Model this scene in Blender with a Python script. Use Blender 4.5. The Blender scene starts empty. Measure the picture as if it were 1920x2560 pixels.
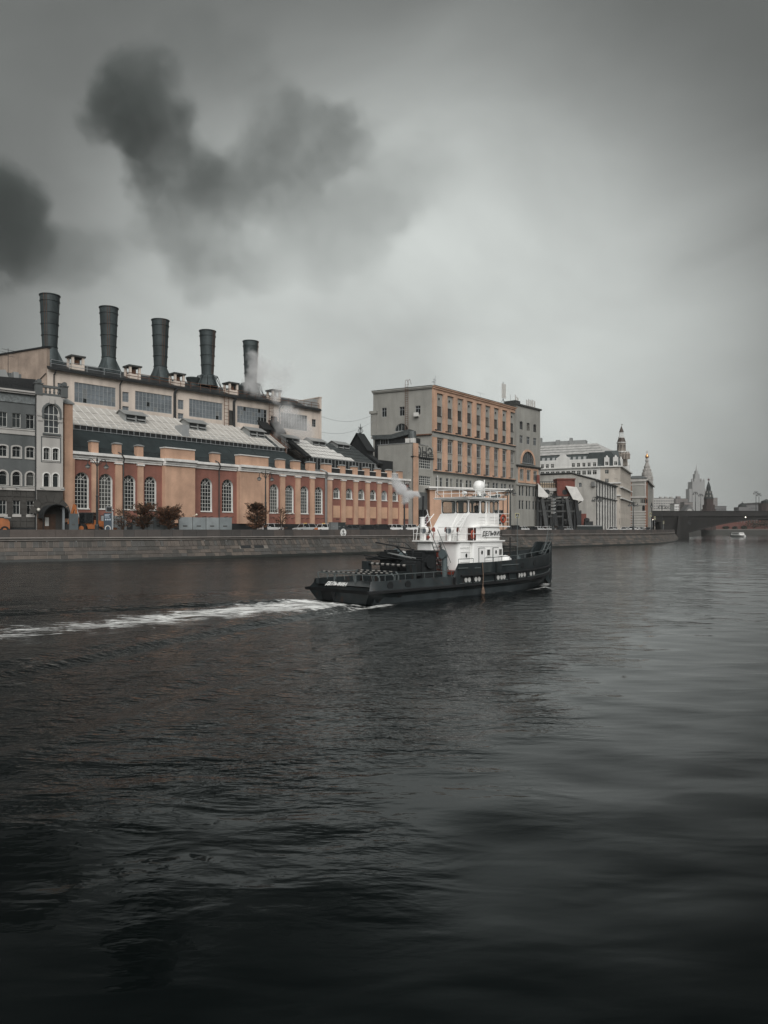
import bpy, bmesh, math, random
import numpy as np
from mathutils import Vector, Matrix
from mathutils.geometry import tessellate_polygon
R = math.radians
random.seed(7); np.random.seed(7)
S = bpy.context.scene
C = S.collection

# ---------------------------------------------------------------- camera, sky, sun, exposure
F, CX, HY, CH = 1849.0, 960.0, 1324.0, 4.5       # focal length and horizon of the photograph in its pixels, eye height above the water
cd = bpy.data.cameras.new('camera'); cam = bpy.data.objects.new('camera', cd); C.objects.link(cam)
cd.sensor_fit = 'HORIZONTAL'; cd.sensor_width = 36; cd.lens = F/1920*36
cd.shift_y = (HY-1280)/1920
cd.clip_start = .1; cd.clip_end = 9000
cam.location = (0, 0, CH); cam.rotation_euler = (R(90), 0, 0)
S.camera = cam
SKY_LO, SKY_HI, HAZE = .135, .49, .00013
SUN_EL, SUN_AZ = 41, 170                        # degrees; azimuth clockwise from the view direction (+y)
w = bpy.data.worlds.new('World'); S.world = w; w.use_nodes = True
nt = w.node_tree; N = nt.nodes; L = nt.links; N.clear()
def nd(t, **k):
    n = N.new(t)
    for a, b in k.items(): setattr(n, a, b)
    return n
out = nd('ShaderNodeOutputWorld'); bg = nd('ShaderNodeBackground'); L.new(bg.outputs[0], out.inputs[0])
sky = nd('ShaderNodeTexSky', sky_type='NISHITA', sun_disc=False, sun_elevation=R(SUN_EL), sun_rotation=R(SUN_AZ), air_density=1.0, dust_density=4.0, ozone_density=1.0)
hs = nd('ShaderNodeHueSaturation'); hs.inputs['Saturation'].default_value = .06; L.new(sky.outputs[0], hs.inputs['Color'])
tc = nd('ShaderNodeTexCoord')
sep = nd('ShaderNodeSeparateXYZ'); L.new(tc.outputs['Generated'], sep.inputs[0])
# overcast: cloud decks as noise on the direction, thinnest (brightest) low ahead, thickening upwards and to the sides
mp = nd('ShaderNodeMapping'); mp.inputs['Scale'].default_value = (1, 1, 1.6); mp.inputs['Location'].default_value = (3.1, 0.4, 0.2); L.new(tc.outputs['Generated'], mp.inputs[0])
n1 = nd('ShaderNodeTexNoise'); n1.inputs['Scale'].default_value = 2.3; n1.inputs['Detail'].default_value = 6; n1.inputs['Roughness'].default_value = .52; n1.inputs['Distortion'].default_value = .6; L.new(mp.outputs[0], n1.inputs['Vector'])
r1 = nd('ShaderNodeMapRange'); r1.inputs['From Min'].default_value = .3; r1.inputs['From Max'].default_value = .72; r1.inputs['To Min'].default_value = .78; r1.inputs['To Max'].default_value = 1.18; L.new(n1.outputs['Fac'], r1.inputs['Value'])
thin = nd('ShaderNodeVectorMath', operation='DOT_PRODUCT'); L.new(tc.outputs['Generated'], thin.inputs[0]); thin.inputs[1].default_value = Vector((math.sin(R(2))*math.cos(R(7)), math.cos(R(2))*math.cos(R(7)), math.sin(R(7))))
el = nd('ShaderNodeMapRange', interpolation_type='SMOOTHERSTEP'); el.inputs['From Min'].default_value = .82; el.inputs['From Max'].default_value = 1.0; el.inputs['To Min'].default_value = SKY_LO; el.inputs['To Max'].default_value = SKY_HI; L.new(thin.outputs['Value'], el.inputs['Value'])
m1 = nd('ShaderNodeMath', operation='MULTIPLY'); L.new(r1.outputs[0], m1.inputs[0]); L.new(el.outputs[0], m1.inputs[1])
deck = nd('ShaderNodeMix', data_type='RGBA'); deck.inputs['Factor'].default_value = .9; L.new(hs.outputs[0], deck.inputs['A']); deck.inputs['B'].default_value = (5.75, 6.08, 5.88, 1)
mul = nd('ShaderNodeMix', data_type='RGBA', blend_type='MULTIPLY'); mul.inputs['Factor'].default_value = 1; L.new(deck.outputs['Result'], mul.inputs['A']); L.new(m1.outputs[0], mul.inputs['B'])
L.new(mul.outputs['Result'], bg.inputs['Color']); bg.inputs['Strength'].default_value = .1
sl = bpy.data.lights.new('sun', 'SUN'); sun = bpy.data.objects.new('sun', sl); C.objects.link(sun)
sl.energy = 1.5; sl.angle = R(60); sl.color = (1, .985, .965)
_a, _e = R(SUN_AZ), R(SUN_EL)
sun.rotation_euler = (-Vector((math.sin(_a)*math.cos(_e), math.cos(_a)*math.cos(_e), math.sin(_e)))).to_track_quat('-Z', 'Y').to_euler()
S.view_settings.view_transform = 'Standard'; S.view_settings.look = 'None'; S.view_settings.exposure = 1.1; S.view_settings.gamma = 1
S.render.engine = 'CYCLES'
S.cycles.use_denoising = True; S.cycles.max_bounces = 6; S.cycles.volume_bounces = 3; S.cycles.transparent_max_bounces = 12
S.cycles.caustics_reflective = False; S.cycles.caustics_refractive = False
S.cycles.volume_step_rate = 1.0; S.cycles.volume_max_steps = 128

# ---------------------------------------------------------------- helpers
class Fr:
    """a plan frame: x along a facade, y away from the viewer, z up; turns photo pixels on the plane y=v into x and z"""
    def __init__(s, ox, oy, deg, z0=0.0):
        s.ox, s.oy, s.z0, s.a = ox, oy, z0, R(deg); s.c, s.s = math.cos(s.a), math.sin(s.a)
        s.M = Matrix.Translation((ox, oy, z0)) @ Matrix.Rotation(s.a, 4, 'Z')
    def t(s, px, v=0):
        k = (px-CX)/F; return (v+s.oy*s.c-s.ox*s.s)/(s.c-k*s.s)
    def u(s, px, v=0):
        t = s.t(px, v); k = (px-CX)/F; return (k*t-s.ox)*s.c+(t-s.oy)*s.s
    def z(s, px, py, v=0): return CH+(HY-py)/F*s.t(px, v)-s.z0
    def w(s, u, v, z=0): return s.M @ Vector((u, v, z))
def through(p, q, z0=0.0):
    """frame from plan points p to q (each (pixel column, depth))"""
    a = ((p[0]-CX)/F*p[1], p[1]); b = ((q[0]-CX)/F*q[1], q[1])
    return Fr(a[0], a[1], math.degrees(math.atan2(b[1]-a[1], b[0]-a[0])), z0)
def at(px, D, z=0.0): return Vector(((px-CX)/F*D, D, z))
def zat(py, D): return CH+(HY-py)/F*D

class MB:
    def __init__(s): s.v = []; s.f = []; s.mi = []; s.m = 0
    def add(s, vs, fs):
        o = len(s.v); s.v += [tuple(p) for p in vs]; s.f += [tuple(i+o for i in f) for f in fs]; s.mi += [s.m]*len(fs)
    def box(s, x0, x1, y0, y1, z0, z1):
        s.add([(x0,y0,z0),(x1,y0,z0),(x1,y1,z0),(x0,y1,z0),(x0,y0,z1),(x1,y0,z1),(x1,y1,z1),(x0,y1,z1)],
              [(3,2,1,0),(4,5,6,7),(0,1,5,4),(1,2,6,5),(2,3,7,6),(3,0,4,7)])
        return s
    def hexa(s, p): s.add(p, [(3,2,1,0),(4,5,6,7),(0,1,5,4),(1,2,6,5),(2,3,7,6),(3,0,4,7)]); return s
    def bar(s, a, b, r, n=6, r2=None):
        a, b = Vector(a), Vector(b); d = b-a
        if d.length < 1e-6: return s
        q = d.to_track_quat('Z', 'Y'); r2 = r if r2 is None else r2
        vs = [a+q @ Vector((math.cos(i*2*math.pi/n)*r, math.sin(i*2*math.pi/n)*r, 0)) for i in range(n)]
        vs += [b+q @ Vector((math.cos(i*2*math.pi/n)*r2, math.sin(i*2*math.pi/n)*r2, 0)) for i in range(n)]
        s.add(vs, [(i, (i+1) % n, (i+1) % n+n, i+n) for i in range(n)]+[tuple(range(n))[::-1], tuple(range(n, 2*n))]); return s
    def path(s, pts, r, n=6):
        for a, b in zip(pts, pts[1:]): s.bar(a, b, r, n)
        return s
    def lathe(s, prof, n=16, c=(0, 0, 0), cap=True):
        vs = []
        for r, z in prof: vs += [(c[0]+r*math.cos(i*2*math.pi/n), c[1]+r*math.sin(i*2*math.pi/n), c[2]+z) for i in range(n)]
        fs = []
        for k in range(len(prof)-1): fs += [(k*n+i, k*n+(i+1) % n, (k+1)*n+(i+1) % n, (k+1)*n+i) for i in range(n)]
        if cap: fs += [tuple(range(n))[::-1], tuple(range((len(prof)-1)*n, len(prof)*n))]
        s.add(vs, fs); return s
    def prism(s, poly, y0, y1):
        """polygon of (x, z) pushed from y0 to y1"""
        n = len(poly); vs = [(x, y0, z) for x, z in poly]+[(x, y1, z) for x, z in poly]
        fs = [(i, (i+1) % n, (i+1) % n+n, i+n) for i in range(n)]
        tr = tessellate_polygon([[Vector((x, z, 0)) for x, z in poly]])
        fs += [tuple(t) for t in tr]+[tuple(i+n for i in t[::-1]) for t in tr]
        s.add(vs, fs); return s
    def slab(s, poly, z0, z1):
        """polygon of (x, y) pushed from z0 to z1"""
        n = len(poly); vs = [(x, y, z0) for x, y in poly]+[(x, y, z1) for x, y in poly]
        fs = [(i, (i+1) % n, (i+1) % n+n, i+n) for i in range(n)]
        tr = tessellate_polygon([[Vector((x, y, 0)) for x, y in poly]])
        fs += [tuple(t[::-1]) for t in tr]+[tuple(i+n for i in t) for t in tr]
        s.add(vs, fs); return s
    def wall(s, outer, holes, y=0.0, depth=.3, back=True):
        """a wall plane at y with openings and their reveals; outer and holes are (x, z) polygons"""
        loops = [outer]+holes; flat = [p for l in loops for p in l]
        tr = tessellate_polygon([[Vector((p[0], p[1], 0)) for p in l] for l in loops])
        s.add([(p[0], y, p[1]) for p in flat], [tuple(t) for t in tr])
        for h in holes:
            n = len(h); s.add([(p[0], y, p[1]) for p in h]+[(p[0], y+depth, p[1]) for p in h], [(i, (i+1) % n, (i+1) % n+n, i+n) for i in range(n)])
        return s
    def loft(s, secs, closed=True, caps=True):
        n = len(secs[0]); vs = [p for c in secs for p in c]; fs = []
        for k in range(len(secs)-1):
            fs += [(k*n+i, k*n+(i+1) % n, (k+1)*n+(i+1) % n, (k+1)*n+i) for i in range(n if closed else n-1)]
        if caps: fs += [tuple(range(n))[::-1], tuple(range((len(secs)-1)*n, len(secs)*n))]
        s.add(vs, fs); return s
    def mesh(s, name, mat, smooth=False):
        me = bpy.data.meshes.new(name); me.from_pydata(s.v, [], s.f)
        for m in (mat if isinstance(mat, (list, tuple)) else [mat]): me.materials.append(m)
        if isinstance(mat, (list, tuple)) and len(mat) > 1: me.polygons.foreach_set('material_index', s.mi)
        bm = bmesh.new(); bm.from_mesh(me); bmesh.ops.recalc_face_normals(bm, faces=bm.faces); bm.to_mesh(me); bm.free()
        if smooth:
            me.polygons.foreach_set('use_smooth', [True]*len(me.polygons))
            try: me.set_sharp_from_angle(angle=R(40))
            except Exception: pass
        me.update(); return me
    def build(s, name, mat, parent=None, frame=None, loc=None, smooth=False):
        if frame is not None:
            M_ = (parent.matrix_basis.inverted() if parent else Matrix()) @ frame.M
            s.v = [tuple(M_ @ Vector(p)) for p in s.v]
        return put(name, s.mesh(name, mat, smooth), parent, loc)
def put(name, me, parent=None, loc=None, rz=0, rot=None):
    o = bpy.data.objects.new(name, me); C.objects.link(o)
    if parent: o.parent = parent
    if loc is not None: o.location = loc
    if rz: o.rotation_euler.z = rz
    if rot is not None: o.rotation_euler = rot
    return o
def tag(o, label, cat, group=None):
    o['label'] = label; o['category'] = cat
    if group: o['group'] = group
    return o
def thing(name, label, cat, loc=(0, 0, 0), rz=0, group=None, frame=None):
    o = bpy.data.objects.new(name, None); C.objects.link(o); o.empty_display_size = .5
    if frame is not None: loc = (frame.ox, frame.oy, frame.z0); rz = frame.a
    o.location = loc; o.rotation_euler = (0, 0, rz); o.matrix_basis = Matrix.Translation(loc) @ Matrix.Rotation(rz, 4, 'Z')
    return tag(o, label, cat, group)
def kind(o, k): o['kind'] = k; return o
def copy_tree(o, parent=None):
    c = o.copy(); C.objects.link(c); c.parent = parent
    for ch in list(o.children): copy_tree(ch, c)
    return c

_mats = {}
def M(name, col, rough=.75, var=.12, scale=.35, streak=0.0, bump=0.0, bscale=6.0, metal=0.0, fine=0.0, spec=.4):
    if name in _mats: return _mats[name]
    m = bpy.data.materials.new(name); m.use_nodes = True; t = m.node_tree; p = t.nodes['Principled BSDF']; _mats[name] = m
    p.inputs['Roughness'].default_value = rough; p.inputs['Metallic'].default_value = metal; p.inputs['Specular IOR Level'].default_value = spec
    g = t.nodes.new('ShaderNodeNewGeometry')
    n = t.nodes.new('ShaderNodeTexNoise'); n.inputs['Scale'].default_value = scale; n.inputs['Detail'].default_value = 7; n.inputs['Roughness'].default_value = .62
    t.links.new(g.outputs['Position'], n.inputs['Vector'])
    src = n.outputs['Fac']
    def ramp(v, lo, hi, a=.3, b=.7):
        r = t.nodes.new('ShaderNodeMapRange'); r.inputs['From Min'].default_value = a; r.inputs['From Max'].default_value = b
        r.inputs['To Min'].default_value = lo; r.inputs['To Max'].default_value = hi; t.links.new(v, r.inputs['Value']); return r.outputs[0]
    fac = ramp(src, 1-var, 1+var)
    def mul(a, b):
        x = t.nodes.new('ShaderNodeMath'); x.operation = 'MULTIPLY'; t.links.new(a, x.inputs[0]); t.links.new(b, x.inputs[1]); return x.outputs[0]
    if streak:
        mp = t.nodes.new('ShaderNodeMapping'); mp.inputs['Scale'].default_value = (.8, .8, .09); t.links.new(g.outputs['Position'], mp.inputs[0])
        n2 = t.nodes.new('ShaderNodeTexNoise'); n2.inputs['Scale'].default_value = 1.0; n2.inputs['Detail'].default_value = 5; t.links.new(mp.outputs[0], n2.inputs['Vector'])
        fac = mul(fac, ramp(n2.outputs['Fac'], 1-streak*.8, 1.05, .28, .6))
    if fine:
        n3 = t.nodes.new('ShaderNodeTexNoise'); n3.inputs['Scale'].default_value = 9; n3.inputs['Detail'].default_value = 4; t.links.new(g.outputs['Position'], n3.inputs['Vector'])
        fac = mul(fac, ramp(n3.outputs['Fac'], 1-fine, 1+fine))
    v = t.nodes.new('ShaderNodeVectorMath'); v.operation = 'SCALE'; v.inputs[0].default_value = col; t.links.new(fac, v.inputs['Scale'])
    t.links.new(v.outputs[0], p.inputs['Base Color'])
    if bump:
        n4 = t.nodes.new('ShaderNodeTexNoise'); n4.inputs['Scale'].default_value = bscale; n4.inputs['Detail'].default_value = 5; t.links.new(g.outputs['Position'], n4.inputs['Vector'])
        b = t.nodes.new('ShaderNodeBump'); b.inputs['Strength'].default_value = bump; b.inputs['Distance'].default_value = .05; t.links.new(n4.outputs['Fac'], b.inputs['Height']); t.links.new(b.outputs[0], p.inputs['Normal'])
    return m
def add_rust(m, col, lo, hi, amt):
    """runs of rust and grime down a painted plate"""
    t = m.node_tree; p = t.nodes['Principled BSDF']; src = p.inputs['Base Color'].links[0].from_socket
    g = t.nodes.new('ShaderNodeNewGeometry'); mp = t.nodes.new('ShaderNodeMapping'); mp.inputs['Scale'].default_value = (3.2, 3.2, .55); t.links.new(g.outputs['Position'], mp.inputs[0])
    n = t.nodes.new('ShaderNodeTexNoise'); n.inputs['Scale'].default_value = 1.0; n.inputs['Detail'].default_value = 8; n.inputs['Roughness'].default_value = .7; t.links.new(mp.outputs[0], n.inputs['Vector'])
    r = t.nodes.new('ShaderNodeMapRange'); r.inputs['From Min'].default_value = lo; r.inputs['From Max'].default_value = hi; r.inputs['To Max'].default_value = amt; t.links.new(n.outputs['Fac'], r.inputs['Value'])
    x = t.nodes.new('ShaderNodeMix'); x.data_type = 'RGBA'; t.links.new(r.outputs[0], x.inputs['Factor']); t.links.new(src, x.inputs['A']); x.inputs['B'].default_value = (*col, 1); t.links.new(x.outputs['Result'], p.inputs['Base Color'])
def glassmat(name, col, rough=.12, var=.35, scale=.5, spec=.5):
    return M(name, col, rough, var, scale, spec=spec)

# ---- window kit: meshes are cached so that alike windows share their data
_wc = {}; GV = {}
def rect(u0, u1, z0, z1): return [(u0, z0), (u1, z0), (u1, z1), (u0, z1)]
def arch(u0, u1, z0, z1, n=10, rise=None):
    r = (u1-u0)/2; c = (u0+u1)/2; rise = r if rise is None else rise; zs = z1-rise
    return [(u0, z0), (u1, z0)]+[(c+r*math.cos(math.pi*i/n), zs+rise*math.sin(math.pi*i/n)) for i in range(n+1)]
def win_mesh(w, h, cols, rows, kind_='rect', fr=.07, mun=.035, fm=None, gm=None, rows_at=None, fan=False, rise=None):
    key = (round(w, 2), round(h, 2), cols, rows, kind_, fr, mun, fm.name, gm.name, str(rows_at), fan, rise)
    if key in _wc: return _wc[key]
    a = MB(); g = MB(); d = .05
    r = w/2 if rise is None else rise; zs = h-r
    if kind_ == 'rect':
        a.box(-w/2, -w/2+fr, -d, d, 0, h); a.box(w/2-fr, w/2, -d, d, 0, h); a.box(-w/2+fr, w/2-fr, -d, d, 0, fr); a.box(-w/2+fr, w/2-fr, -d, d, h-fr, h)
        g.box(-w/2+fr*.5, w/2-fr*.5, .0, .02, fr*.5, h-fr*.5); top = lambda x: h-fr
    else:
        a.box(-w/2, -w/2+fr, -d, d, 0, zs); a.box(w/2-fr, w/2, -d, d, 0, zs); a.box(-w/2+fr, w/2-fr, -d, d, 0, fr)
        n = 12
        for i in range(n):
            t0, t1 = math.pi*i/n, math.pi*(i+1)/n; q = []
            for y in (-d, d):
                for t_, f_ in ((t0, 1), (t1, 1), (t1, 1-2*fr/w), (t0, 1-2*fr/w)): q.append((w/2*f_*math.cos(t_), y, zs+r*f_*math.sin(t_)))
            a.hexa(q)
        g.prism([(x*.98, z) for x, z in arch(-w/2, w/2, .02, h-.02, 12, r-.02)], 0, .02)
        top = lambda x: zs+r*math.sqrt(max(0, 1-(2*x/w)**2))-fr*.3
    zl = h-fr if kind_ == 'rect' else zs
    for i in range(1, cols):
        x = -w/2+fr/2+(w-fr)*i/cols
        a.box(x-mun/2, x+mun/2, -d*.7, d*.7-.012, fr, top(x) if not fan else zs)
    for zr in (rows_at or [fr+(zl-fr)*i/rows for i in range(1, rows+(1 if kind_ != 'rect' else 0))]):
        a.box(-w/2+fr, w/2-fr, -d*.7+.004, d*.7-.016, zr-mun/2, zr+mun/2)
    if fan:
        for i in (1, 2, 3):
            t_ = math.pi*i/4; a.bar((0, -.01, zs), (w/2*.94*math.cos(t_), -.01, zs+r*.94*math.sin(t_)), mun*.55, 4)
        a.path([(w*.24*math.cos(math.pi*i/8), -.02, zs+r*.48*math.sin(math.pi*i/8)) for i in range(9)], mun*.5, 4)
    _wc[key] = (a.mesh('window', fm), g.mesh('pane', gm)); return _wc[key]
def window(root, u, y, z, w, h, cols=2, rows=2, frame=None, **k):
    k['gm'] = GV.get(k['gm'].name, lambda: k['gm'])()
    fm_, gm_ = win_mesh(w, h, cols, rows, **k)
    if frame is None: loc, rz = (u, y, z), 0
    else:
        Mx = root.matrix_basis.inverted() @ frame.M @ Matrix.Translation((u, y, z)); loc, rz = Mx.to_translation(), Mx.to_euler().z
    o = put('window', fm_, root, loc, rz); put('pane', gm_, o); return o
# ---------------------------------------------------------------- materials
m_salmon = M('salmon_plaster', (.50,.318,.222), .85, .2, .25, streak=.17, bump=.15, fine=.05)
m_red = M('red_plaster', (.245,.108,.082), .85, .2, .3, streak=.18, bump=.15, fine=.06)
m_white = M('white_cornice', (.72,.71,.68), .8, .12, .5, streak=.18)
m_cream = M('cream_plaster', (.60,.52,.45), .88, .12, .25, streak=.22, bump=.12)
m_grey = M('grey_plaster', (.29,.285,.26), .88, .13, .2, streak=.16, bump=.12)
m_grey2 = M('grey_blue_plaster', (.108,.116,.115), .88, .15, .3, streak=.2)
m_pale = M('pale_plaster', (.42,.405,.38), .85, .08, .3, streak=.12)
m_rust = M('rusticated_stone', (.060,.057,.052), .9, .2, .6, streak=.1, bump=.2)
m_brick = M('old_rough_plaster', (.33,.26,.21), .95, .25, .35, streak=.25, bump=.5, bscale=3, fine=.15)
m_dark = M('dark_roof_metal', (.030,.040,.042), .5, .25, .3, streak=.2, metal=.2)
m_black = M('black_steel', (.016,.018,.019), .6, .3, 1)
m_darkg = M('dark_frame_paint', (.05,.052,.05), .6, .2, 1)
m_rusty = M('rusty_steel', (.13,.065,.04), .8, .3, 2)
m_chim = M('chimney_steel', (.05,.064,.066), .6, .3, .45, streak=.4, metal=.3, fine=.1)
m_lroof = M('pale_glazed_roof', (.44,.42,.385), .55, .12, .7, streak=.12, fine=.06)
m_wroof = M('white_roof_panel', (.62,.61,.58), .55, .1, .9)
m_droof = M('dark_roof_panel', (.06,.068,.068), .4, .25, .9)
m_zinc = M('zinc_sheet', (.34,.35,.345), .45, .15, .8, metal=.4)
m_frame = M('white_window_paint', (.55,.55,.52), .6, .1, 1)
m_gframe = M('grey_window_paint', (.33,.35,.355), .6, .15, 1)
m_bframe = M('brown_window_paint', (.06,.045,.036), .6, .2, 1)
m_glass = glassmat('dark_glass', (.012,.015,.016), .1)
m_gglass = glassmat('dusty_glass', (.15,.17,.185), .35, .25, .4)
m_bglass = glassmat('curtained_glass', (.075,.075,.07), .2, .7, .6)
_gr = random.Random(21)
_gd = [m_glass, glassmat('dark_glass_b', (.03,.035,.036), .06), glassmat('dark_glass_c', (.008,.009,.01), .04), glassmat('dark_glass_d', (.065,.066,.062), .25, .5, .9)]
_gb = [m_bglass, glassmat('curtain_b', (.15,.145,.13), .3, .5, 1.2), glassmat('curtain_c', (.03,.033,.034), .06), glassmat('curtain_d', (.05,.055,.058), .08)]
GV['dark_glass'] = lambda: _gr.choices(_gd, (5, 3, 3, 1))[0]; GV['curtained_glass'] = lambda: _gr.choices(_gb, (3, 2, 4, 4))[0]
m_stone = [M('granite_%d' % i, c, .9, .22, .9, streak=.12, bump=.35, bscale=5, fine=.15) for i, c in enumerate(((.080,.070,.062),(.058,.055,.050),(.105,.089,.076),(.070,.068,.064)))]
m_mortar = M('lime_mortar', (.17,.155,.135), .95, .25, 1.2)
m_algae = M('wet_algae_stone', (.012,.014,.012), .5, .4, 1.5, bump=.4)
m_para = [M('parapet_granite_%d' % i, c, .85, .15, .6, streak=.15, bump=.15) for i, c in enumerate(((.072,.064,.059),(.058,.054,.051),(.088,.074,.066)))]
m_asph = M('asphalt', (.05,.05,.05), .9, .2, .4)
m_pave = M('pavement_slabs', (.16,.155,.145), .9, .2, .5)
m_soil = M('city_ground', (.06,.06,.055), .95, .3, .05)

# ---------------------------------------------------------------- river bank line (waterline in plan), smoothed
_W = [(-118,71),(-86,85.5),(-52.7,101.5),(-30,114),(-3,138.7),(39,181),(59,203),(86,233),(109,277),(128,322),(145,364),(168,420),(196,480)]
def catmull(P, n=10):
    out = []
    Q = [P[0]]+list(P)+[P[-1]]
    for i in range(1, len(Q)-2):
        a, b, c, d = (np.array(Q[i+k], float) for k in (-1, 0, 1, 2))
        for t in np.linspace(0, 1, n, endpoint=False): out.append(.5*((2*b)+(c-a)*t+(2*a-5*b+4*c-d)*t*t+(3*b-a-3*c+d)*t**3))
    out.append(np.array(P[-1], float)); return np.array(out)
BK = catmull(_W); _seg = np.linalg.norm(np.diff(BK, axis=0), axis=1); BS = np.concatenate([[0], np.cumsum(_seg)])
_tan = np.gradient(BK, axis=0); _tan /= np.linalg.norm(_tan, axis=1)[:, None]; BN = np.stack([-_tan[:, 1], _tan[:, 0]], 1)     # inland normal
def bank(s, off=0.0, z=0.0):
    x = np.interp(s, BS, BK[:, 0]); y = np.interp(s, BS, BK[:, 1]); nx = np.interp(s, BS, BN[:, 0]); ny = np.interp(s, BS, BN[:, 1])
    return Vector((x+nx*off, y+ny*off, z))
def bank_dir(s):
    a, b = bank(s-.5), bank(s+.5); return math.atan2(b.y-a.y, b.x-a.x)
def bank_px(px, off=0.0):
    """arc length where the line of sight of pixel column px crosses the bank line moved inland by off"""
    k = (px-CX)/F; ss = np.linspace(BS[0], BS[-1], 4000); xs = np.interp(ss, BS, BK[:, 0])+np.interp(ss, BS, BN[:, 0])*off; ys = np.interp(ss, BS, BK[:, 1])+np.interp(ss, BS, BN[:, 1])*off
    return float(ss[np.argmin(np.abs(xs/ys-k))])
STREET = 3.45; GZ = 3.9; PTOP = 4.5; BAT = 2.0      # STREET: datum of the buildings; GZ: top of the quay ground

# ---------------------------------------------------------------- ground
g = MB(); poly = [(bank(s, BAT+.3).x, bank(s, BAT+.3).y) for s in np.linspace(0, BS[-1], 90)]
g.slab(poly+[(240,560),(150,646),(-1500,646),(-1500,60),(-300,40)], STREET-6, GZ)
kind(g.build('ground', m_soil), 'structure')
def strip(name, o0, o1, z0, z1, mat, s0=0, s1=None, n=90):
    b = MB(); ss = np.linspace(s0, s1 or BS[-1]-30, n)
    b.loft([[bank(s, o0, z0), bank(s, o1, z0), bank(s, o1, z1), bank(s, o0, z1)] for s in ss])
    return kind(b.build(name, mat), 'structure')
strip('pavement', BAT+.62, 5.2, GZ-.2, GZ+.13, m_pave)
strip('road', 5.24, 15.0, GZ-.2, GZ+.004, m_asph)
strip('lane_line', 9.9, 10.02, GZ-.1, GZ+.008, M('road_paint', (.7,.7,.68), .8, .2, 2))
# far bank behind the bridge, and the city floor beyond it
g = MB(); g.slab([(-1500,650),(215,650),(600,636),(2500,600),(3500,4500),(-3500,4500)], -3, 4.2); kind(g.build('far_ground', m_soil), 'structure')

# ---------------------------------------------------------------- water: one sheet, waves and wake as real relief
BO = Fr(-2.9, 46.0, 45)                                # tug frame: x forward from the stern, y to port
ny, nx = 1000, 680
_t = np.linspace(0, 1, ny); Y = -22+ (np.exp(_t*4.0)-1)/(np.exp(4.0)-1)*690
K = np.linspace(-1, 1, nx); K = np.sign(K)*(np.abs(K)*.75+.25*np.abs(K)**3)*1.25
XX = K[None, :]*(Y[:, None]+46); YY = np.repeat(Y[:, None], nx, 1)
lx = (XX-BO.ox)*BO.c+(YY-BO.oy)*BO.s; ly = -(XX-BO.ox)*BO.s+(YY-BO.oy)*BO.c      # tug coordinates
Z = np.zeros_like(XX); rng = np.random.RandomState(3)
def smooth(a, b, x): t = np.clip((x-a)/(b-a), 0, 1); return t*t*(3-2*t)
step = np.gradient(YY, axis=0)
calm = smooth(2, 30, YY-.0*XX)
for lam, amp, n in ((8.5,.010,6),(3.8,.0065,8),(1.9,.0035,10)):
    fade = np.clip(1.6-step*3.2/lam, 0, 1)
    for i in range(n):
        th = rng.uniform(-.9, .9)+R(100); l = lam*rng.uniform(.75, 1.3); k_ = 2*np.pi/l
        Z += fade*amp*np.sin(k_*(XX*np.cos(th)+YY*np.sin(th))+rng.uniform(0, 7))*(.55+.45*np.sin(XX*.05*rng.uniform(.5, 1.5)+YY*.04+rng.uniform(0, 6)))
# ship waves: diverging crests along arms about 19 degrees off the track, on both sides
aft = np.maximum(22.0-lx, 0)
for side in (-1, 1):
    yy = side*ly
    for org, amp in ((22.5, .08), (1.5, .15)):
        a = org-lx; d = yy-(1.6+.34*a); env = np.exp(-(d/(1.3+.05*a))**2)*smooth(0, 4, a)/(1+a/28)
        wob = .5*np.sin(a*.21+side)+.3*np.sin(a*.47+1)+.15*np.sin(a*1.1)
        Z += amp*env*np.cos(2*np.pi*(d+wob*.4)/1.9+.06*a)
stern = np.maximum(-lx, 0)
Z += .09*np.exp(-(ly/2.6)**2)*smooth(0, 1.5, -lx)*np.sin(lx*1.7)*np.exp(-stern/16)
inhull = (np.abs(ly) < 2.6) & (lx > .3) & (lx < 20); Z[inhull] = np.minimum(Z[inhull], 0)
_d = YY-(17.5+np.where(XX < 0, 1.0, 1.55)*XX)+2.2*np.sin(XX*.35+1.0)+1.2*np.sin(XX*.9+YY*.25)
ruf = .02+.98*smooth(-9, 10, _d+1.6*np.sin(XX*1.7+YY*.8)+1.3*np.sin(XX*.6-YY*1.1))
ruf *= 1-.35*smooth(26, 48, YY)*smooth(-30, 5, XX)
ruf = ruf*(1-.72*smooth(4, 26, XX-.22*(YY-30)))
ruf = np.clip(ruf, 0, 1)
foam = np.exp(-np.abs(ly+.25*np.sin(lx*.25))**2/(3.3+.0*stern)**2)*smooth(-.2, .9, -lx)*(.65*np.exp(-stern/9)+.92*np.exp(-stern/75))
foam += .95*np.exp(-((ly+3.5+.26*stern)/(.6+.07*stern))**2)*smooth(-2.5, -.5, -lx)*np.exp(-stern/4.5)
foam += .5*np.exp(-((ly-3.9-.30*stern)/(.5+.07*stern))**2)*smooth(-1, 1.5, -lx)*np.exp(-stern/9)
foam += .30*np.exp(-((ly+3.0+.36*stern)/(.30))**2)*smooth(9, 11, stern)*(1-smooth(15, 18, stern))
bw = np.maximum(23.3-lx, 0)
for sd in (-1, 1): foam += 1.5*np.exp(-((sd*ly-.25-.52*bw)/(.42+.06*bw))**2)*smooth(-.3, .3, 23.6-lx)*np.exp(-bw/5.5)
foam += .62*np.exp(-((-ly-3.1)/.38)**2)*(lx > 0)*(lx < 20)*(.4+.6*np.sin(lx*1.9)**2)
foam = np.clip(foam, 0, 1)
vs = np.stack([XX, YY, Z], -1).reshape(-1, 3)
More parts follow.
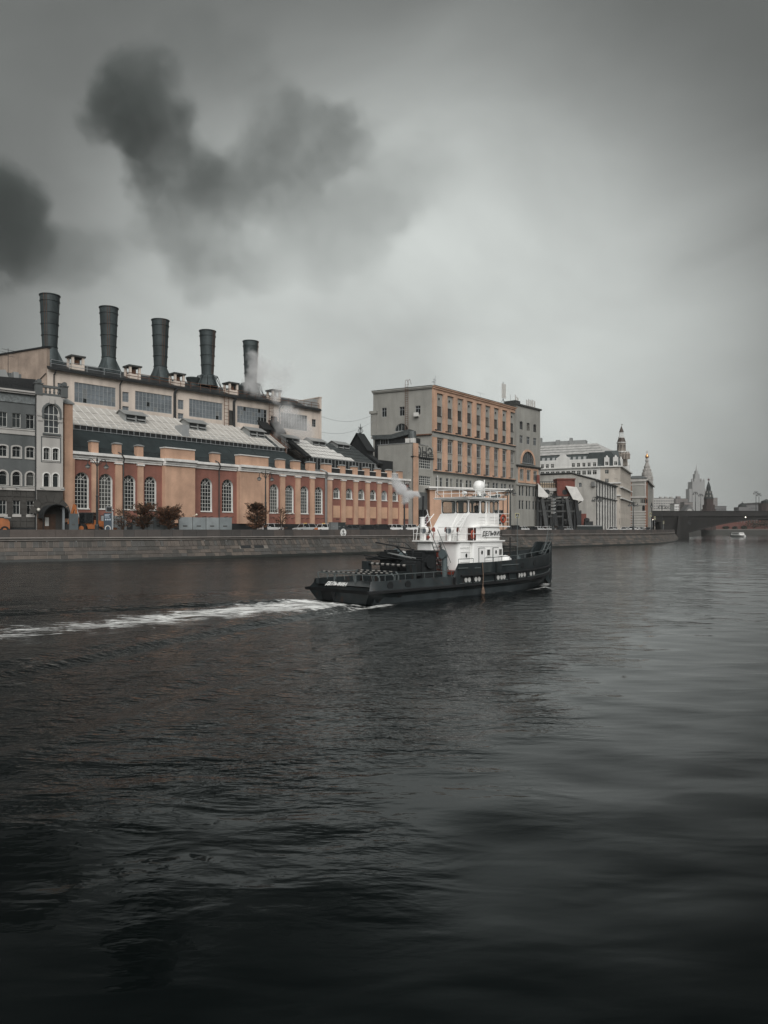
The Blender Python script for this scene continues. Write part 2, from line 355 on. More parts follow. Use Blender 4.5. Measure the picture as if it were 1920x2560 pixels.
idx = np.arange(ny*nx).reshape(ny, nx); q = np.stack([idx[:-1, :-1], idx[:-1, 1:], idx[1:, 1:], idx[1:, :-1]], -1).reshape(-1, 4)
me = bpy.data.meshes.new('water'); me.vertices.add(len(vs)); me.vertices.foreach_set('co', vs.ravel()); me.loops.add(q.size); me.loops.foreach_set('vertex_index', q.ravel().astype(np.int32))
me.polygons.add(len(q)); me.polygons.foreach_set('loop_start', np.arange(0, q.size, 4, dtype=np.int32)); me.update(calc_edges=True)
me.polygons.foreach_set('use_smooth', [True]*len(q))
for nm, arr in (('foam', foam), ('ruffle', ruf)):
    at_ = me.attributes.new(nm, 'FLOAT', 'POINT'); at_.data.foreach_set('value', arr.ravel().astype(np.float32))
m = bpy.data.materials.new('river_water'); m.use_nodes = True; t = m.node_tree; p = t.nodes['Principled BSDF']
def tn(ty, **k):
    n = t.nodes.new(ty)
    for a, b in k.items(): setattr(n, a, b)
    return n
def lk(a, b): t.links.new(a, b)
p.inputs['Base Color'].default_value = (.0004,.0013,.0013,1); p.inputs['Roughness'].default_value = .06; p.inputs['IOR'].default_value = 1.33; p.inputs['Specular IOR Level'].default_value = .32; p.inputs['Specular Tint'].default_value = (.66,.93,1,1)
geo = tn('ShaderNodeNewGeometry'); ar = tn('ShaderNodeAttribute', attribute_name='ruffle'); af = tn('ShaderNodeAttribute', attribute_name='foam')
def noise(scale, vec, det=3, rough=.55, dist=0):
    n = tn('ShaderNodeTexNoise'); n.inputs['Scale'].default_value = scale; n.inputs['Detail'].default_value = det; n.inputs['Roughness'].default_value = rough; n.inputs['Distortion'].default_value = dist; lk(vec, n.inputs['Vector']); return n.outputs['Fac']
mp = tn('ShaderNodeMapping'); mp.inputs['Rotation'].default_value = (0, 0, R(8)); mp.inputs['Scale'].default_value = (.42, 1, 1); lk(geo.outputs['Position'], mp.inputs[0])
mp2 = tn('ShaderNodeMapping'); mp2.inputs['Rotation'].default_value = (0, 0, R(-14)); mp2.inputs['Scale'].default_value = (.5, 1, 1); lk(geo.outputs['Position'], mp2.inputs[0])
def math_(op, a, b=None, clamp=False):
    x = tn('ShaderNodeMath', operation=op, use_clamp=clamp)
    for i, v in enumerate((a, b)):
        if v is None: continue
        if isinstance(v, (int, float)): x.inputs[i].default_value = v
        else: lk(v, x.inputs[i])
    return x.outputs[0]
big = noise(.9, mp.outputs[0], 2, .5, .3); mid = noise(2.0, mp2.outputs[0], 3, .6, .4); fine = noise(7.0, mp.outputs[0], 2, .6)
patch = noise(.055, geo.outputs['Position'], 3, .5)
pr = tn('ShaderNodeMapRange'); pr.inputs['From Min'].default_value = .35; pr.inputs['From Max'].default_value = .65; pr.inputs['To Min'].default_value = .7; pr.inputs['To Max'].default_value = 1.2; lk(patch, pr.inputs['Value'])
rr = math_('MULTIPLY', ar.outputs['Fac'], pr.outputs[0])
trn = math_('MULTIPLY', math_('MULTIPLY', ar.outputs['Fac'], math_('SUBTRACT', 1.0, ar.outputs['Fac'])), math_('MULTIPLY', noise(1.25, mp.outputs[0], 2, .45, .6), .42))
hgt = math_('ADD', math_('ADD', math_('MULTIPLY', big, .022), trn), math_('MULTIPLY', rr, math_('ADD', math_('MULTIPLY', mid, .115), math_('MULTIPLY', fine, .045))))
bp = tn('ShaderNodeBump'); bp.inputs['Strength'].default_value = 1.0; bp.inputs['Distance'].default_value = 1.0; lk(hgt, bp.inputs['Height']); lk(bp.outputs[0], p.inputs['Normal'])
# foam: lacy white froth where the wake is churned
mf = tn('ShaderNodeMapping'); mf.inputs['Rotation'].default_value = (0, 0, R(-45)); mf.inputs['Scale'].default_value = (.32, 1, 1); lk(geo.outputs['Position'], mf.inputs[0])
fn = noise(1.5, mf.outputs[0], 8, .68, 1.2); fn2 = noise(5.5, mf.outputs[0], 5, .7, .5)
fx = math_('ADD', math_('MULTIPLY', fn, .65), math_('MULTIPLY', fn2, .35))
thr = math_('SUBTRACT', .675, math_('MULTIPLY', af.outputs['Fac'], .25))
fm = tn('ShaderNodeMapRange'); fm.inputs['From Min'].default_value = 0; fm.inputs['From Max'].default_value = .13; lk(math_('SUBTRACT', fx, thr), fm.inputs['Value'])
ff = math_('MULTIPLY', fm.outputs[0], math_('GREATER_THAN', af.outputs['Fac'], .03), True)
fb = tn('ShaderNodeBsdfPrincipled'); fb.inputs['Base Color'].default_value = (.80,.81,.79,1); fb.inputs['Roughness'].default_value = .8
fbp = tn('ShaderNodeBump'); fbp.inputs['Strength'].default_value = .6; fbp.inputs['Distance'].default_value = .2; lk(fx, fbp.inputs['Height']); lk(fbp.outputs[0], fb.inputs['Normal'])
mx = tn('ShaderNodeMixShader'); lk(ff, mx.inputs[0]); lk(p.outputs[0], mx.inputs[1]); lk(fb.outputs[0], mx.inputs[2]); lk(mx.outputs[0], t.nodes['Material Output'].inputs['Surface'])
me.materials.append(m); kind(put('water', me), 'structure')

# ---------------------------------------------------------------- granite embankment wall
wallroot = thing('embankment_wall', 'long battered granite embankment wall with parapet along the far waterside', 'embankment', tuple(bank(bank_px(400))))
W0 = Vector(wallroot.location)
def wput(b, name, mat, **k):
    b.v = [tuple(Vector(p)-W0) for p in b.v]; return b.build(name, mat, wallroot, **k)
ss = np.linspace(0, BS[-1]-6, 140); zc = 2.85
def face(s, z, proud=0.0):
    """point on the battered face at height z"""
    o = BAT*(z/zc); return bank(s, o-proud*.8, z+proud*.55)
b = MB(); b.loft([[bank(s, -.5, -.8), face(s, 0, -.07), face(s, zc, -.07), bank(s, BAT+.6, zc), bank(s, BAT+.6, -.8)] for s in ss]); wput(b, 'wall_core', m_mortar)
b = MB(); b.loft([[face(s, -.3, .06), face(s, .32+.05*math.sin(s*1.7)+.04*math.sin(s*4.1), .06), face(s, .32, -.05), face(s, -.3, -.05)] for s in np.linspace(0, BS[-1]-6, 420)]); wput(b, 'algae_band', m_algae)
b = MB(); b.loft([[bank(s, BAT-.28, 3.18), bank(s, BAT-.36, 3.27), bank(s, BAT-.28, 3.38), bank(s, BAT+.3, 3.40), bank(s, BAT+.3, zc), bank(s, BAT-.02, zc), bank(s, BAT-.10, zc+.02), bank(s, BAT-.20, zc+.10), bank(s, BAT-.10, zc+.20), bank(s, BAT-.1, 3.1)] for s in ss]); wput(b, 'cornice', M('cornice_granite', (.19,.175,.16), .7, .25, .5, streak=.3, bump=.2))
s_hi = bank_px(1335); s_lo = bank_px(-60)
rowz = [.30, .86, 1.40, 1.93, zc-.02]; stones = []
dr0, dr1 = bank_px(612), bank_px(671)
for r in range(4):
    s = s_lo-random.random()*1.5; z0, z1 = rowz[r], rowz[r+1]
    while s < s_hi:
        ln = random.uniform(.5, .85) if r == 3 else random.choice((random.uniform(.8, 1.2), random.uniform(1.2, 2.1)))
        if not (r == 2 and s+ln > dr0-.1 and s < dr1+.1):
            stones.append((s+.025, s+ln-.025, z0+.022, z1-.022))
        s += ln
stones.sort(key=lambda q: q[0])
rest = MB()
for i, (a, c, z0, z1) in enumerate(stones):
    pr_ = random.uniform(-.015, .035); q = [face(a, z0, -.06), face(c, z0, -.06), face(c, z0, pr_), face(a, z0, pr_), face(a, z1, -.06), face(c, z1, -.06), face(c, z1, pr_), face(a, z1, pr_)]
    if i < 300:
        b = MB(); b.hexa(q); wput(b, 'stone', random.choice(m_stone))
    else: rest.m = random.randrange(4); rest.hexa(q)
s = s_hi
while s < BS[-1]-8:
    for r in range(4): rest.m = random.randrange(4); z0, z1 = rowz[r]+.02, rowz[r+1]-.02; c = s+2.0+.3*(r % 2); rest.hexa([face(s, z0, -.06), face(c, z0, -.06), face(c, z0, .01), face(s, z0, .01), face(s, z1, -.06), face(c, z1, -.06), face(c, z1, .01), face(s, z1, .01)])
    s += 2.05
kind(wput(rest, 'stone_courses', m_stone), 'stuff')
for k in (0, 1):                                                    # two drain mouths
    a = dr0+k*(dr1-dr0)*.56; c = a+(dr1-dr0)*.42; b = MB()
    b.hexa([face(a, 1.46, -.06), face(c, 1.46, -.06), face(c, 1.46, -.03), face(a, 1.46, -.03), face(a, 1.9, -.06), face(c, 1.9, -.06), face(c, 1.9, -.03), face(a, 1.9, -.03)]); wput(b, 'drain_mouth', m_black)
b = MB(); a = dr0+.42*(dr1-dr0)+.04; c = a+.14*(dr1-dr0)-.08; b.hexa([face(a, 1.42, -.06), face(c, 1.42, -.06), face(c, 1.42, .03), face(a, 1.42, .03), face(a, 1.92, -.06), face(c, 1.92, -.06), face(c, 1.92, .03), face(a, 1.92, .03)]); wput(b, 'stone', m_stone[2])
s = s_lo
while s < BS[-1]-8:
    ln = random.uniform(1.5, 2.5); ztop = PTOP; b = MB(); a, c = s+.012, s+ln-.012; th = random.uniform(-.01, .01)
    b.hexa([bank(a, BAT+th, 3.39), bank(c, BAT+th, 3.39), bank(c, BAT+.5, 3.39), bank(a, BAT+.5, 3.39), bank(a, BAT+.03+th, ztop), bank(c, BAT+.03+th, ztop), bank(c, BAT+.5, ztop), bank(a, BAT+.5, ztop)])
    wput(b, 'parapet_block', random.choice(m_para)); s += ln
for s in np.arange(s_lo+1, bank_px(1300), 3.9):                     # little iron ring bolts under the cornice
    b = MB(); b.box(-.06, .06, -.05, .05, -.05, .07); b.v = [tuple(bank(s, BAT-.1, zc-.06)+Vector(v)) for v in b.v]; wput(b, 'bolt', m_zinc)
# mooring sign with an anchor, hung on the parapet
sA = bank_px(858, BAT); fa = Fr(bank(sA, BAT-.10).x, bank(sA, BAT-.10).y, math.degrees(bank_dir(sA)), 3.95)
sg = thing('mooring_sign', 'round white sign with black anchor on the granite parapet', 'sign', frame=fa)
b = MB(); b.add(*(lambda n: ([(.77*math.cos(i*2*math.pi/n), y, .77*math.sin(i*2*math.pi/n)) for y in (0, .06) for i in range(n)], [tuple(range(n)), tuple(range(n, 2*n))]+[(i, (i+1) % n, (i+1) % n+n, i+n) for i in range(n)]))(28)); b.build('board', M('sign_white', (.75,.75,.72), .5, .08, 2), sg)
b = MB(); b.path([(.77*math.cos(i*math.pi/14), -.012, .77*math.sin(i*math.pi/14)) for i in range(29)], .03, 5); b.build('rim', m_black, sg)
b = MB(); b.box(-.05, .05, -.03, -.004, -.42, .32); b.box(-.24, .24, -.031, -.005, .14, .22)
b.path([(.40*math.cos(R(200+i*14)), -.02, -.10+.36*math.sin(R(200+i*14))) for i in range(11)], .045, 5); b.path([(.10*math.cos(i*math.pi/5), -.02, .42+.10*math.sin(i*math.pi/5)) for i in range(11)], .03, 5)
for s_ in (-1, 1): b.bar((s_*.40, -.02, -.2), (s_*.30, -.02, -.02), .07, 4, .01)
b.bar((-.35, -.03, .45), (.30, -.03, -.40), .02, 4); b.build('anchor', m_black, sg)
# ---------------------------------------------------------------- shared bits
def ring(b, outer, inner, y0, y1):
    """a flat frame between two (x, z) loops of equal length"""
    n = len(outer)
    for l in (0, 1):
        pass
    vs = [(x, y0, z) for x, z in outer]+[(x, y0, z) for x, z in inner]+[(x, y1, z) for x, z in outer]+[(x, y1, z) for x, z in inner]
    fs = []
    for i in range(n):
        j = (i+1) % n; fs += [(i, j, n+j, n+i), (2*n+i, 3*n+i, 3*n+j, 2*n+j), (i, 2*n+i, 2*n+j, j), (n+i, n+j, 3*n+j, 3*n+i)]
    b.add(vs, fs); return b
def swap_wall(b, outer, holes, y, depth, rm=1):
    """wall whose reveals carry the second material"""
    loops = [outer]+holes; flat = [p for l in loops for p in l]
    tr = tessellate_polygon([[Vector((p[0], p[1], 0)) for p in l] for l in loops])
    b.m = 0; b.add([(p[0], y, p[1]) for p in flat], [tuple(t) for t in tr]); b.m = rm
    for h in holes:
        n = len(h); b.add([(p[0], y, p[1]) for p in h]+[(p[0], y+depth, p[1]) for p in h], [(i, (i+1) % n, (i+1) % n+n, i+n) for i in range(n)])
    b.m = 0; return b
def railing(b, pts, h, every, r=.03, rails=(1.0, .5)):
    for a, c in zip(pts, pts[1:]):
        a, c = Vector(a), Vector(c); n = max(1, int((c-a).length/every))
        for i in range(n+1): p_ = a.lerp(c, i/n); b.bar(p_, p_+Vector((0, 0, h)), r, 4)
        for q in rails: b.bar(a+Vector((0, 0, h*q)), c+Vector((0, 0, h*q)), r, 4)
    return b

# ---------------------------------------------------------------- grey town house at the left edge
F0 = Fr((160-CX)/F*115.0, 115.0, 42, STREET); U0 = lambda px, v=0: F0.u(px, v); Z0 = lambda px, py, v=0: F0.z(px, py, v)
gh = thing('town_house', 'grey town house with pale arched bay and dark porch beside salmon hall', 'building', frame=F0)
ua, ub, uc = U0(-110), U0(91), 0.0
zcor = Z0(45, 1007); zbelt0, zbelt1 = Z0(45, 1226), Z0(45, 1217)
cs = [U0(px) for px in (-62, -27, 7, 41, 75.5)]
rowA = (Z0(41, 1069), Z0(41, 1033)); rowB = (Z0(41, 1143), Z0(41, 1116)); rowC = (Z0(41, 1214), Z0(41, 1179)); rowG = (Z0(40, 1286), Z0(40, 1251))
hw = .58; holes = []
for c in cs: holes += [rect(c-hw-.02, c+hw+.02, *rowA), arch(c-hw, c+hw, *rowB, rise=.25), arch(c-hw, c+hw, *rowC)]
b = MB(); b.wall(rect(ua, ub, zbelt1, zcor), holes, 0, .3); b.box(ua, ub, .32, 9, zbelt1, zcor-.02); b.build('upper_wall', m_grey2, gh)
b = MB(); b.wall(rect(ua, ub, 1.3, zbelt0), [rect(c-.5, c+.5, *rowG) for c in cs], -.06, .3); b.box(ua, ub, .26, 9, 0, zbelt0-.02)
b.build('ground_storey_wall', m_rust, gh)
b = MB(); b.box(ua, ub, -.25, .3, 0, 1.3); b.build('plinth', m_black, gh)
b = MB()
for z in (1.9, 2.55, 3.2, 3.85, 4.5, 5.15): 
    if z < zbelt0-.3: pass
for c in cs:
    window(gh, c, .2, rowA[0], 2*hw+.04, rowA[1]-rowA[0], 2, 1, fm=m_frame, gm=m_glass, rows_at=[(rowA[1]-rowA[0])*.66])
    window(gh, c, .2, rowB[0], 2*hw, rowB[1]-rowB[0], 2, 1, fm=m_frame, gm=m_glass, kind_='arch', rise=.25, rows_at=[1.1])
    window(gh, c, .2, rowC[0], 2*hw, rowC[1]-rowC[0], 1, 1, fm=m_frame, gm=m_glass, kind_='arch')
    window(gh, c, .15, rowG[0], 1.0, rowG[1]-rowG[0], 2, 1, fm=m_frame, gm=m_glass, rows_at=[1.4])
    s_ = MB(); ring(s_, arch(c-hw-.2, c+hw+.2, rowB[0]-.22, rowB[1]+.2, rise=.3), arch(c-hw, c+hw, *rowB, rise=.25), -.08, .01); s_.build('window_surround', m_pale, gh)
    s_ = MB(); ring(s_, arch(c-hw-.22, c+hw+.22, rowC[0]-.05, rowC[1]+.22), arch(c-hw, c+hw, *rowC), -.09, .01); s_.build('window_surround', m_pale, gh)
    s_ = MB(); s_.box(c-.62, c+.62, -.2, .1, rowG[0]-.38, rowG[0]-.02); s_.build('window_sill', m_pale, gh)
# courses of rusticated blocks on the ground storey
zs_ = np.linspace(1.34, zbelt0-.04, 7)
for r in range(6):
    edges = [ua]+[e for c in cs for e in (c-.55, c+.55)]+[ub-.15]
    for i in range(len(edges)-1):
        inside = (i % 2 == 1) and zs_[r+1] > rowG[0] and zs_[r] < rowG[1]
        if inside or edges[i+1] < U0(-30): continue
        s_ = MB(); s_.box(edges[i]+.03, edges[i+1]-.03, -.13, -.05, zs_[r]+.03, zs_[r+1]-.03); s_.build('stone', m_rust, gh)
b = MB(); b.box(ua, ub, -.28, .05, zbelt0, zbelt1-.12); b.box(ua, ub, -.36, .05, zbelt1-.12, zbelt1); b.build('belt_course', m_pale, gh)
zs1 = Z0(45, 1072); b = MB(); b.box(ua, ub-.05, -.12, .01, zs1-.85, zs1-.18); b.box(ua, ub-.05, -.2, .01, zs1-.18, zs1); b.build('string_course', m_pale, gh)
b = MB(); b.box(ua, ub, -.12, .3, zcor, zcor+1.35); b.build('frieze', M('carved_frieze', (.17,.185,.185), .9, .45, 2.2, bump=.8, bscale=3), gh)
b = MB(); b.box(ua, ub+.1, -.55, .3, zcor+1.35, zcor+1.6); b.box(ua, ub+.1, -.75, .3, zcor+1.6, zcor+1.85); b.build('cornice', m_pale, gh)
b = MB(); b.box(ua, ub, -.25, 9, zcor+1.86, zcor+2.2); b.prism([(ua, zcor+2.2), (ub, zcor+2.2), (ub, zcor+3.9), (ua, zcor+3.4)], .3, 9); railing(b, [(U0(-40), -.1, zcor+2.2), (ub-.3, -.1, zcor+2.2)], .95, .5, .022); b.build('roof', m_black, gh)
b = MB(); b.prism([(U0(-40), zcor+3.3), (U0(28), zcor+3.3), (U0(34), zcor+3.6), (U0(24), zcor+5.1), (U0(-40), zcor+4.6)], 2.0, 7); b.box(U0(45), U0(58), 2.2, 3.4, zcor+3.5, zcor+5.0); b.build('roof_light', m_zinc, gh)
b = MB(); b.box(U0(36), U0(76), 4.5, 7.5, zcor+3.6, zcor+5.2); b.build('plant_room', M('plant_room_metal', (.12,.13,.13), .6, .2, 1), gh)
b = MB(); b.bar((U0(35), 3, zcor+3.5), (U0(35), 3, zcor+8.6), .04, 5)
for k in range(3): b.bar((U0(35)-.9, 3, zcor+7.5+.45*k), (U0(35)+.9, 3, zcor+7.4+.45*k), .025, 4)
b.build('aerial', m_black, gh)
# the pale bay
VB = -.7; bl, br = U0(92, VB), U0(157.5, VB); zb = lambda py: Z0(125, py, VB)
aw = (U0(109, VB)+.05, U0(148, VB)); aw = (aw[0], aw[1]); ah = (zb(1083), zb(1011))
t1 = (U0(108.5, VB), U0(124, VB)); t2 = (U0(131.5, VB), U0(146.5, VB)); tz = (zb(1150), zb(1120)); cz = (zb(1218), zb(1183))
ztop = zb(990)
holes = [arch(*aw, *ah), arch(*t1, *tz, rise=.2), arch(*t2, *tz, rise=.2), arch(*t1, *cz), arch(*t2, *cz)]
b = MB(); b.wall(rect(bl, br, zb(1226), ztop), holes, VB, .35); b.box(bl, br, VB+.36, 4, 0, ztop-.02); b.box(bl, bl+.01, VB, 0, 0, ztop); b.box(br-.01, br, VB, 0, 0, ztop); b.build('bay_wall', m_pale, gh)
window(gh, sum(aw)/2, VB+.25, ah[0], aw[1]-aw[0], ah[1]-ah[0], 3, 3, fm=m_frame, gm=m_bglass, kind_='arch', mun=.09, fr=.1, rows_at=[(ah[1]-ah[0])*k for k in (.23, .46, .66)])
for q in (t1, t2):
    window(gh, sum(q)/2, VB+.25, tz[0], q[1]-q[0], tz[1]-tz[0], 2, 1, fm=m_frame, gm=m_glass, kind_='arch', rise=.2, rows_at=[1.2])
    window(gh, sum(q)/2, VB+.25, cz[0], q[1]-q[0], cz[1]-cz[0], 1, 1, fm=m_frame, gm=m_glass, kind_='arch')
    for zz, rs, rs2 in ((tz, .2, .26), (cz, None, None)):
        s_ = MB(); ring(s_, arch(q[0]-.16, q[1]+.16, zz[0]-.1, zz[1]+.16, rise=rs2), arch(q[0], q[1], *zz, rise=rs), VB-.09, VB+.01); s_.build('window_surround', m_white, gh)
s_ = MB(); ring(s_, arch(aw[0]-.32, aw[1]+.32, (ah[0]+ah[1])/2, ah[1]+.32), arch(aw[0]-.02, aw[1]+.02, (ah[0]+ah[1])/2, ah[1]+.02), VB-.14, VB+.01); s_.build('arch_moulding', m_grey2, gh)
s_ = MB(); s_.box(aw[0]-.2, aw[1]+.2, VB-.2, VB, ah[0]-.3, ah[0]-.03); s_.build('window_sill', m_grey2, gh)
s_ = MB(); ring(s_, rect(t1[0]-.35, t2[1]+.35, zb(1156), zb(1092)), rect(t1[0]-.22, t2[1]+.22, zb(1155), zb(1094)), VB-.05, VB+.01); s_.build('panel_moulding', m_grey2, gh)
s_ = MB(); s_.box((aw[0]+aw[1])/2-.35, (aw[0]+aw[1])/2+.35, VB-.24, VB, ah[1]+.1, ah[1]+.95); s_.build('keystone', m_pale, gh)
for u_ in (bl+.45, br-.45):
    s_ = MB(); s_.box(u_-.42, u_+.42, VB-.13, VB, zb(1042), zb(1034)); s_.box(u_-.36, u_+.36, VB-.1, VB, zb(1054), zb(1044)); s_.build('capital', m_pale, gh)
b = MB(); b.box(bl-.1, br+.1, VB-.25, VB+.02, zb(1226), zb(1217)); b.build('bay_belt_course', m_pale, gh)
b = MB(); b.box(bl, br, VB, VB+.4, ztop, ztop+.35)
for px in (88, 152):
    u0_ = U0(px, VB); b.box(u0_, u0_+1.05, VB-.1, VB+.6, ztop, zb(963)); b.box(u0_-.1, u0_+1.15, VB-.2, VB+.7, zb(963), zb(960)); b.bar((u0_+.52, VB-.2, zb(957)), (u0_+.52, VB+.7, zb(957)), .38, 10)
b.box(bl+.9, br-.3, VB+.0, VB+.45, zb(970), zb(964)); b.build('balustrade', m_grey2, gh)
for i in range(5):
    u_ = bl+1.35+i*.62; s_ = MB(); s_.lathe([(.11, ztop+.35), (.19, ztop+.7), (.10, zb(975)), (.14, zb(970))], 8, (u_, VB+.22, 0)); s_.build('baluster', m_grey2, gh)
b = MB(); b.box(bl, br, VB-.05, VB+.02, 0, zb(1226)); b.build('bay_base', m_rust, gh)
# voussoirs above the porch
for k in range(-3, 4):
    a0, a1 = R(90-k*24-11), R(90-k*24+11); cx_, cz_ = (bl+br)/2, 3.2; s_ = MB()
    s_.prism([(cx_+2.1*math.cos(a0), cz_+2.1*math.sin(a0)), (cx_+3.1*math.cos(a0), min(cz_+3.1*math.sin(a0), zb(1228))), (cx_+3.1*math.cos(a1), min(cz_+3.1*math.sin(a1), zb(1228))), (cx_+2.1*math.cos(a1), cz_+2.1*math.sin(a1))], VB-.12, VB-.05); s_.build('stone', m_rust, gh)
cxp = (bl+br)/2+.2
b = MB(); pts = [(cxp+2.0*math.cos(math.pi*i/14), 2.9+2.0*math.sin(math.pi*i/14)) for i in range(15)]; inn = [(cxp+1.9*math.cos(math.pi*i/14), 2.9+1.9*math.sin(math.pi*i/14)) for i in range(14, -1, -1)]
b.prism(pts+inn, VB-2.6, VB-.06); b.bar((cxp-1.95, VB-2.5, 0), (cxp-1.95, VB-2.5, 2.9), .07); b.bar((cxp+1.95, VB-2.5, 0), (cxp+1.95, VB-2.5, 2.9), .07); b.box(cxp-2, cxp-1.9, VB-2.6, VB-.06, 2.75, 2.95); b.box(cxp+1.9, cxp+2, VB-2.6, VB-.06, 2.75, 2.95); b.build('porch_canopy', m_black, gh)
b = MB(); b.box(cxp+1.0, cxp+1.3, VB-2.0, VB-1.7, 0, 4.4); b.build('porch_column', M('porch_grey', (.20,.22,.23), .7, .1, 1), gh)
m_door = M('dark_wood', (.075,.042,.026), .6, .3, 1.5)
for k in (-1, 0, 1):
    d_ = MB(); d_.box(cxp-.75+k*.9-.42, cxp-.75+k*.9+.42, VB-.16, VB-.05, .1, 3.4)
    for z in (.3, 1.3, 2.4): d_.box(cxp-.75+k*.9-.3, cxp-.75+k*.9+.3, VB-.2, VB-.14, z, z+.75)
    d_ = d_.build('door', m_door, gh)
b = MB(); b.box(cxp-1.0, cxp-.45, VB-.23, VB-.19, 1.6, 2.9); b.build('notice', M('paper', (.6,.6,.57), .8, .1, 1), gh)
b = MB(); b.lathe([(.01, -.28), (.2, -.2), (.28, 0), (.2, .2), (.01, .28)], 10, (cxp-2.0, VB-.5, zb(1275))); b.build('porch_globe', M('opal_globe', (.6,.58,.52), .3, .05, 1), gh, smooth=True)
b = MB(); u_ = U0(89.5, -.35); b.path([(u_, -.4, zcor+1.2), (u_, -.35, zcor-1.2), (u_, -.35, 0)], .11, 8); b.build('downpipe', m_black, gh)
for px in (7, 41, 103, 155):
    u_ = U0(px, -.5); s_ = MB(); s_.bar((u_, -.3, zbelt1-.3), (u_, -.9, zbelt1-.2), .05, 5); s_.bar((u_-.3, -.9, zbelt1-.15), (u_+.3, -.9, zbelt1-.25), .1, 6); s_.build('floodlight', m_zinc, gh)

# ---------------------------------------------------------------- turbine hall: salmon and red, arched windows
F1 = through((182, 117.5), (1031, 185), STREET); U1 = lambda px, v=0: F1.u(px, v)
hall = thing('turbine_hall', 'long salmon and red turbine hall with tall arched windows and white cornice', 'building', frame=F1)
HL = 88.05; ZC = 13.5
tall = [1.52, 5.65, 9.86, 13.94, 25.67, 30.55, 42.27, 46.49, 50.72, 55.03]; small = [60.6+4.12*i for i in range(7)]
holes = []
for c in tall:
    h_ = .12 if c in (25.67, 30.55) else 0; holes.append(arch(c-1.16-h_, c+1.16+h_, 4.45, 10.25+h_*3, 14))
for c in small: holes.append(arch(c-1.02, c+1.02, 8.0, 10.35, 14))
b = MB(); swap_wall(b, rect(0, HL, 2.2, 12.3), holes, 0, .6); b.m = 0; b.box(0, HL, .62, 14, 0, 12.2); b.build('wall', [m_red, m_white], hall)
b = MB(); b.box(.2, HL, -.5, .3, 0, 2.2); b.build('plinth', m_black, hall)
for c in tall:
    h_ = .12 if c in (25.67, 30.55) else 0
    window(hall, c, .42, 4.45, 2.32+2*h_, 5.8+h_*3, 4, 7, fm=m_frame, gm=m_glass, kind_='arch', fan=True, mun=.075, fr=.1)
    s_ = MB(); s_.box(c-1.3, c+1.3, -.12, .1, 4.3, 4.44); s_.build('window_sill', m_white, hall)
    for k in (-.7, .7): s_ = MB(); s_.bar((c-.3+k, -.1, 3.35), (c+.1+k, -.9, 3.5), .05, 4); s_.build('lamp_bracket', m_black, hall)
for i, c in enumerate(small):
    window(hall, c, .42, 8.0, 2.04, 2.35, 4, 1, fm=m_frame, gm=(m_gglass if i == 4 else m_glass), kind_='arch', fan=True, mun=.075, fr=.1)
    s_ = MB(); s_.box(c-1.15, c+1.15, -.12, .1, 7.85, 7.99); s_.build('window_sill', m_white, hall)
    s_ = MB(); s_.box(c-1.08, c+1.08, -.06, .02, 3.7, 6.35); s_.build('blind_panel', M('pale_salmon_panel', (.53,.33,.22), .85, .12, .5, streak=.1), hall)
    s_ = MB(); s_.bar((c-.2, -.05, 3.4), (c+.25, -.6, 3.3), .06, 4); s_.build('lamp_bracket', m_black, hall)
# pilasters
pil = [(3.1, 4.15), (7.25, 8.4), (11.4, 12.4)]
pil += [(U1(701.8, -.3), U1(712.8, -.3)), (U1(740, -.3), U1(751, -.3)), (U1(776.5, -.3), U1(786.6, -.3)), (U1(819, -.3), U1(830.5, -.3))]
pil += [(62.0+4.12*i, 63.25+4.12*i) for i in range(6)]+[(86.75, 88.0)]
for a, c in pil:
    s_ = MB(); s_.box(a, c, -.35, .0, 2.2, 12.3); s_.build('pilaster', m_salmon, hall)
    s_ = MB(); s_.box(a-.16, c+.16, -.5, -.02, 11.95, 12.22); s_.build('pilaster_cap', m_white, hall)
bays = [(U1(413, -1), U1(488, -1)), (U1(600, -1), U1(672, -1))]
for a, c in bays:
    s_ = MB(); s_.box(a, c, -1.0, .02, 2.2, 12.3); s_.build('projecting_bay', m_salmon, hall)
s_ = MB(); s_.box(-.9, .05, -.5, .3, 2.2, 12.3); s_.build('pilaster', m_salmon, hall)
# cornice, stepping round the bays
def cornice_run(a, c, v, nm='cornice'):
    s_ = MB(); s_.box(a, c, v-.22, v+.6, 12.3, 12.62); s_.box(a, c, v-.35, v+.6, 12.62, 12.95); s_.box(a-.02, c+.02, v-.75, v+.6, 13.05, 13.5); s_.box(a, c, v-.5, v+.6, 12.95, 13.05); s_.build(nm, m_white, hall)
cuts = [-.6, bays[0][0]-.1, bays[0][1]+.1, bays[1][0]-.1, bays[1][1]+.1, HL]
for i in range(5): cornice_run(cuts[i]+.01, cuts[i+1]-.01, -1.0 if i in (1, 3) else -.0)
s_ = MB(); s_.box(-1.6, HL, -.4, 3.2, 13.2, 13.46); s_.build('gutter', m_black, hall)
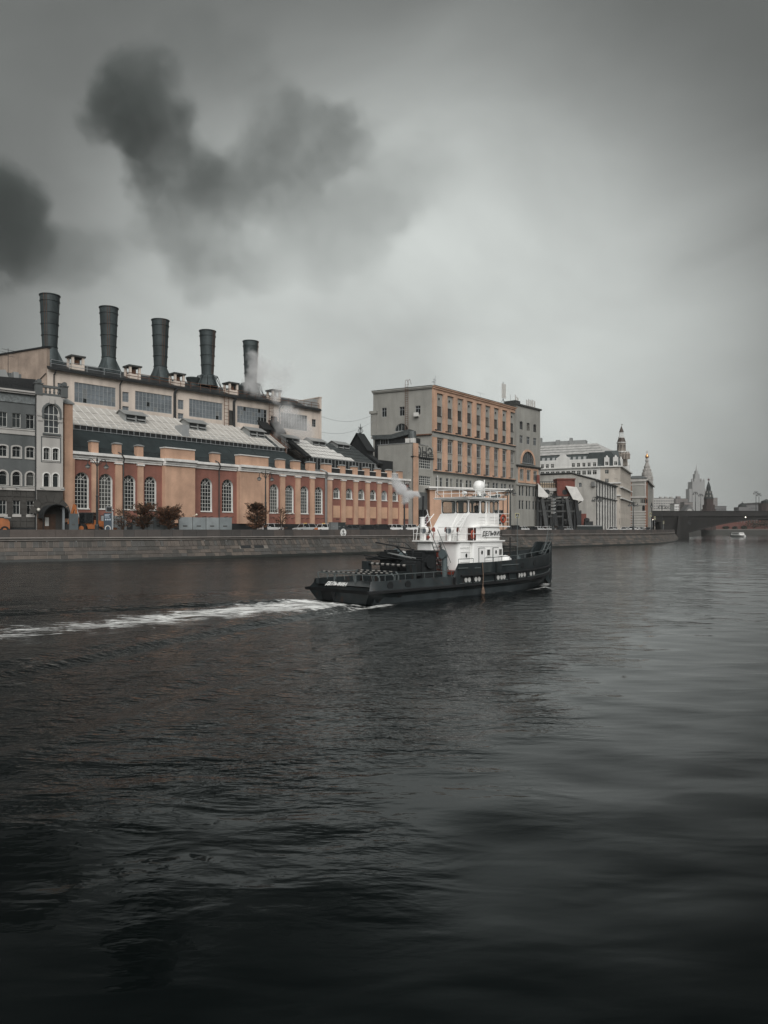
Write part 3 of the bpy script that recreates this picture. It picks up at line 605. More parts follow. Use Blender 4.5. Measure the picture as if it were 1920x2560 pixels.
# parapet posts
posts = [(3.05, 4.25), (7.2, 8.35), (11.35, 12.45)]+[(U1(530), U1(549))]+[(U1(a, -.2), U1(b_, -.2)) for a, b_ in ((696, 713), (734, 751), (772, 788))]+[(U1(810, -.2), U1(829, -.2))]+[(61.9+4.12*i, 63.3+4.12*i) for i in range(6)]+[(86.5, 87.9)]
for a, c in posts:
    s_ = MB(); s_.box(a, c, -.2, .9, 13.5, 15.3); s_.build('parapet_post', m_salmon, hall)
    s_ = MB(); s_.loft([[(a-.12, -.34, 15.3), (c+.12, -.34, 15.3), (c+.12, 1.0, 15.3), (a-.12, 1.0, 15.3)], [(a-.12, -.34, 15.42), (c+.12, -.34, 15.42), (c+.12, 1.0, 15.42), (a-.12, 1.0, 15.42)], [(a+.25, .1, 15.62), (c-.25, .1, 15.62), (c-.25, .6, 15.62), (a+.25, .6, 15.62)]]); s_.build('post_cap', m_zinc, hall)
for a, c in bays:
    s_ = MB(); s_.box(a, c, -.9, .5, 13.5, 15.35); s_.build('parapet_block', m_salmon, hall)
    s_ = MB(); s_.box(a-.1, c+.1, -1.05, .6, 15.35, 15.55); s_.build('post_cap', m_wroof, hall)
# balustrade panels between the posts at the low end
for i in range(6): s_ = MB(); s_.box(63.32+4.12*(i-1)+.0, 61.88+4.12*i, .2, .5, 13.5, 14.6); s_.build('parapet_panel', m_black, hall); s_ = MB(); s_.box(63.32+4.12*(i-1), 61.88+4.12*i, .1, .6, 14.6, 14.72); s_.build('parapet_rail', m_white, hall)
# lower dark metal roof, raised in seamed strips
zr0, zr1, vr = 13.45, 17.75, 5.5; nst = 17; UR = 54.0
for i in range(nst):
    a, c = -1.6+(UR+1.6)*i/nst, -1.6+(UR+1.6)*(i+1)/nst; k = .06*(i % 2); c1 = min(c, 50.5+3.5*(1))
    s_ = MB(); tp = lambda u_: (u_ if u_ < 50.2 else 50.2)
    s_.hexa([(a, .2, zr0), (c, .2, zr0), (c, .6, zr0-.4), (a, .6, zr0-.4), (tp(a), vr, zr1+k), (tp(c)+.02, vr, zr1+k), (tp(c)+.02, vr+.3, zr1-.4), (tp(a), vr+.3, zr1-.4)]); s_.build('roof_sheet', m_dark, hall)
s_ = MB(); railing(s_, [(-1, .95, 13.46), (54, .95, 13.46)], 1.0, 1.35, .03, (1.0, .5)); s_.build('roof_railing', m_black, hall)
# clerestory strip with walkway railing
s_ = MB(); s_.box(-1.6, 50.3, vr, vr+.4, zr1-.2, 18.55); s_.build('clerestory', m_black, hall)
s_ = MB(); railing(s_, [(-1.6, vr-.35, zr1-.05), (50.5, vr-.35, zr1-.05)], 1.0, 1.1, .035, (1.0, .08)); s_.build('walkway_railing', m_gframe, hall)
# pale glazed roof, panel by panel
g0, g1, gv0, gv1 = 18.55, 23.1, 5.45, 12.5; ncol = 36; ul, ur = -1.6, 50.3; cw = (ur-ul)/ncol
def slope_pt(u_, t_, lift=0.0): return (u_, gv0+(gv1-gv0)*t_-lift*.54, g0+(g1-g0)*t_+lift*.84)
b = MB(); b.hexa([slope_pt(ul, 0, -.3), slope_pt(ur, 0, -.3), slope_pt(ur, 0, -.02), slope_pt(ul, 0, -.02), slope_pt(ul, 1, -.3), slope_pt(ur, 1, -.3), slope_pt(ur, 1, -.02), slope_pt(ul, 1, -.02)]); b.box(ul, ur, gv0+.3, gv1+2, 12, g0-.1); b.prism([(ul, g0-.1), (ur, g0-.1), (ur, g1-.35), (ul, g1-.35)], gv1-.3, gv1+2); b.build('roof_deck', m_darkg, hall)
for i in range(ncol):
    for j in range(3):
        a, c = ul+cw*i+.05, ul+cw*(i+1)-.05; t0, t1_ = j/3+.004, (j+1)/3-.004; q = random.uniform(0, .02)
        s_ = MB(); s_.hexa([slope_pt(a, t0, 0), slope_pt(c, t0, 0), slope_pt(c, t0, .05+q), slope_pt(a, t0, .05+q), slope_pt(a, t1_, 0), slope_pt(c, t1_, 0), slope_pt(c, t1_, .03+q), slope_pt(a, t1_, .03+q)])
        mt = m_lroof
        if i == ncol-2 and j < 2: mt = m_droof
        s_.build('roof_panel', mt, hall)
b = MB()
for i in range(ncol+1): b.bar(slope_pt(ul+cw*i, 0, .07), slope_pt(ul+cw*i, 1, .07), .06, 4)
b.build('glazing_bars', m_wroof, hall)
b = MB(); b.box(ur+.1, ur+.35, gv0-.2, gv0+.1, 13.6, g0); b.hexa([slope_pt(ur+.05, -.02, .0), slope_pt(ur+.4, -.02, .0), slope_pt(ur+.4, -.02, .3), slope_pt(ur+.05, -.02, .3), slope_pt(ur+.05, 1, .0), slope_pt(ur+.4, 1, 0), slope_pt(ur+.4, 1, .3), slope_pt(ur+.05, 1, .3)]); b.build('verge', m_rusty, hall)
s_ = MB(); railing(s_, [slope_pt(ul, .05, .05), slope_pt(ur, .05, .05)], .55, 1.15, .025, (1.0,)); s_.build('snow_rail', m_gframe, hall)
s_ = MB(); railing(s_, [slope_pt(ur+.9, 0, .0), slope_pt(ur+.9, 1, 0)], .9, 1.2, .05, (1.0, .3)); s_.build('roof_ladder', m_rusty, hall)
# a skylight hatch standing out of the glazed roof
uh = U1(445, 7); s_ = MB(); s_.box(uh, uh+1.5, 5.6, 8.0, 18.6, 20.9); s_.build('roof_hatch', M('hatch_grey', (.30,.31,.31), .6, .1, 1), hall)
# ridge ventilators with louvred fronts
def ventil(u_, v_, z_, w_=4.3, d_=3.0, h_=1.2, root=hall, fr=None):
    b = MB(); b.box(u_, u_+w_, v_, v_+d_, z_-1.2, z_+h_); b.prism([(0, 0)], 0, 0) if False else None
    # end gables
    for x in (u_, u_+w_-.1): b.add([(x, v_, z_+h_), (x, v_+d_, z_+h_), (x, v_+d_/2, z_+h_+.75), (x+.1, v_, z_+h_), (x+.1, v_+d_, z_+h_), (x+.1, v_+d_/2, z_+h_+.75)], [(0, 1, 2), (3, 5, 4), (0, 2, 5, 3), (2, 1, 4, 5)])
    o = b.build('ventilator', M('ventilator_grey', (.27,.28,.275), .6, .15, 1, streak=.1), root, fr)
    inv = (lambda bb: bb) 
    r_ = MB()
    for s_ in (0, 1):
        y0, y1 = (v_-.35, v_+d_/2) if s_ == 0 else (v_+d_/2, v_+d_+.35); za, zb_ = (z_+h_-.15, z_+h_+.78) if s_ == 0 else (z_+h_+.78, z_+h_-.15)
        r_.hexa([(u_-.3, y0, za), (u_+w_+.3, y0, za), (u_+w_+.3, y1, zb_), (u_-.3, y1, zb_), (u_-.3, y0, za+.1), (u_+w_+.3, y0, za+.1), (u_+w_+.3, y1, zb_+.1), (u_-.3, y1, zb_+.1)])
    r_ = r_.build('ventilator_roof', m_zinc, root, fr)
    for k in (0, 1):
        a = u_+.3+k*(w_/2-.05); l_ = MB(); l_.box(a, a+w_/2-.5, v_-.06, v_-.01, z_+.05, z_+h_-.2); l_.build('louvre_opening', m_black, root, fr)
        l_ = MB(); zz = z_+.45; l_.hexa([(a+.05, v_-.35, zz-.25), (a+w_/2-.55, v_-.35, zz-.25), (a+w_/2-.55, v_-.05, zz), (a+.05, v_-.05, zz), (a+.05, v_-.35, zz-.2), (a+w_/2-.55, v_-.35, zz-.2), (a+w_/2-.55, v_-.05, zz+.05), (a+.05, v_-.05, zz+.05)]); l_.build('louvre_blade', m_zinc, root, fr)
for px in (337, 492, 641):
    v_ = 8.6; ventil(U1(px, v_)-2.0, v_, 20.9)
# second, lower glazed roof towards the low end
h0, h1, hv0, hv1, hl, hr = 17.0, 21.6, 3.0, 10.0, 55.0, 77.0; nc2, nr2 = 22, 5; cw2 = (hr-hl)/nc2
def sp2(u_, t_, lift=0.0): return (u_, hv0+(hv1-hv0)*t_-lift*.55, h0+(h1-h0)*t_+lift*.83)
b = MB(); b.hexa([sp2(hl, 0, -.3), sp2(hr, 0, -.3), sp2(hr, 0, -.02), sp2(hl, 0, -.02), sp2(hl, 1, -.3), sp2(hr, 1, -.3), sp2(hr, 1, -.02), sp2(hl, 1, -.02)]); b.box(hl, hr, hv0+.4, 13, 12, h0-.15); b.build('roof_deck', m_black, hall)
for i in range(nc2):
    for j in range(nr2):
        a, c = hl+cw2*i+.06, hl+cw2*(i+1)-.06; t0, t1_ = j/nr2+.012, (j+1)/nr2-.012
        edge = 14.3-1.4*j+(.8 if j == 4 else 0); mt = m_wroof if i < edge and not (j == 2 and i in (12, 13)) else m_droof
        if i > 13 and j > 3: mt = m_droof
        s_ = MB(); s_.hexa([sp2(a, t0, 0), sp2(c, t0, 0), sp2(c, t0, .06), sp2(a, t0, .06), sp2(a, t1_, 0), sp2(c, t1_, 0), sp2(c, t1_, .06), sp2(a, t1_, .06)]); s_.build('roof_panel', mt, hall)
s_ = MB(); s_.wall(rect(hl-1, hr+1, 13.4, h0), [rect(hl-.9+1.15*i, hl-.9+1.15*i+1.02, 14.3+.05, h0-.15) for i in range(20)], hv0-.1, .1); s_.build('clerestory_frame', m_zinc, hall)
s_ = MB(); s_.box(hl-1, hr+1, hv0, hv0+.05, 13.5, h0-.05); s_.build('clerestory_glass', m_glass, hall)
s_ = MB(); railing(s_, [(52.5, 2.2, 13.6), (hl-.6, 2.8, 15), (50.8, 5.4, 18.4)], 1.0, .8, .04, (1.0, .5)); s_.build('stair_railing', m_black, hall)
for px, w_ in ((718, 4.4), (785, 4.4), (847, 4.4)): ventil(U1(px, 8.2)-.6, 8.2, 20.3, w_, 3.2, 1.2)
# dark carved gables at the roof ends
def gable(u_, v_, z_, w_, h_, d_, name):
    b = MB(); b.prism([(0, 0)], 0, 0) if False else None
    b.loft([[(u_, v_, z_), (u_+d_, v_, z_), (u_+d_, v_+w_, z_), (u_, v_+w_, z_)], [(u_, v_, z_+h_*.45), (u_+d_, v_, z_+h_*.45), (u_+d_, v_+w_, z_+h_*.45), (u_, v_+w_, z_+h_*.45)], [(u_, v_+w_*.5-.05, z_+h_), (u_+d_, v_+w_*.5-.05, z_+h_), (u_+d_, v_+w_*.5+.05, z_+h_), (u_, v_+w_*.5+.05, z_+h_)]])
    for s0, s1 in (((v_-.4, z_+h_*.42), (v_+w_*.5, z_+h_+.25)), ((v_+w_*.5, z_+h_+.25), (v_+w_+.4, z_+h_*.42))):
        b.hexa([(u_-.4, s0[0], s0[1]), (u_+d_+.4, s0[0], s0[1]), (u_+d_+.4, s1[0], s1[1]), (u_-.4, s1[0], s1[1]), (u_-.4, s0[0], s0[1]+.25), (u_+d_+.4, s0[0], s0[1]+.25), (u_+d_+.4, s1[0], s1[1]+.25), (u_-.4, s1[0], s1[1]+.25)])
    b.build(name, m_black, hall)
m_gab = m_black
gable(51.5, 9.6, 20.5, 4.2, 4.4, 2.2, 'carved_gable'); gable(48.6, 10.5, 21.5, 3.6, 3.2, 2.0, 'carved_gable')
gable(77.2, 5.5, 17, 6.5, 7.4, 2.2, 'carved_gable')
b = MB(); b.hexa([sp2(hr+.3, -.1, 0), sp2(hr+2.2, -.1, 0), sp2(hr+2.2, -.1, .6), sp2(hr+.3, -.1, .6), sp2(hr+.3, 1, 0), sp2(hr+2.2, 1, 0), sp2(hr+2.2, 1, .6), sp2(hr+.3, 1, .6)]); b.build('verge', m_black, hall)
b = MB(); b.hexa([sp2(hl-1.6, -.1, 0), sp2(hl-.1, -.1, 0), sp2(hl-.1, -.1, .5), sp2(hl-1.6, -.1, .5), sp2(hl-1.6, 1.1, 0), sp2(hl-.1, 1.1, 0), sp2(hl-.1, 1.1, .5), sp2(hl-1.6, 1.1, .5)]); b.build('verge', m_black, hall)
b = MB(); b.box(hr+2.2, 84, 3, 12, 12, 18); b.build('roof_block', m_black, hall)
b = MB(); cu, cv, cz_ = 78.3, 8.7, 24.6; b.bar((cu, cv, cz_), (cu, cv, cz_+2.6), .07, 6)
for k in range(6):
    a_ = k*math.pi/3; b.path([(cu+.1*math.cos(a_), cv+.1*math.sin(a_), cz_+.2), (cu+.7*math.cos(a_), cv+.7*math.sin(a_), cz_+.8), (cu+.3*math.cos(a_), cv+.3*math.sin(a_), cz_+1.5), (cu+.55*math.cos(a_), cv+.55*math.sin(a_), cz_+1.9)], .045, 4)
b.build('finial', m_black, hall)
# downpipes
for px, v_ in ((308, -.45), (547, -.3), (816, -.3), (813, -.3)):
    u_ = U1(px, v_); s_ = MB(); s_.path([(u_-.9, .4, 14.2), (u_-.5, -.9, 13.6), (u_, -.85, 12.9), (u_, v_-.1, 12.2), (u_, v_-.1, .2)], .10, 8); s_.build('downpipe', m_darkg if px < 700 else m_zinc, hall)
for px in (160.5,):                                                 # tall salmon pier against the town house
    a, c = U1(161.5, -.8), U1(182, -.8); s_ = MB(); s_.box(a, c, -.8, 4, 2.2, F1.z(171, 1010, -.8)); s_.build('end_pier', m_salmon, hall)
    s_ = MB(); zt = F1.z(171, 1010, -.8); s_.loft([[(a-.2, -1, zt), (c+.2, -1, zt), (c+.2, 4, zt), (a-.2, 4, zt)], [(a-.2, -1, zt+.2), (c+.2, -1, zt+.2), (c+.2, 4, zt+.2), (a-.2, 4, zt+.2)], [(a+.6, 0, zt+1), (c-.6, 0, zt+1), (c-.6, 3, zt+1), (a+.6, 3, zt+1)]]); s_.build('pier_cap', m_zinc, hall)
    s_ = MB(); s_.box(a-.01, c+.01, -.85, 0, 0, 2.2); s_.build('plinth', m_black, hall)
s_ = MB(); u_ = U1(483, -1.1); s_.bar((u_, -1.0, 3.5), (u_, -2.0, 3.6), .06); s_.lathe([(.01, -.25), (.25, 0), (.01, .25)], 10, (u_, -2.1, 3.7)); s_.build('wall_lamp', M('lamp_globe', (.7,.66,.55), .3, .05, 1), hall)

# ---------------------------------------------------------------- boiler house behind, with the five stacks
F3 = through((117, 129.4), (803, 175.6), STREET); U3 = lambda px, v=0: F3.u(px, v)
bh = thing('boiler_house', 'cream boiler house with big steel windows and five tall dark metal stacks', 'building', frame=F3)
BL, ZE = 63.86, 29.25
wins = [(U3(186), U3(289)), (U3(338), U3(430)), (U3(473), U3(556)), (U3(593), U3(667)), (U3(702), U3(768))]
wz0, wz1 = 24.0, 27.6
sm = [(U3(306), U3(322)), (U3(445), U3(459))]
holes = [rect(a, c, wz0, wz1) for a, c in wins]+[rect(U3(144), U3(161), 25.1, 27.0)]
for a, c in sm: holes += [rect(a, c, 25.2, 27.1), rect(a, c, 22.5, 24.4)]
dd = [(U3(571), U3(584)), (U3(677), U3(694))]
for a, c in dd: holes.append(rect(a, c, 23.2, 26.4))
holes.append(rect(U3(780), U3(790), 25.2, 27.0))
b = MB(); b.wall(rect(0, BL, 14, ZE), holes, 0, .35); b.box(.0, BL, .4, 18, 0, ZE-.1); b.build('wall', m_cream, bh)
pcache = {}
for i, (a, c) in enumerate(wins):
    w_, h_ = c-a, wz1-wz0; nc, nr = 10, 4; fr_ = MB(); fr_.box(0, w_, .1, .2, 0, .08); fr_.box(0, w_, .1, .2, h_-.08, h_)
    for k in range(nc+1): x = .03+(w_-.06)*k/nc; fr_.box(x-.035, x+.035, .08, .2, 0, h_)
    for k in range(1, nr): z = h_*k/nr; fr_.box(0, w_, .1, .19, z-.02, z+.02)
    o = fr_.build('window', m_gframe, bh, loc=(a, 0, wz0))
    for k in range(nc):
        for r in range(nr):
            x0, x1 = w_*k/nc+.05, w_*(k+1)/nc-.05; key = round(x1-x0, 3)
            if key not in pcache: q = MB(); q.box(0, x1-x0, 0, .02, 0, h_/nr-.06); pcache[key] = [q.mesh('pane', mm) for mm in (m_gglass, m_glass, M('milky_pane', (.17,.18,.18), .5, .2, 1))]
            p_ = random.random(); dark = (p_ < .04) or (i == 4) or (i == 3 and k > 6 and random.random() < .8)
            put('pane', pcache[key][1 if dark else (2 if p_ > .93 else 0)], o, (x0, .15+random.uniform(-.01, .01), h_*r/nr+.03))
for a, c in sm:
    for z in (25.2, 22.5): window(bh, (a+c)/2, .2, z, c-a, 1.9, 2, 3, fm=m_gframe, gm=m_gglass)
window(bh, U3(152.5), .2, 25.1, U3(161)-U3(144), 1.9, 2, 3, fm=m_gframe, gm=m_gglass)
window(bh, U3(785), .2, 25.2, U3(790)-U3(780), 1.8, 2, 3, fm=m_gframe, gm=m_glass)
for a, c in dd: window(bh, (a+c)/2, .2, 23.2, c-a, 3.2, 3, 1, fm=m_darkg, gm=m_glass)
b = MB(); b.hexa([(0, -.7, ZE), (BL-.6, -.7, ZE), (BL-.6, 9.5, 32.7), (0, 9.5, 32.7), (0, -.7, ZE+.25), (BL-.6, -.7, ZE+.25), (BL-.6, 9.5, 32.95), (0, 9.5, 32.95)]); b.hexa([(0, 9.5, 32.7), (BL-.6, 9.5, 32.7), (BL-.6, 18, 29.5), (0, 18, 29.5), (0, 9.5, 32.95), (BL-.6, 9.5, 32.95), (BL-.6, 18, 29.75), (0, 18, 29.75)]); b.build('roof', m_black, bh)
b = MB(); b.box(0, BL-.6, -.8, -.55, ZE-.2, ZE+.1); b.build('gutter', m_black, bh)
s_ = MB(); railing(s_, [(.6, -.3, ZE+.3), (U3(300), -.3, ZE+.3)], 1.3, 3.0, .045, (1.0, .5)); s_.build('eaves_railing', m_gframe, bh)
s_ = MB(); railing(s_, [(U3(315), -.3, ZE+.3), (BL-1, -.3, ZE+.3)], 1.3, 2.2, .06, (1.0, .55)); s_.build('eaves_railing', m_rusty, bh)
# end walls stand above the eaves; the left flank is bare rough plaster
b = MB(); b.box(BL-.6, BL, -.12, 19, 14, 32.3); b.box(BL-.75, BL+.1, -.2, 19, 32.3, 32.5); b.build('end_wall', m_cream, bh)
A = F3.w(0, -.02, 0); dl = Vector((-.89, .455, 0)).normalized(); Mi = bh.matrix_basis.inverted()
def flank(d, z, off=0.0): q = A+dl*d+Vector((dl.y, -dl.x, 0))*off; return Mi @ Vector((q.x, q.y, z+STREET))
b = MB(); b.hexa([flank(0, 10), flank(30, 10), flank(30, 10, .6), flank(0, 10, .6), flank(0, 32.9), flank(30, 32.9), flank(30, 32.9, .6), flank(0, 32.9, .6)]); b.build('flank_wall', m_brick, bh)
b = MB(); b.hexa([flank(-.2, 32.9, -.2), flank(30, 32.9, -.2), flank(30, 32.9, .8), flank(-.2, 32.9, .8), flank(-.2, 33.15, -.2), flank(30, 33.15, -.2), flank(30, 33.15, .8), flank(-.2, 33.15, .8)]); b.build('coping', m_black, bh)
b = MB(); pts = [flank(.1, 28.4, -.12), flank(2.6, 26.9, -.12), flank(4.0, 25, -.12), flank(6.4, 19, -.12)]; b.path(pts, .07, 5); b.build('cable', m_black, bh)
for px in (135, 300, 437, 585, 699):
    u_ = U3(px, -.2); wide = .28 if px in (437, 585) else .11; s_ = MB(); s_.path([(u_+.3, -.6, ZE-.1), (u_, -.2, ZE-1.0), (u_, -.2, 20)], wide, 8); s_.build('downpipe', m_black, bh)
def ladder(root, u_, v_, z0, z1, mat, w_=.9, r=.045, step=.75):
    s_ = MB(); s_.bar((u_, v_, z0), (u_, v_, z1), r, 4); s_.bar((u_+w_, v_, z0), (u_+w_, v_, z1), r, 4)
    for z in np.arange(z0+.2, z1, step): s_.bar((u_, v_, z), (u_+w_, v_, z), r*.7, 4)
    s_.build('ladder', mat, root)
ladder(bh, U3(561, -.5), -.5, 21, ZE+1.5, m_rusty, 1.1, .07); ladder(bh, U3(673, -.5), -.5, 21, ZE+1.5, m_rusty, 1.1, .07)
# stacks
for i, px in enumerate((124.5, 272, 401, 519, 626.6)):
    v_ = 7.0; u_ = U3(px, v_); zt = F3.z(px, (739, 770, 801, 828, 854)[i], v_); zb_ = 32.4; H = zt-zb_
    r0, r1 = 1.30, 1.74; rad = lambda z: r0+(r1-r0)*((z-zb_)/H)
    ch = MB()
    if i < 3: prof = [(2.0, -.3), (1.30, 2.2)]; zs0 = 2.2
    else: prof = [(1.34, 2.2)]; zs0 = 2.2
    ch.lathe(prof+[(r0+(r1-r0)*((z-zs0)/(H-zs0)), z) for z in np.linspace(zs0, H, 6)]+[(r1-.12, H), (r1-.2, H-1.5)], 28, (u_, v_, zb_), cap=False)
    co = ch.build('stack', m_chim, bh, smooth=True)
    for k in range(5):
        z = zs0+(H-zs0)*(k+.05)/4.6; rr_ = r0+(r1-r0)*((z-zs0)/(H-zs0)); q = MB(); q.lathe([(rr_-.02, z-.09), (rr_+.10, z-.06), (rr_+.10, z+.06), (rr_-.02, z+.09)], 28, (u_, v_, zb_), cap=False); q.build('stack_ring', m_chim, co, smooth=True)
    q = MB(); la = -2.4+.35*i
    for dz_ in (-.12, .12): q.bar((u_+(r0+.12)*math.cos(la+dz_), v_+(r0+.12)*math.sin(la+dz_), zb_+2.3), (u_+(r1+.16)*math.cos(la+dz_), v_+(r1+.16)*math.sin(la+dz_), zb_+H), .035, 4)
    q.build('stack_ladder', m_rusty, co)
    q = MB(); q.lathe([(r1-.02, H-.18), (r1+.12, H-.12), (r1+.12, H+.02), (r1-.12, H+.02)], 28, (u_, v_, zb_), cap=False); q.build('stack_rim', m_chim, co, smooth=True)
    if i >= 3:
        q = MB(); q.lathe([(2.3, -.2), (2.15, .3), (1.4, 2.2)], 16, (u_, v_, zb_), cap=False); q.build('stack_skirt', m_chim, co)
        q = MB()
        for k in range(8):
            a_ = k*math.pi/4+.2; q.bar((u_+1.5*math.cos(a_), v_+1.5*math.sin(a_), zb_+2.25), (u_+2.9*math.cos(a_), v_+2.9*math.sin(a_), zb_-.4), .09, 5); q.bar((u_+2.2*math.cos(a_), v_+2.2*math.sin(a_), zb_+1.9), (u_+1.4*math.cos(a_), v_+1.4*math.sin(a_), zb_+1.9), .1, 5); q.bar((u_+2.2*math.cos(a_), v_+2.2*math.sin(a_), zb_+1.9), (u_+2.95*math.cos(a_), v_+2.95*math.sin(a_), zb_-.4), .06, 4)
        q.lathe([(2.25, 1.82), (2.25, 1.98)], 16, (u_, v_, zb_), cap=False); q.build('stack_truss', m_chim, co)
        q = MB(); q.lathe([(.9, -.3), (1.0, .6), (1.45, 1.5), (1.5, 1.75), (.3, 2.0)], 16, (u_-5.2, v_-2.5, zb_-1.2)); q.build('hopper_vent', m_chim, bh)
    else:
        q = MB(); q.loft([[(u_-1.9, v_-1.9, zb_-.8), (u_+1.9, v_-1.9, zb_-.8), (u_+1.9, v_+1.9, zb_-.8), (u_-1.9, v_+1.9, zb_-.8)], [(u_-.92, v_-.92, zb_+2.1), (u_+.92, v_-.92, zb_+2.1), (u_+.92, v_+.92, zb_+2.1), (u_-.92, v_+.92, zb_+2.1)]]); q.build('stack_skirt', m_chim, co)
for px, py in ((189, 909), (331, 931), (442, 949), (577, 975), (684, 985)):
    v_ = 2.2; u_ = U3(px, v_); zz = 30.4; w_ = 1.15; s_ = MB(); s_.box(u_-w_, u_+w_, v_-w_, v_+w_, zz-.6, zz+.6)
    for a in (-1, 1):
        for c in (-1, 1): s_.box(u_+a*(w_-.2)-.2, u_+a*(w_-.2)+.2, v_+c*(w_-.2)-.2, v_+c*(w_-.2)+.2, zz+.6, zz+2.0)
    o = s_.build('roof_vent', m_cream, bh); s_ = MB(); s_.box(u_-w_-.2, u_+w_+.2, v_-w_-.2, v_+w_+.2, zz+2.0, zz+2.3); s_.build('vent_cap', m_darkg, o)
    s_ = MB(); s_.box(u_-.3, u_+.5, v_-.4, v_+.4, zz+.7, zz+1.6); s_.build('vent_fan', m_rusty, o)
b = MB(); u_ = U3(760, 1); b.hexa([(u_, .5, 29.6), (BL-.7, .5, 29.6), (BL-.7, 6, 29.6), (u_, 6, 29.6), (u_+2.4, .5, 31.9), (BL-.7, .5, 31.9), (BL-.7, 6, 31.9), (u_+2.4, 6, 31.9)]); b.build('lift_housing', m_zinc, bh)
# ---------------------------------------------------------------- office block with salmon pilasters
def text_mesh(txt, size, depth, mat, mirror=False, font_w=0.0):
    cu = bpy.data.curves.new('text', 'FONT'); cu.body = txt; cu.size = size; cu.extrude = depth; cu.offset = font_w; cu.align_x = 'CENTER'; cu.resolution_u = 3
    o = bpy.data.objects.new('text', cu); C.objects.link(o); dg = bpy.context.evaluated_depsgraph_get(); me = bpy.data.meshes.new_from_object(o.evaluated_get(dg)); bpy.data.objects.remove(o); bpy.data.curves.remove(cu)
    me.transform(Matrix.Rotation(R(90), 4, 'X'))
    if mirror: me.transform(Matrix.Scale(-1, 4, (1, 0, 0)))
    me.materials.clear(); me.materials.append(mat); return me
F2 = through((1080, 190), (1287, 224.7), STREET); U2 = lambda px, v=0: F2.u(px, v)
ob = thing('office_block', 'tall grey office block with salmon pilasters and roof antennas behind the tug', 'building', frame=F2)
L2 = 44.2; ZT = 38.0; wc = [3.22+4.88*i for i in range(9)]; wc[8] = 42.2
rows2 = ((30.65, 33.14, 1.05), (26.75, 28.85, 1.05), (21.3, 24.37, 1.25), (16.5, 19.58, 1.25))
holes = [rect(c-h, c+h, a, b_) for c in wc for a, b_, h in rows2]+[rect(c+k-.62, c+k+.62, 11.88, 14.65) for c in wc for k in (-.95, .95)]
b = MB(); b.wall(rect(0, L2, 0, ZT), holes, 0, .35); b.slab([(.5, .4), (L2, .4), (L2, 17), (-2.2, 17)], 0, ZT-.3); b.build('wall', m_grey, ob)
for c in wc:
    for i, (a, b_, h) in enumerate(rows2):
        fm_, gm_ = (m_bframe, m_bglass) if i < 2 else (m_gframe, m_bglass)
        window(ob, c, .2, a, 2*h, b_-a, 2 if i < 2 else 3, 1, fm=fm_, gm=gm_, rows_at=[(b_-a)*.68], mun=.09, fr=.1)
        if i != 1 and i != 3: s_ = MB(); s_.box(c-h-.1, c+h+.1, -.14, .05, a-.14, a-.02); s_.build('window_sill', m_darkg if i < 2 else m_grey, ob)
    for k in (-.95, .95): window(ob, c+k, .2, 11.88, 1.24, 2.77, 1, 1, fm=m_gframe, gm=m_bglass, rows_at=[1.9], mun=.08, fr=.09)
    s_ = MB(); s_.box(c-.35, c+.0, -.2, .02, 34.8, 35.3); s_.build('wall_bracket', m_black, ob)
    for z in (26.55, 16.3):
        s_ = MB(); s_.box(c-2.6, c-1.3, -.75, -.45, z+.12, z+.3); s_.build('floodlight', m_black, ob)
for i in range(9):
    c = .85 if i == 0 else (wc[i-1]+wc[i])/2; hwid = .85 if i == 0 else .95
    for z0, z1 in ((26.6, 36.4), (16.3, 24.9)):
        s_ = MB(); s_.box(c-hwid, c+hwid, -.42, -.0, z0, z1); s_.build('pilaster', m_salmon, ob)
b = MB(); b.box(0, L2, -.42, 0, 36.4, 37.3); b.build('frieze', m_salmon, ob)
b = MB(); b.box(-.1, L2, -.7, .1, 37.3, 37.6); b.box(-.2, L2, -.9, .1, 37.75, 38.0); b.box(0, L2, -.6, .1, 37.6, 37.75); b.build('cornice', m_salmon, ob)
b = MB(); b.box(-.1, L2, -.95, .0, 38.0, 38.14); b.build('coping', m_darkg, ob)
b = MB(); b.box(0, L2, -.48, 0, 24.9, 26.0); b.build('band', m_grey, ob)
for z in (26.1, 15.9): b = MB(); b.box(-.1, L2, -.75, 0, z, z+.22); b.build('belt_course', m_darkg, ob); b = MB(); b.box(-.1, L2, -.65, 0, z+.222, z+.42); b.build('belt_course', m_salmon, ob)
# flank facing the power station
F2s = through((933, 197.9), (1080, 190), STREET); us = lambda px: F2s.u(px); zs = lambda px, py: F2s.z(px, py)
wl = [(954.7, 966.4, 1020, 1042.6), (999, 1011, 1017.5, 1040), (1038.7, 1051, 1014.6, 1037)]
LS = us(1080); holes = [rect(us(a), us(c), zs(a, e), zs(a, d)) for a, c, d, e in wl]+[arch(us(987), us(1020), zs(1003, 1078), zs(1003, 1058.5))]
b = MB(); b.wall(rect(0, LS, 0, ZT), holes, 0, .35); b.build('flank_wall', m_grey, ob, F2s)
for a, c, d, e in wl: window(ob, (us(a)+us(c))/2, .2, zs(a, e), us(c)-us(a), zs(a, d)-zs(a, e), 2, 1, frame=F2s, fm=m_gframe, gm=m_glass, rows_at=[1.6], mun=.08)
window(ob, us(1003.5), .25, zs(1003, 1078), us(1020)-us(987), zs(1003, 1058.5)-zs(1003, 1078), 4, 1, frame=F2s, fm=m_gframe, gm=m_glass, kind_='arch', mun=.1, rise=(us(1020)-us(987))/2)
b = MB(); b.box(-.1, LS+.1, -.35, 0, ZT-.6, ZT-.35); b.box(-.2, LS+.3, -.5, 0, ZT-.34, ZT); b.build('cornice', m_grey, ob, F2s)
b = MB(); b.box(-.3, LS+.2, -.55, 17, ZT+.0, ZT+.13); b.build('roof', m_darkg, ob, F2s)
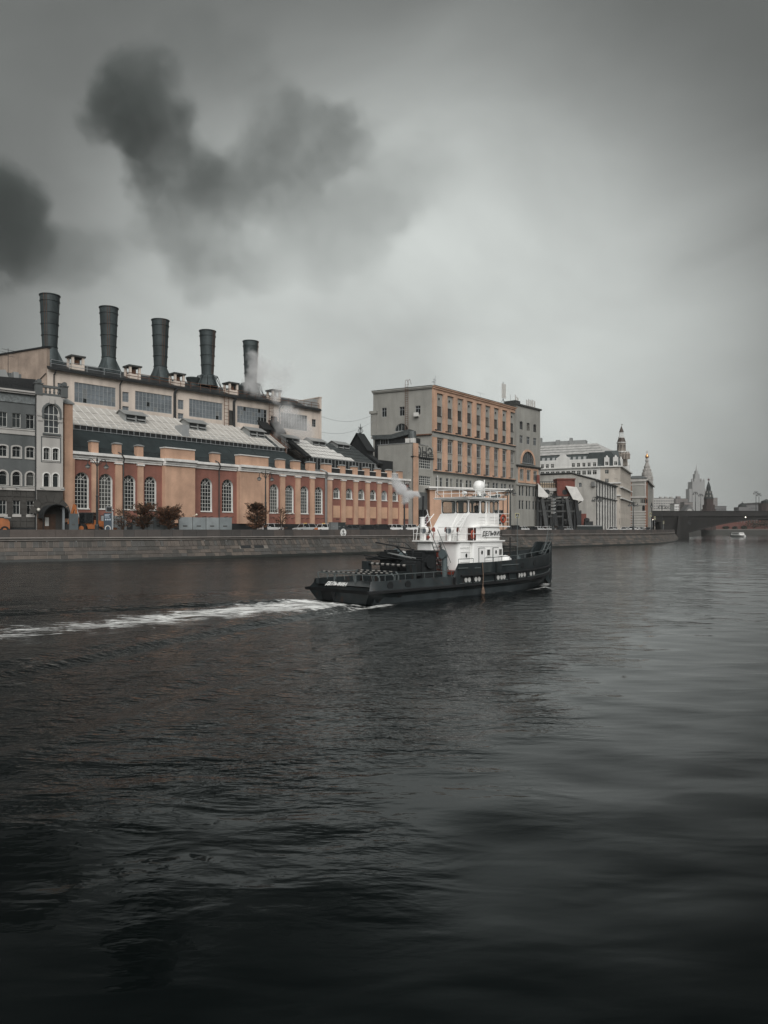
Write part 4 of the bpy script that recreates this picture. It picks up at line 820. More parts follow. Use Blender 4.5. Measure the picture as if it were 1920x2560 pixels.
b = MB(); b.box(-.4, LS, -.5, 0, 25.4, 25.7); b.build('belt_course', m_rusty, ob, F2s)
b = MB(); b.box(-.9, 1.4, -.6, .5, 32, 32.7); b.box(-.6, 1.1, -.3, .5, 26, 32); b.build('corner_pier', m_grey, ob, F2s)
def ladder_in(root, fr, u_, v_, z0, z1, mat, w_=.8):
    s_ = MB()
    for x in (u_, u_+w_): s_.bar((x, v_, z0), (x, v_, z1), .06, 4)
    for z in np.arange(z0+.2, z1, .55): s_.bar((u_, v_, z), (u_+w_, v_, z), .045, 4)
    s_.path([(u_, v_, z1), (u_+.1, v_, z1+.9), (u_+.4, v_+.3, z1+1.2), (u_+.4, v_+1.2, z1)], .05, 4); s_.path([(u_+w_, v_, z1), (u_+w_+.1, v_, z1+.9), (u_+w_+.4, v_+.3, z1+1.2), (u_+w_+.4, v_+1.2, z1)], .05, 4)
    s_.build('ladder', mat, root, fr)
ladder_in(ob, F2s, us(1015), -.5, zs(1018, 1107), ZT+1.0, m_rusty)
s_ = MB(); u_ = us(1037.5); z_ = zs(1041, 1042); s_.box(u_, u_+1.2, -.9, -.1, z_, z_+1.0); s_.bar((u_+.4, -.92, z_+.5), (u_+.4, -.88, z_+.5), .35, 10); s_.build('air_conditioner', m_wroof, ob, F2s)
# masts and aerials on the roof
s_ = MB(); u_ = U2(1087, .3); zr = ZT; s_.bar((u_, .5, zr), (u_, .5, zr+2.4), .08, 5); s_.bar((u_+.6, .5, zr+.2), (u_+.6, .5, zr+3.1), .05, 4); s_.bar((u_-.3, .5, zr+1.9), (u_+.8, .5, zr+1.9), .05, 4); s_.lathe([(.01, -.05), (.4, .02), (.01, .15)], 10, (u_-.5, .4, zr+1.2)); s_.build('roof_mast', m_gframe, ob)
s_ = MB(); u_ = U2(1203, .3); s_.bar((u_, .5, zr), (u_, .5, zr+1.8), .04, 4); s_.bar((u_-1.6, .5, zr+1.8), (u_+2.4, .5, zr+1.75), .03, 4); s_.build('aerial', m_gframe, ob)
# tower wing at the right end
FT = through((1287, 224.0), (1347, 235.3), STREET); UT = lambda px, v=0: FT.u(px, v); ZTf = lambda py, px=1317: FT.z(px, py)
LT = UT(1347); ztp = FT.z(1287, 1010); cT = [UT(1299.6), UT(1317), UT(1333.6)]; dy = lambda px, y: FT.z(px, y)
rT = [(dy(1299.6, 1073.7), dy(1299.6, 1054.7)), (dy(1299.6, 1108), dy(1299.6, 1089)), (dy(1299.6, 1198), dy(1299.6, 1176)), (dy(1299.6, 1239.5), dy(1299.6, 1215)), (dy(1299.6, 1273), dy(1299.6, 1251))]
az = (dy(1315, 1161), dy(1315, 1129)); au = (UT(1300), UT(1331)); hT = .95
holes = [rect(c-hT, c+hT, *r) for c in cT for r in rT[:3]]+[rect(c+k-.55, c+k+.55, *r) for c in cT for k in (-.85, .85) for r in rT[3:]]+[arch(*au, *az, rise=az[1]-az[0]-.3)]
b = MB(); b.wall(rect(0, LT, 0, ztp), holes, -.5, .35); b.slab([(0, -.1), (LT, -.1), (LT, 16), (0, 16)], 0, ztp-.2); b.box(0, .02, -.5, -.1, 0, ztp); b.box(LT-.02, LT, -.5, 12, 0, ztp); b.build('tower_wall', m_grey, ob, FT)
for c in cT:
    for i, r in enumerate(rT[:3]): window(ob, c, -.3, r[0], 2*hT, r[1]-r[0], 2, 1, frame=FT, fm=m_bframe if i < 1 else m_gframe, gm=m_bglass, rows_at=[(r[1]-r[0])*.68], mun=.09)
    for r in rT[3:]:
        for k in (-.85, .85): window(ob, c+k, -.3, r[0], 1.1, r[1]-r[0], 1, 1, frame=FT, fm=m_gframe, gm=m_glass, rows_at=[2.0])
    s_ = MB(); ring(s_, rect(c-1.9, c+1.9, rT[2][0]-1.1, rT[2][1]+1.0), rect(c-1.3, c+1.3, rT[2][0]-.5, rT[2][1]+.4), -.72, -.49); s_.build('window_surround', m_salmon, ob, FT)
    s_ = MB(); s_.box(c-.3, c+.1, -.72, -.48, 33.6, 34.1); s_.build('wall_bracket', m_black, ob, FT)
window(ob, sum(au)/2, -.25, az[0], au[1]-au[0], az[1]-az[0], 6, 1, frame=FT, fm=m_gframe, gm=m_bglass, kind_='arch', mun=.12, rise=az[1]-az[0]-.3)
s_ = MB(); ring(s_, arch(au[0]-.6, au[1]+.6, az[0], az[1]+.6, rise=az[1]-az[0]), arch(*au, *az, rise=az[1]-az[0]-.3), -.75, -.49); s_.build('arch_moulding', m_salmon, ob, FT)
b = MB(); z_ = az[0]-.5; b.box(-.2, LT+.3, -1.2, -.48, z_-.3, z_)
for i in range(14): b.box(.3+i*LT/14, .6+i*LT/14, -1.0, -.48, z_-.7, z_-.3)
b.build('ledge', m_darkg, ob, FT); b = MB(); b.box(-.1, LT+.2, -.8, -.48, dy(1300, 1213), dy(1300, 1209)); b.build('belt_course', m_grey, ob, FT)
b = MB(); b.box(-.3, LT+.4, -.9, 12, ztp-.3, ztp+.2); b.build('roof', m_darkg, ob, FT)
s_ = MB(); s_.box(2, 5, 1, 5, ztp+.2, ztp+1.6); s_.build('lift_housing', m_darkg, ob, FT)
s_ = MB(); u_ = UT(1260, 2); 
for k in (-.8, 0, .8): s_.box(u_+k-.18, u_+k+.18, 1.9, 2.2, ztp+1.6, ztp+5.9)
s_.build('panel_antenna', m_wroof, ob, FT); s_ = MB(); s_.bar((u_, 2.3, ztp-1), (u_, 2.3, ztp+6.6), .08, 5)
for a_ in (-2.5, 2.5): s_.bar((u_, 2.3, ztp+1.4), (u_+a_, 2.3, ztp-1), .07, 4)
s_.build('roof_mast', m_darkg, ob, FT)
for px, h in ((1289, 3.2), (1294, 2.6), (1317, 2.6), (1322, 3.0), (1327, 2.8), (1331, 3.1), (1336, 2.9)):
    u_ = UT(px, 1.5); s_ = MB(); s_.box(u_-.22, u_+.22, 1.3, 1.6, ztp+.6, ztp+h); s_.build('panel_antenna', m_wroof, ob, FT); s_ = MB(); s_.bar((u_+.1, 1.7, ztp), (u_+.1, 1.7, ztp+h+.3), .06, 4); s_.bar((u_, 1.7, ztp+.8), (u_+.9, 1.7, ztp+.7), .05, 4); s_.build('roof_mast', m_black, ob, FT)
s_ = MB(); s_.bar((UT(1276, 2), 2, ztp), (UT(1276, 2), 2, ztp+3.2), .04, 4); s_.build('aerial', m_darkg, ob, FT)
# annex between hall and office block
FA = through((945, 188.4), (1030, 183.2), STREET); ZA = 22.5
an = thing('annex', 'plain grey annex with rooftop lettering between the hall and the office block', 'building', frame=FA)
LA = FA.u(1030); b = MB(); b.box(0, LA, 0, 9, 0, ZA); b.build('flank_wall', m_grey, an)
Fa2 = Fr(*(lambda q: (q.x, q.y))(F2.w(F2.u(1030), 0)), math.degrees(F2.a), STREET); LF = -F2.u(1030)-.1
aw_ = [(2.3, 6.2, 16.4, 19.7), (2.6, 6.2, 11.9, 14.5)]; d2 = lambda py: Fa2.z(1057, py)
rA = [(d2(1172), d2(1143)), (d2(1214), d2(1190))]
b = MB(); b.wall(rect(0, LF, 0, ZA-.4), [rect(2.6, 7.6, *r) for r in rA], -.35, .35); b.box(0, LF, .02, 5, 0, ZA-.5); b.build('front_wall', m_grey, an, Fa2)
for r in rA: window(an, 5.1, -.15, r[0], 5.0, r[1]-r[0], 6, 4, frame=Fa2, fm=m_frame, gm=m_glass, mun=.1, fr=.12)
b = MB(); b.box(0, 1.9, -.6, -.34, 2, ZA); b.build('corner_strip', m_salmon, an, Fa2)
b = MB(); b.box(-.1, LF+.1, -.6, .3, ZA-3.5, ZA-3.2); railing(b, [(1.9, -.45, ZA-3.2), (LF, -.45, ZA-3.2)], 1.0, .9, .05); b.build('ledge', m_black, an, Fa2)
b = MB(); b.box(1.9, LF, -.7, -.34, 6, 10.4); b.build('fascia_panel', m_grey2, an, Fa2); b = MB(); b.box(1.9, LF, -.5, -.3, 0, 5.9); b.build('entrance', m_black, an, Fa2)
me = text_mesh('ОНЭ', 3.4, .12, m_darkg, mirror=False, font_w=.02); o = put('rooftop_letters', me, an); Mx = an.matrix_basis.inverted() @ Fa2.M @ Matrix.Translation((4.7, -.3, ZA-3.1)); o.location = Mx.to_translation(); o.rotation_euler = Mx.to_euler()
b = MB(); b.box(-.15, LA+.1, -.12, 9, ZA, ZA+.15); b.build('coping', m_zinc, an)
for u_ in (LA-2.4, LA-.9): b = MB(); b.box(u_, u_+1.1, .8, 1.6, ZA+.15, ZA+1.35); b.bar((u_+.5, .77, ZA+.75), (u_+.5, .81, ZA+.75), .42, 12); b.build('air_conditioner', m_wroof, an)
b = MB(); zz = FA.z(960, 1097, 2); b.hexa([(-2.6, 1.5, zz), (3, 1.5, zz-.2), (3, 5, zz-.2), (-2.6, 5, zz), (-2.8, 1.5, zz+1.1), (3, 1.5, zz+.9), (3, 5, zz+.9), (-2.8, 5, zz+1.1)]); b.hexa([(3, 1.5, zz-.2), (8.2, 1.5, zz+.6), (8.2, 4, zz+.6), (3, 4, zz-.2), (3, 1.5, zz+.9), (8.2, 1.5, zz+1.9), (8.2, 4, zz+1.9), (3, 4, zz+.9)]); b.bar((8.3, 2.7, zz+1.4), (8.6, 2.7, zz-1.8), 1.1, 12); b.build('ventilation_duct', M('duct_metal', (.09,.10,.10), .5, .25, 1, metal=.3), an)
b = MB(); b.box(-2.4, 9.0, 2.2, 6, ZA-4, zz-.1); b.build('plant_room', m_black, an)
window(an, .6, 2.1, ZA+.4, 2.4, 1.3, 3, 1, fm=m_gframe, gm=m_glass)
# low salmon pavilion on the quay side
FP = through((1075, 186), (1273, 196), STREET); pv = thing('pavilion', 'low salmon pavilion with white cornice in front of the office block', 'building', frame=FP); LP = FP.u(1273); zP = FP.z(1075, 1224)
wP = FP.u(1236), FP.u(1259)
b = MB(); b.wall(rect(0, LP, 0, zP), [rect(wP[0], wP[1], 2.4, 6.2)], 0, .3); b.box(0, LP, .35, 9, 0, zP-.1); b.box(0, .02, 0, 9, 0, zP); b.build('wall', m_salmon, pv)
window(pv, sum(wP)/2, .15, 2.4, wP[1]-wP[0], 3.8, 3, 2, fm=m_gframe, gm=m_glass)
b = MB(); b.box(-.4, LP+.3, -.5, .1, zP, zP+.35); b.box(-.7, LP+.6, -.9, 9.5, zP+.35, zP+.75); b.build('cornice', m_white, pv)
b = MB(); b.path([(LP-.6, -.15, zP), (LP-.6, -.15, 0)], .12, 8); b.path([(LP-2.0, -.15, zP), (LP-2.0, -.15, 0)], .1, 8); b.build('downpipe', m_darkg, pv)

# ---------------------------------------------------------------- dark steel coal gantry with white canopies
FG = through((1344, 231), (1456, 231), STREET); UG = lambda px, v=0: FG.u(px, v); ZG = lambda py, px=1400, v=0: FG.z(px, py, v)
gt = thing('coal_gantry', 'black steel gantry with white sloping canopies and red brick head house', 'gantry', frame=FG)
b = MB(); b.box(UG(1344), UG(1448), 3, 8, 0, ZG(1245)); b.build('back_shed', m_black, gt)
def canopy(px0, py0, px1, py1, wid, nm='canopy'):
    a = (UG(px0), ZG(py0, px0)); c = (UG(px1), ZG(py1, px1)); s_ = MB()
    s_.hexa([(a[0], -1, a[1]), (c[0], -1, c[1]), (c[0], 5, c[1]), (a[0], 5, a[1]), (a[0]+wid*.25, -1, a[1]+.5), (c[0], -1, c[1]+.5), (c[0], 5, c[1]+.5), (a[0]+wid*.25, 5, a[1]+.5)]); s_.build(nm, m_wroof, gt)
def canopy2(pts):
    s_ = MB(); s_.prism([(UG(x), ZG(y, x)) for x, y in pts], -1.5, -1.2); s_.build('canopy_front', m_wroof, gt)
    s_ = MB(); (x0, y0), (x1, y1) = pts[0], pts[1]
    s_.hexa([(UG(x0), -1.2, ZG(y0, x0)), (UG(x1), -1.2, ZG(y1, x1)), (UG(x1), 3.5, ZG(y1, x1)), (UG(x0), 3.5, ZG(y0, x0)), (UG(x0), -1.2, ZG(y0, x0)+.3), (UG(x1), -1.2, ZG(y1, x1)+.3), (UG(x1), 3.5, ZG(y1, x1)+.3), (UG(x0), 3.5, ZG(y0, x0)+.3)]); s_.build('canopy_roof', m_wroof, gt)
canopy2([(1343, 1211), (1370, 1241), (1370, 1245), (1343, 1242)]); canopy2([(1413, 1217.5), (1440, 1221), (1456, 1249), (1454, 1254), (1430, 1249)])
for px0, px1 in ((1354, 1368), (1382, 1392), (1415, 1429), (1438, 1449)):
    s_ = MB(); x0, x1 = UG(px0), UG(px1); z1 = ZG(1247); s_.hexa([(x1-.7, -.9, 0), (x1+.5, -.9, 0), (x1+.5, -.2, 0), (x1-.7, -.2, 0), (x0-.4, -.9, z1), (x0+.5, -.9, z1), (x0+.5, -.2, z1), (x0-.4, -.2, z1)]); s_.build('raking_leg', M('gantry_grey', (.06,.063,.063), .7, .2, 1) if px0 in (1354, 1415) else m_black, gt)
for px in (1344.5, 1352, 1368, 1378, 1388, 1407, 1427, 1437, 1451):
    s_ = MB(); u_ = UG(px); s_.box(u_-.3, u_+.3, -.1, .5, 0, ZG(1240 if px < 1450 else 1276)); s_.build('post', m_black, gt)
for py, p0, p1 in ((1252, 1344, 1440), (1278, 1345, 1450), (1291, 1369, 1405), (1300, 1410, 1425), (1262, 1370, 1410)):
    s_ = MB(); z_ = ZG(py); s_.box(UG(p0), UG(p1), -.3, .2, z_-.25, z_+.25); s_.build('beam', m_darkg, gt)
for p0, y0, p1, y1 in ((1370, 1256, 1386, 1240), (1386, 1268, 1404, 1250), (1408, 1258, 1428, 1236), (1440, 1262, 1456, 1251), (1352, 1290, 1366, 1262), (1412, 1310, 1424, 1280)):
    s_ = MB(); s_.bar((UG(p0), -.5, ZG(y0, p0)), (UG(p1), -.5, ZG(y1, p1)), .2, 5); s_.build('brace', m_black, gt)
m_brickred = M('brick_red', (.16,.055,.042), .9, .2, 1, streak=.15)
s_ = MB(); s_.box(UG(1393), UG(1431), 0, 5, ZG(1240), ZG(1199)); s_.build('head_house', m_brickred, gt); s_ = MB(); s_.box(UG(1392), UG(1438.5), -.3, 5.3, ZG(1199), ZG(1196)); s_.box(UG(1431), UG(1438), .3, 4, ZG(1225), ZG(1199)); s_.build('head_house_cornice', m_brickred, gt)
s_ = MB(); s_.box(UG(1344), UG(1351), 1, 3, ZG(1215), ZG(1187)); s_.build('brick_flue', m_brickred, gt)
s_ = MB(); s_.box(UG(1350), UG(1398), 1, 4, ZG(1227), ZG(1219)); s_.build('roof_slab', m_pale, gt); s_ = MB(); railing(s_, [(UG(1352), .9, ZG(1219)), (UG(1397), .9, ZG(1219))], 1.9, .7, .09); s_.build('railing', m_black, gt)
s_ = MB(); s_.box(UG(1354), UG(1394), 2.5, 4, ZG(1219), ZG(1206)); s_.build('parapet', M('tan_plaster', (.36,.29,.21), .9, .1, 1), gt)
for px in (1367, 1376, 1420): s_ = MB(); s_.bar((UG(px)-1, -.2, ZG(1230)), (UG(px)-1, 1.6, ZG(1230)), .8, 16); s_.build('sheave', m_black, gt)
s_ = MB(); s_.box(UG(1449), UG(1468), 1, 3, 0, ZG(1284)); s_.build('boundary_wall', m_brickred, gt); s_ = MB(); s_.box(UG(1456), UG(1476), -3, -1.5, 0, 3.6); s_.bar((UG(1462), -3, 4.0), (UG(1462), -1.5, 4), .7, 10); s_.build('machinery', m_black, gt)

# ---------------------------------------------------------------- white gabled house on the embankment
FW = through((1490, 235), (1541.5, 272), STREET); FWs = through((1346, 250), (1490, 235), STREET)
wh = thing('white_house', 'white gabled house with blank end wall and dark downpipes on its front', 'building', frame=FW)
us_, zs_2 = (lambda px: FWs.u(px)), (lambda px, py: FWs.z(px, py))
out_ = [(us_(1346), 0), (us_(1490), 0), (us_(1490), zs_2(1490, 1200)), (us_(1430), zs_2(1430, 1184)), (us_(1346), zs_2(1346, 1187))]
wp = rect(us_(1446), us_(1454), zs_2(1450, 1218), zs_2(1450, 1207)); m_wh = M('off_white_plaster', (.56,.545,.50), .9, .1, .3, streak=.2)
b = MB(); b.wall(out_, [wp], 0, .3); b.build('end_wall', m_wh, wh, FWs); window(wh, us_(1450), .2, wp[0][1], us_(1454)-us_(1446), zs_2(1450, 1207)-zs_2(1450, 1218), 2, 2, frame=FWs, fm=m_frame, gm=m_gglass)
b = MB(); b.path([Vector((x, -.1, z+.15)) for x, z in out_[2:]], .28, 5); b.build('verge', m_darkg, wh, FWs)
LW = FW.u(1541.5); zW = FW.z(1490, 1201); nW = 8; cW = [LW*(i+.5)/nW for i in range(nW)]; holes = []
rW = ((2.2, 4.6), (6.2, 8.8), (9.4, 11.2), (12.4, 15.0))
holes = [rect(c-.8, c+.8, a, d) for c in cW for a, d in rW]
b = MB(); b.wall(rect(0, LW, 0, zW), holes, 0, .3); b.slab([(.5, .4), (LW, .4), (LW, 19), (6.4, 19)], 0, zW-.2); b.build('front_wall', M('white_plaster', (.60,.59,.56), .85, .1, .4, streak=.15), wh)
for c in cW:
    for a, d in rW: window(wh, c, .2, a, 1.6, d-a, 2, 1, fm=m_frame, gm=m_bglass, rows_at=[(d-a)*.7])
for i in range(nW):
    s_ = MB(); s_.bar((LW*i/nW+.3, -.2, 0), (LW*i/nW+.3, -.2, zW), .17, 6); s_.build('downpipe', m_darkg, wh)
b = MB(); b.box(-.3, LW+.2, -.6, .2, zW-.1, zW+.35); b.build('cornice', m_darkg, wh); b = MB(); b.box(0, LW, -.35, 0, 11.5, 11.8); b.build('belt_course', m_darkg, wh)
Rz = zs_2(1430, 1184); b = MB(); b.hexa([(.2, -.3, zW), (LW, -.3, zW), (LW, 9, zW), (3.4, 9, zW), (3.0, 8, zW+2.2), (LW, 8, zW+2.2), (LW, 9, zW+2.2), (3.3, 9, zW+2.2)]); b.build('roof', m_dark, wh)
for i, (px, py) in enumerate(((1484, 1207), (1484.5, 1213))): s_ = MB(); u_ = us_(px); z_ = zs_2(px, py); s_.box(u_-.5, u_+.6, -.7, -.02, z_-.4, z_+.4); s_.build('air_conditioner', m_zinc, wh, FWs)

# ---------------------------------------------------------------- pale hotel with mansard roof and spired corner tower
H1 = through((1338, 301.5), (1501, 290), STREET); H2 = through((1501, 290), (1551, 287.5), STREET); H3 = through((1551, 287.5), (1577, 326), STREET)
ht = thing('hotel', 'pale hotel with green-black mansard roof, dormers and a spired corner tower', 'building', frame=H2)
m_h1 = M('hotel_white', (.60,.595,.57), .85, .08, .3, streak=.08); m_h2 = M('hotel_cream', (.44,.40,.35), .85, .1, .3, streak=.1)
zk = H2.z(1551, 1167)
cols = (1343.5, 1356.2, 1368.5, 1381.5, 1394, 1407.7, 1420.4, 1433.6, 1446.6, 1460, 1473, 1486.6); u1 = [H1.u(p_) for p_ in cols]; q1 = lambda y: H1.z(1460, y)
b = MB(); b.wall(rect(0, H1.u(1501), 0, zk), [rect(c-.75, c+.75, q1(1187), q1(1176.5)) for c in u1]+[rect(c-.75, c+.75, q1(1212), q1(1199)) for c in u1], 0, .3); b.box(0, H1.u(1501), .35, 14, 0, zk-.1); b.build('wall', m_h1, ht, H1)
for c in u1:
    for a, d in ((1187, 1176.5), (1212, 1199)): window(ht, c, .2, q1(a), 1.5, q1(d)-q1(a), 2, 1, frame=H1, fm=m_frame, gm=m_glass, rows_at=[(q1(d)-q1(a))*.68], mun=.1)
    s_ = MB(); ring(s_, rect(c-1.05, c+1.05, zk+.1, q1(1148)), rect(c-.6, c+.6, q1(1167), q1(1157)), -.35, .9); s_.build('dormer', m_h1, ht, H1)
    window(ht, c, -.1, q1(1167), 1.2, q1(1157)-q1(1167), 2, 1, frame=H1, fm=m_frame, gm=m_glass, rows_at=[1.1], mun=.1)
    vv = .2+3.0*((q1(1144)-zk)/(q1(1131)-zk)); s_ = MB(); s_.hexa([(c-.55, vv-.75, q1(1148)), (c+.55, vv-.75, q1(1148)), (c+.55, vv-.3, q1(1148)), (c-.55, vv-.3, q1(1148)), (c-.55, vv-.35, q1(1140)), (c+.55, vv-.35, q1(1140)), (c+.55, vv, q1(1140)), (c-.55, vv, q1(1140))]); s_.build('roof_light', m_zinc, ht, H1)
b = MB(); b.box(-.2, H1.u(1501)+.2, -.7, .2, zk, zk+.5); b.build('cornice', m_h1, ht, H1)
m_mans = M('mansard_metal', (.055,.066,.066), .5, .2, .6, streak=.25, metal=.2); m_rl = M('pale_seamed_roof', (.40,.395,.38), .5, .15, .7, streak=.3)
le = H1.u(1501); za_, zb2 = q1(1133), H1.z(1480, 1109, 10)
b = MB(); b.hexa([(0, .1, zk+.5), (le, .1, zk+.5), (le, 12, zk+.5), (0, 12, zk+.5), (0, 2.6, za_), (le, 2.6, za_), (le, 12, za_), (0, 12, za_)]); b.build('mansard', m_mans, ht, H1)
b = MB(); b.hexa([(0, 2.2, za_), (le+1, 2.2, za_), (le+6, 12, za_), (0, 12, za_), (0, 9.5, zb2), (le-3, 9.5, zb2), (le-3, 12, zb2), (0, 12, zb2)]); b.build('upper_roof', m_rl, ht, H1)
for k in range(1, 4): s_ = MB(); f_ = k/4; s_.bar((0, 2.2+7.3*f_, za_+(zb2-za_)*f_+.04), (le+1-4*f_, 2.2+7.3*f_, za_+(zb2-za_)*f_+.04), .09, 4); s_.build('roof_seam', m_mans, ht, H1)
b = MB(); uu = [H1.u(p_, 12) for p_ in (1340, 1355, 1405, 1465)]; b.box(uu[1], uu[3], 11, 15, zb2-.5, H1.z(1430, 1102, 12)); b.box(H1.u(1347, 11), H1.u(1354, 11), 10.5, 12.5, zb2-1, H1.z(1350, 1095, 11)); b.box(H1.u(1424, 11), H1.u(1431, 11), 10.5, 12, zb2-1, H1.z(1427, 1095, 11)); b.box(H1.u(1390, 10), H1.u(1399, 10), 9.6, 11, zb2-1, H1.z(1395, 1101, 11)); b.build('roof_plant', m_zinc, ht, H1)
up = H1.u(1407.7); s_ = MB(); s_.prism([(up-2.8, zk+.4), (up+2.8, zk+.4), (up+2.8, q1(1153)), (up+2.6, q1(1143)), (up+1.5, q1(1139)), (up-1.5, q1(1139)), (up-2.6, q1(1143)), (up-2.8, q1(1153))], -.5, -.36); s_.prism([(up-1.4, q1(1139)), (up+1.4, q1(1139)), (up+1.1, q1(1134.5)), (up-1.1, q1(1134.5))], -.5, .4); s_.build('gable_front', m_h1, ht, H1)
# corner face
u2 = [H2.u(1517), H2.u(1539)]; q2 = lambda y: H2.z(1528, y); LE2 = H2.u(1551); r2 = ((1184, 1174), (1206, 1196.5), (1232, 1220), (1258, 1246), (1284, 1272), (1312, 1296))
b = MB(); b.wall(rect(0, LE2, 0, zk), [rect(c-.7, c+.7, q2(a), q2(d)) for c in u2+[LE2-.9] for a, d in r2 if not (c > u2[1] and a < 1210)], 0, .3); b.box(0, LE2, .35, 12, 0, zk-.1); b.build('corner_wall', m_h2, ht, H2)
for c in u2+[LE2-.9]:
    for a, d in r2:
        if c > u2[1] and a < 1210: continue
        window(ht, c, .2, q2(a), 1.4, q2(d)-q2(a), 2, 1, frame=H2, fm=m_frame, gm=m_glass, rows_at=[(q2(d)-q2(a))*.68], mun=.1)
for c in u2:
    s_ = MB(); ring(s_, rect(c-.95, c+.95, zk+.4, q2(1143)), rect(c-.6, c+.6, q2(1163), q2(1154)), -.3, 1.8); s_.lathe([(.01, .9), (.35, .5), (.5, 0)], 10, (c, .4, q2(1143))); s_.build('dormer', m_h1, ht, H2); window(ht, c, 0, q2(1163), 1.2, q2(1154)-q2(1163), 2, 1, frame=H2, fm=m_frame, gm=m_glass, rows_at=[1.0], mun=.1)
for z in (zk, q2(1209), q2(1240)): b = MB(); b.box(-.3, LE2+.3, -.6, .1, z, z+.45); b.build('cornice', m_h1, ht, H2)
b = MB(); b.hexa([(-1, .2, zk+.45), (LE2+.2, .2, zk+.45), (LE2+.2, 12, zk+.45), (-1, 12, zk+.45), (1.5, 4, q2(1124)), (LE2-1, 4, q2(1124)), (LE2-1, 12, q2(1124)), (1.5, 12, q2(1124))]); b.build('mansard', m_mans, ht, H2)
# street front, strongly foreshortened
LE3 = H3.u(1577); c3 = [LE3*(i+.5)/9 for i in range(9)]; r3 = [(zk-2.9-4.2*i, zk-.9-4.2*i) for i in range(5)]
b = MB(); b.wall(rect(0, LE3, 0, zk), [rect(c-.8, c+.8, a, d) for c in c3 for a, d in r3], 0, .3); b.box(0, LE3, .35, 12, 0, zk-.1); b.build('street_wall', m_h2, ht, H3)
for c in c3:
    for a, d in r3: window(ht, c, .2, a, 1.6, d-a, 2, 1, frame=H3, fm=m_frame, gm=m_glass, rows_at=[1.3], mun=.1)
for z in (zk, zk-8.1, zk-12.4): b = MB(); b.box(-.3, LE3, -.8, .1, z, z+.45); b.build('cornice', m_h1, ht, H3)
b = MB(); b.hexa([(0, .2, zk+.45), (LE3, .2, zk+.45), (LE3, 12, zk+.45), (0, 12, zk+.45), (0, 3.4, zk+6), (LE3-2, 3.4, zk+6), (LE3-2, 12, zk+6), (0, 12, zk+6)]); b.build('mansard', m_mans, ht, H3)
for i in (1, 3, 5, 7): s_ = MB(); s_.box(LE3*i/9, LE3*i/9+1.6, -.3, 2.4, zk+.4, zk+3.4); s_.lathe([(.5, 0), (.3, .6), (.01, 1.3)], 8, (LE3*i/9+.8, .4, zk+3.4)); s_.build('dormer', m_h1, ht, H3)
# spired tower
TD = 302.0; tw = at(1553.5, TD); rel = ht.matrix_basis.inverted() @ Vector((tw.x, tw.y, STREET)); tz_ = lambda y: zat(y, TD)-STREET
m_tow = M('tower_stone', (.25,.22,.19), .85, .15, .5, streak=.15)
def tower_part(nm, prof, mat, n=8): s_ = MB(); s_.lathe([(r, tz_(y)) for r, y in prof], n, (rel.x, rel.y, 0)); return s_.build(nm, mat, ht)
tower_part('tower_base', ((2.4, 1165), (2.4, 1132)), m_tow); tower_part('tower_cornice', ((2.7, 1132), (2.7, 1129)), m_h1); tower_part('tower_shaft', ((1.75, 1129), (1.65, 1108)), m_tow); tower_part('tower_cornice', ((1.95, 1108), (1.95, 1106)), m_h1)
tower_part('tower_roof', ((1.7, 1106), (1.2, 1095)), m_bframe); tower_part('lantern_floor', ((1.2, 1095), (1.2, 1092.5)), m_h1); tower_part('spire', ((.95, 1080), (.02, 1064)), m_bframe); tower_part('spire_base', ((.8, 1081), (.8, 1079.8)), m_h1)
for k in range(8):
    a_ = k*math.pi/4; s_ = MB(); s_.bar((rel.x+.72*math.cos(a_), rel.y+.72*math.sin(a_), tz_(1092.5)), (rel.x+.72*math.cos(a_), rel.y+.72*math.sin(a_), tz_(1081)), .10, 5); s_.build('lantern_column', m_h1, ht)
    s_ = MB(); s_.box(-.3, .3, -.05, .1, tz_(1127), tz_(1113)); s_.v = [(rel.x+(1.6-y_)*math.cos(a_)-x_*math.sin(a_), rel.y+(1.6-y_)*math.sin(a_)+x_*math.cos(a_), z_) for x_, y_, z_ in s_.v]; s_.build('tower_opening', m_glass, ht)
s_ = MB(); s_.bar((rel.x, rel.y, tz_(1066)), (rel.x, rel.y, tz_(1060)), .05, 4); s_.box(rel.x-.1, rel.x+.6, rel.y-.03, rel.y+.03, tz_(1062.5), tz_(1061)); s_.build('weather_vane', m_bframe, ht)
for px in (1546, 1560, 1567, 1572): s_ = MB(); q_ = ht.matrix_basis.inverted() @ Vector((*at(px, 298)[:2], STREET)); s_.lathe([(.5, tz_(1150)), (.5, tz_(1140)), (.65, tz_(1139)), (.2, tz_(1134)), (.01, tz_(1129))], 8, (q_.x, q_.y, 0)); s_.build('turret', m_tow, ht)

# ---------------------------------------------------------------- brown corner building and the bell tower behind it
B1 = through((1572, 333), (1615, 330), STREET); B2 = through((1615, 330), (1632, 386), STREET)
bb = thing('brown_building', 'square building with brown upper wall and arcaded gallery by the bridge', 'building', frame=B1); qb = lambda y: B1.z(1590, y); LB = B1.u(1615); zB = qb(1197)
b = MB(); b.box(0, LB, 0, 10, 0, zB); b.build('wall', M('brown_plaster', (.30,.155,.105), .9, .08, .4), bb)
for y0, y1, m_, v_ in ((1197, 1204, m_pale, -.5), (1211, 1213.5, m_pale, -.25), (1241, 1245, m_pale, -.5), (1260, 1262, m_pale, -.3)): s_ = MB(); s_.box(-.2, LB+.2, v_, 0, qb(y1), qb(y0)); s_.build('belt_course', m_, bb)
for i in range(9): s_ = MB(); c = 1.2+i*.8; s_.prism(arch(c-.28, c+.28, qb(1258), qb(1248)), -.06, -.02); s_.build('gallery_opening', m_glass, bb)
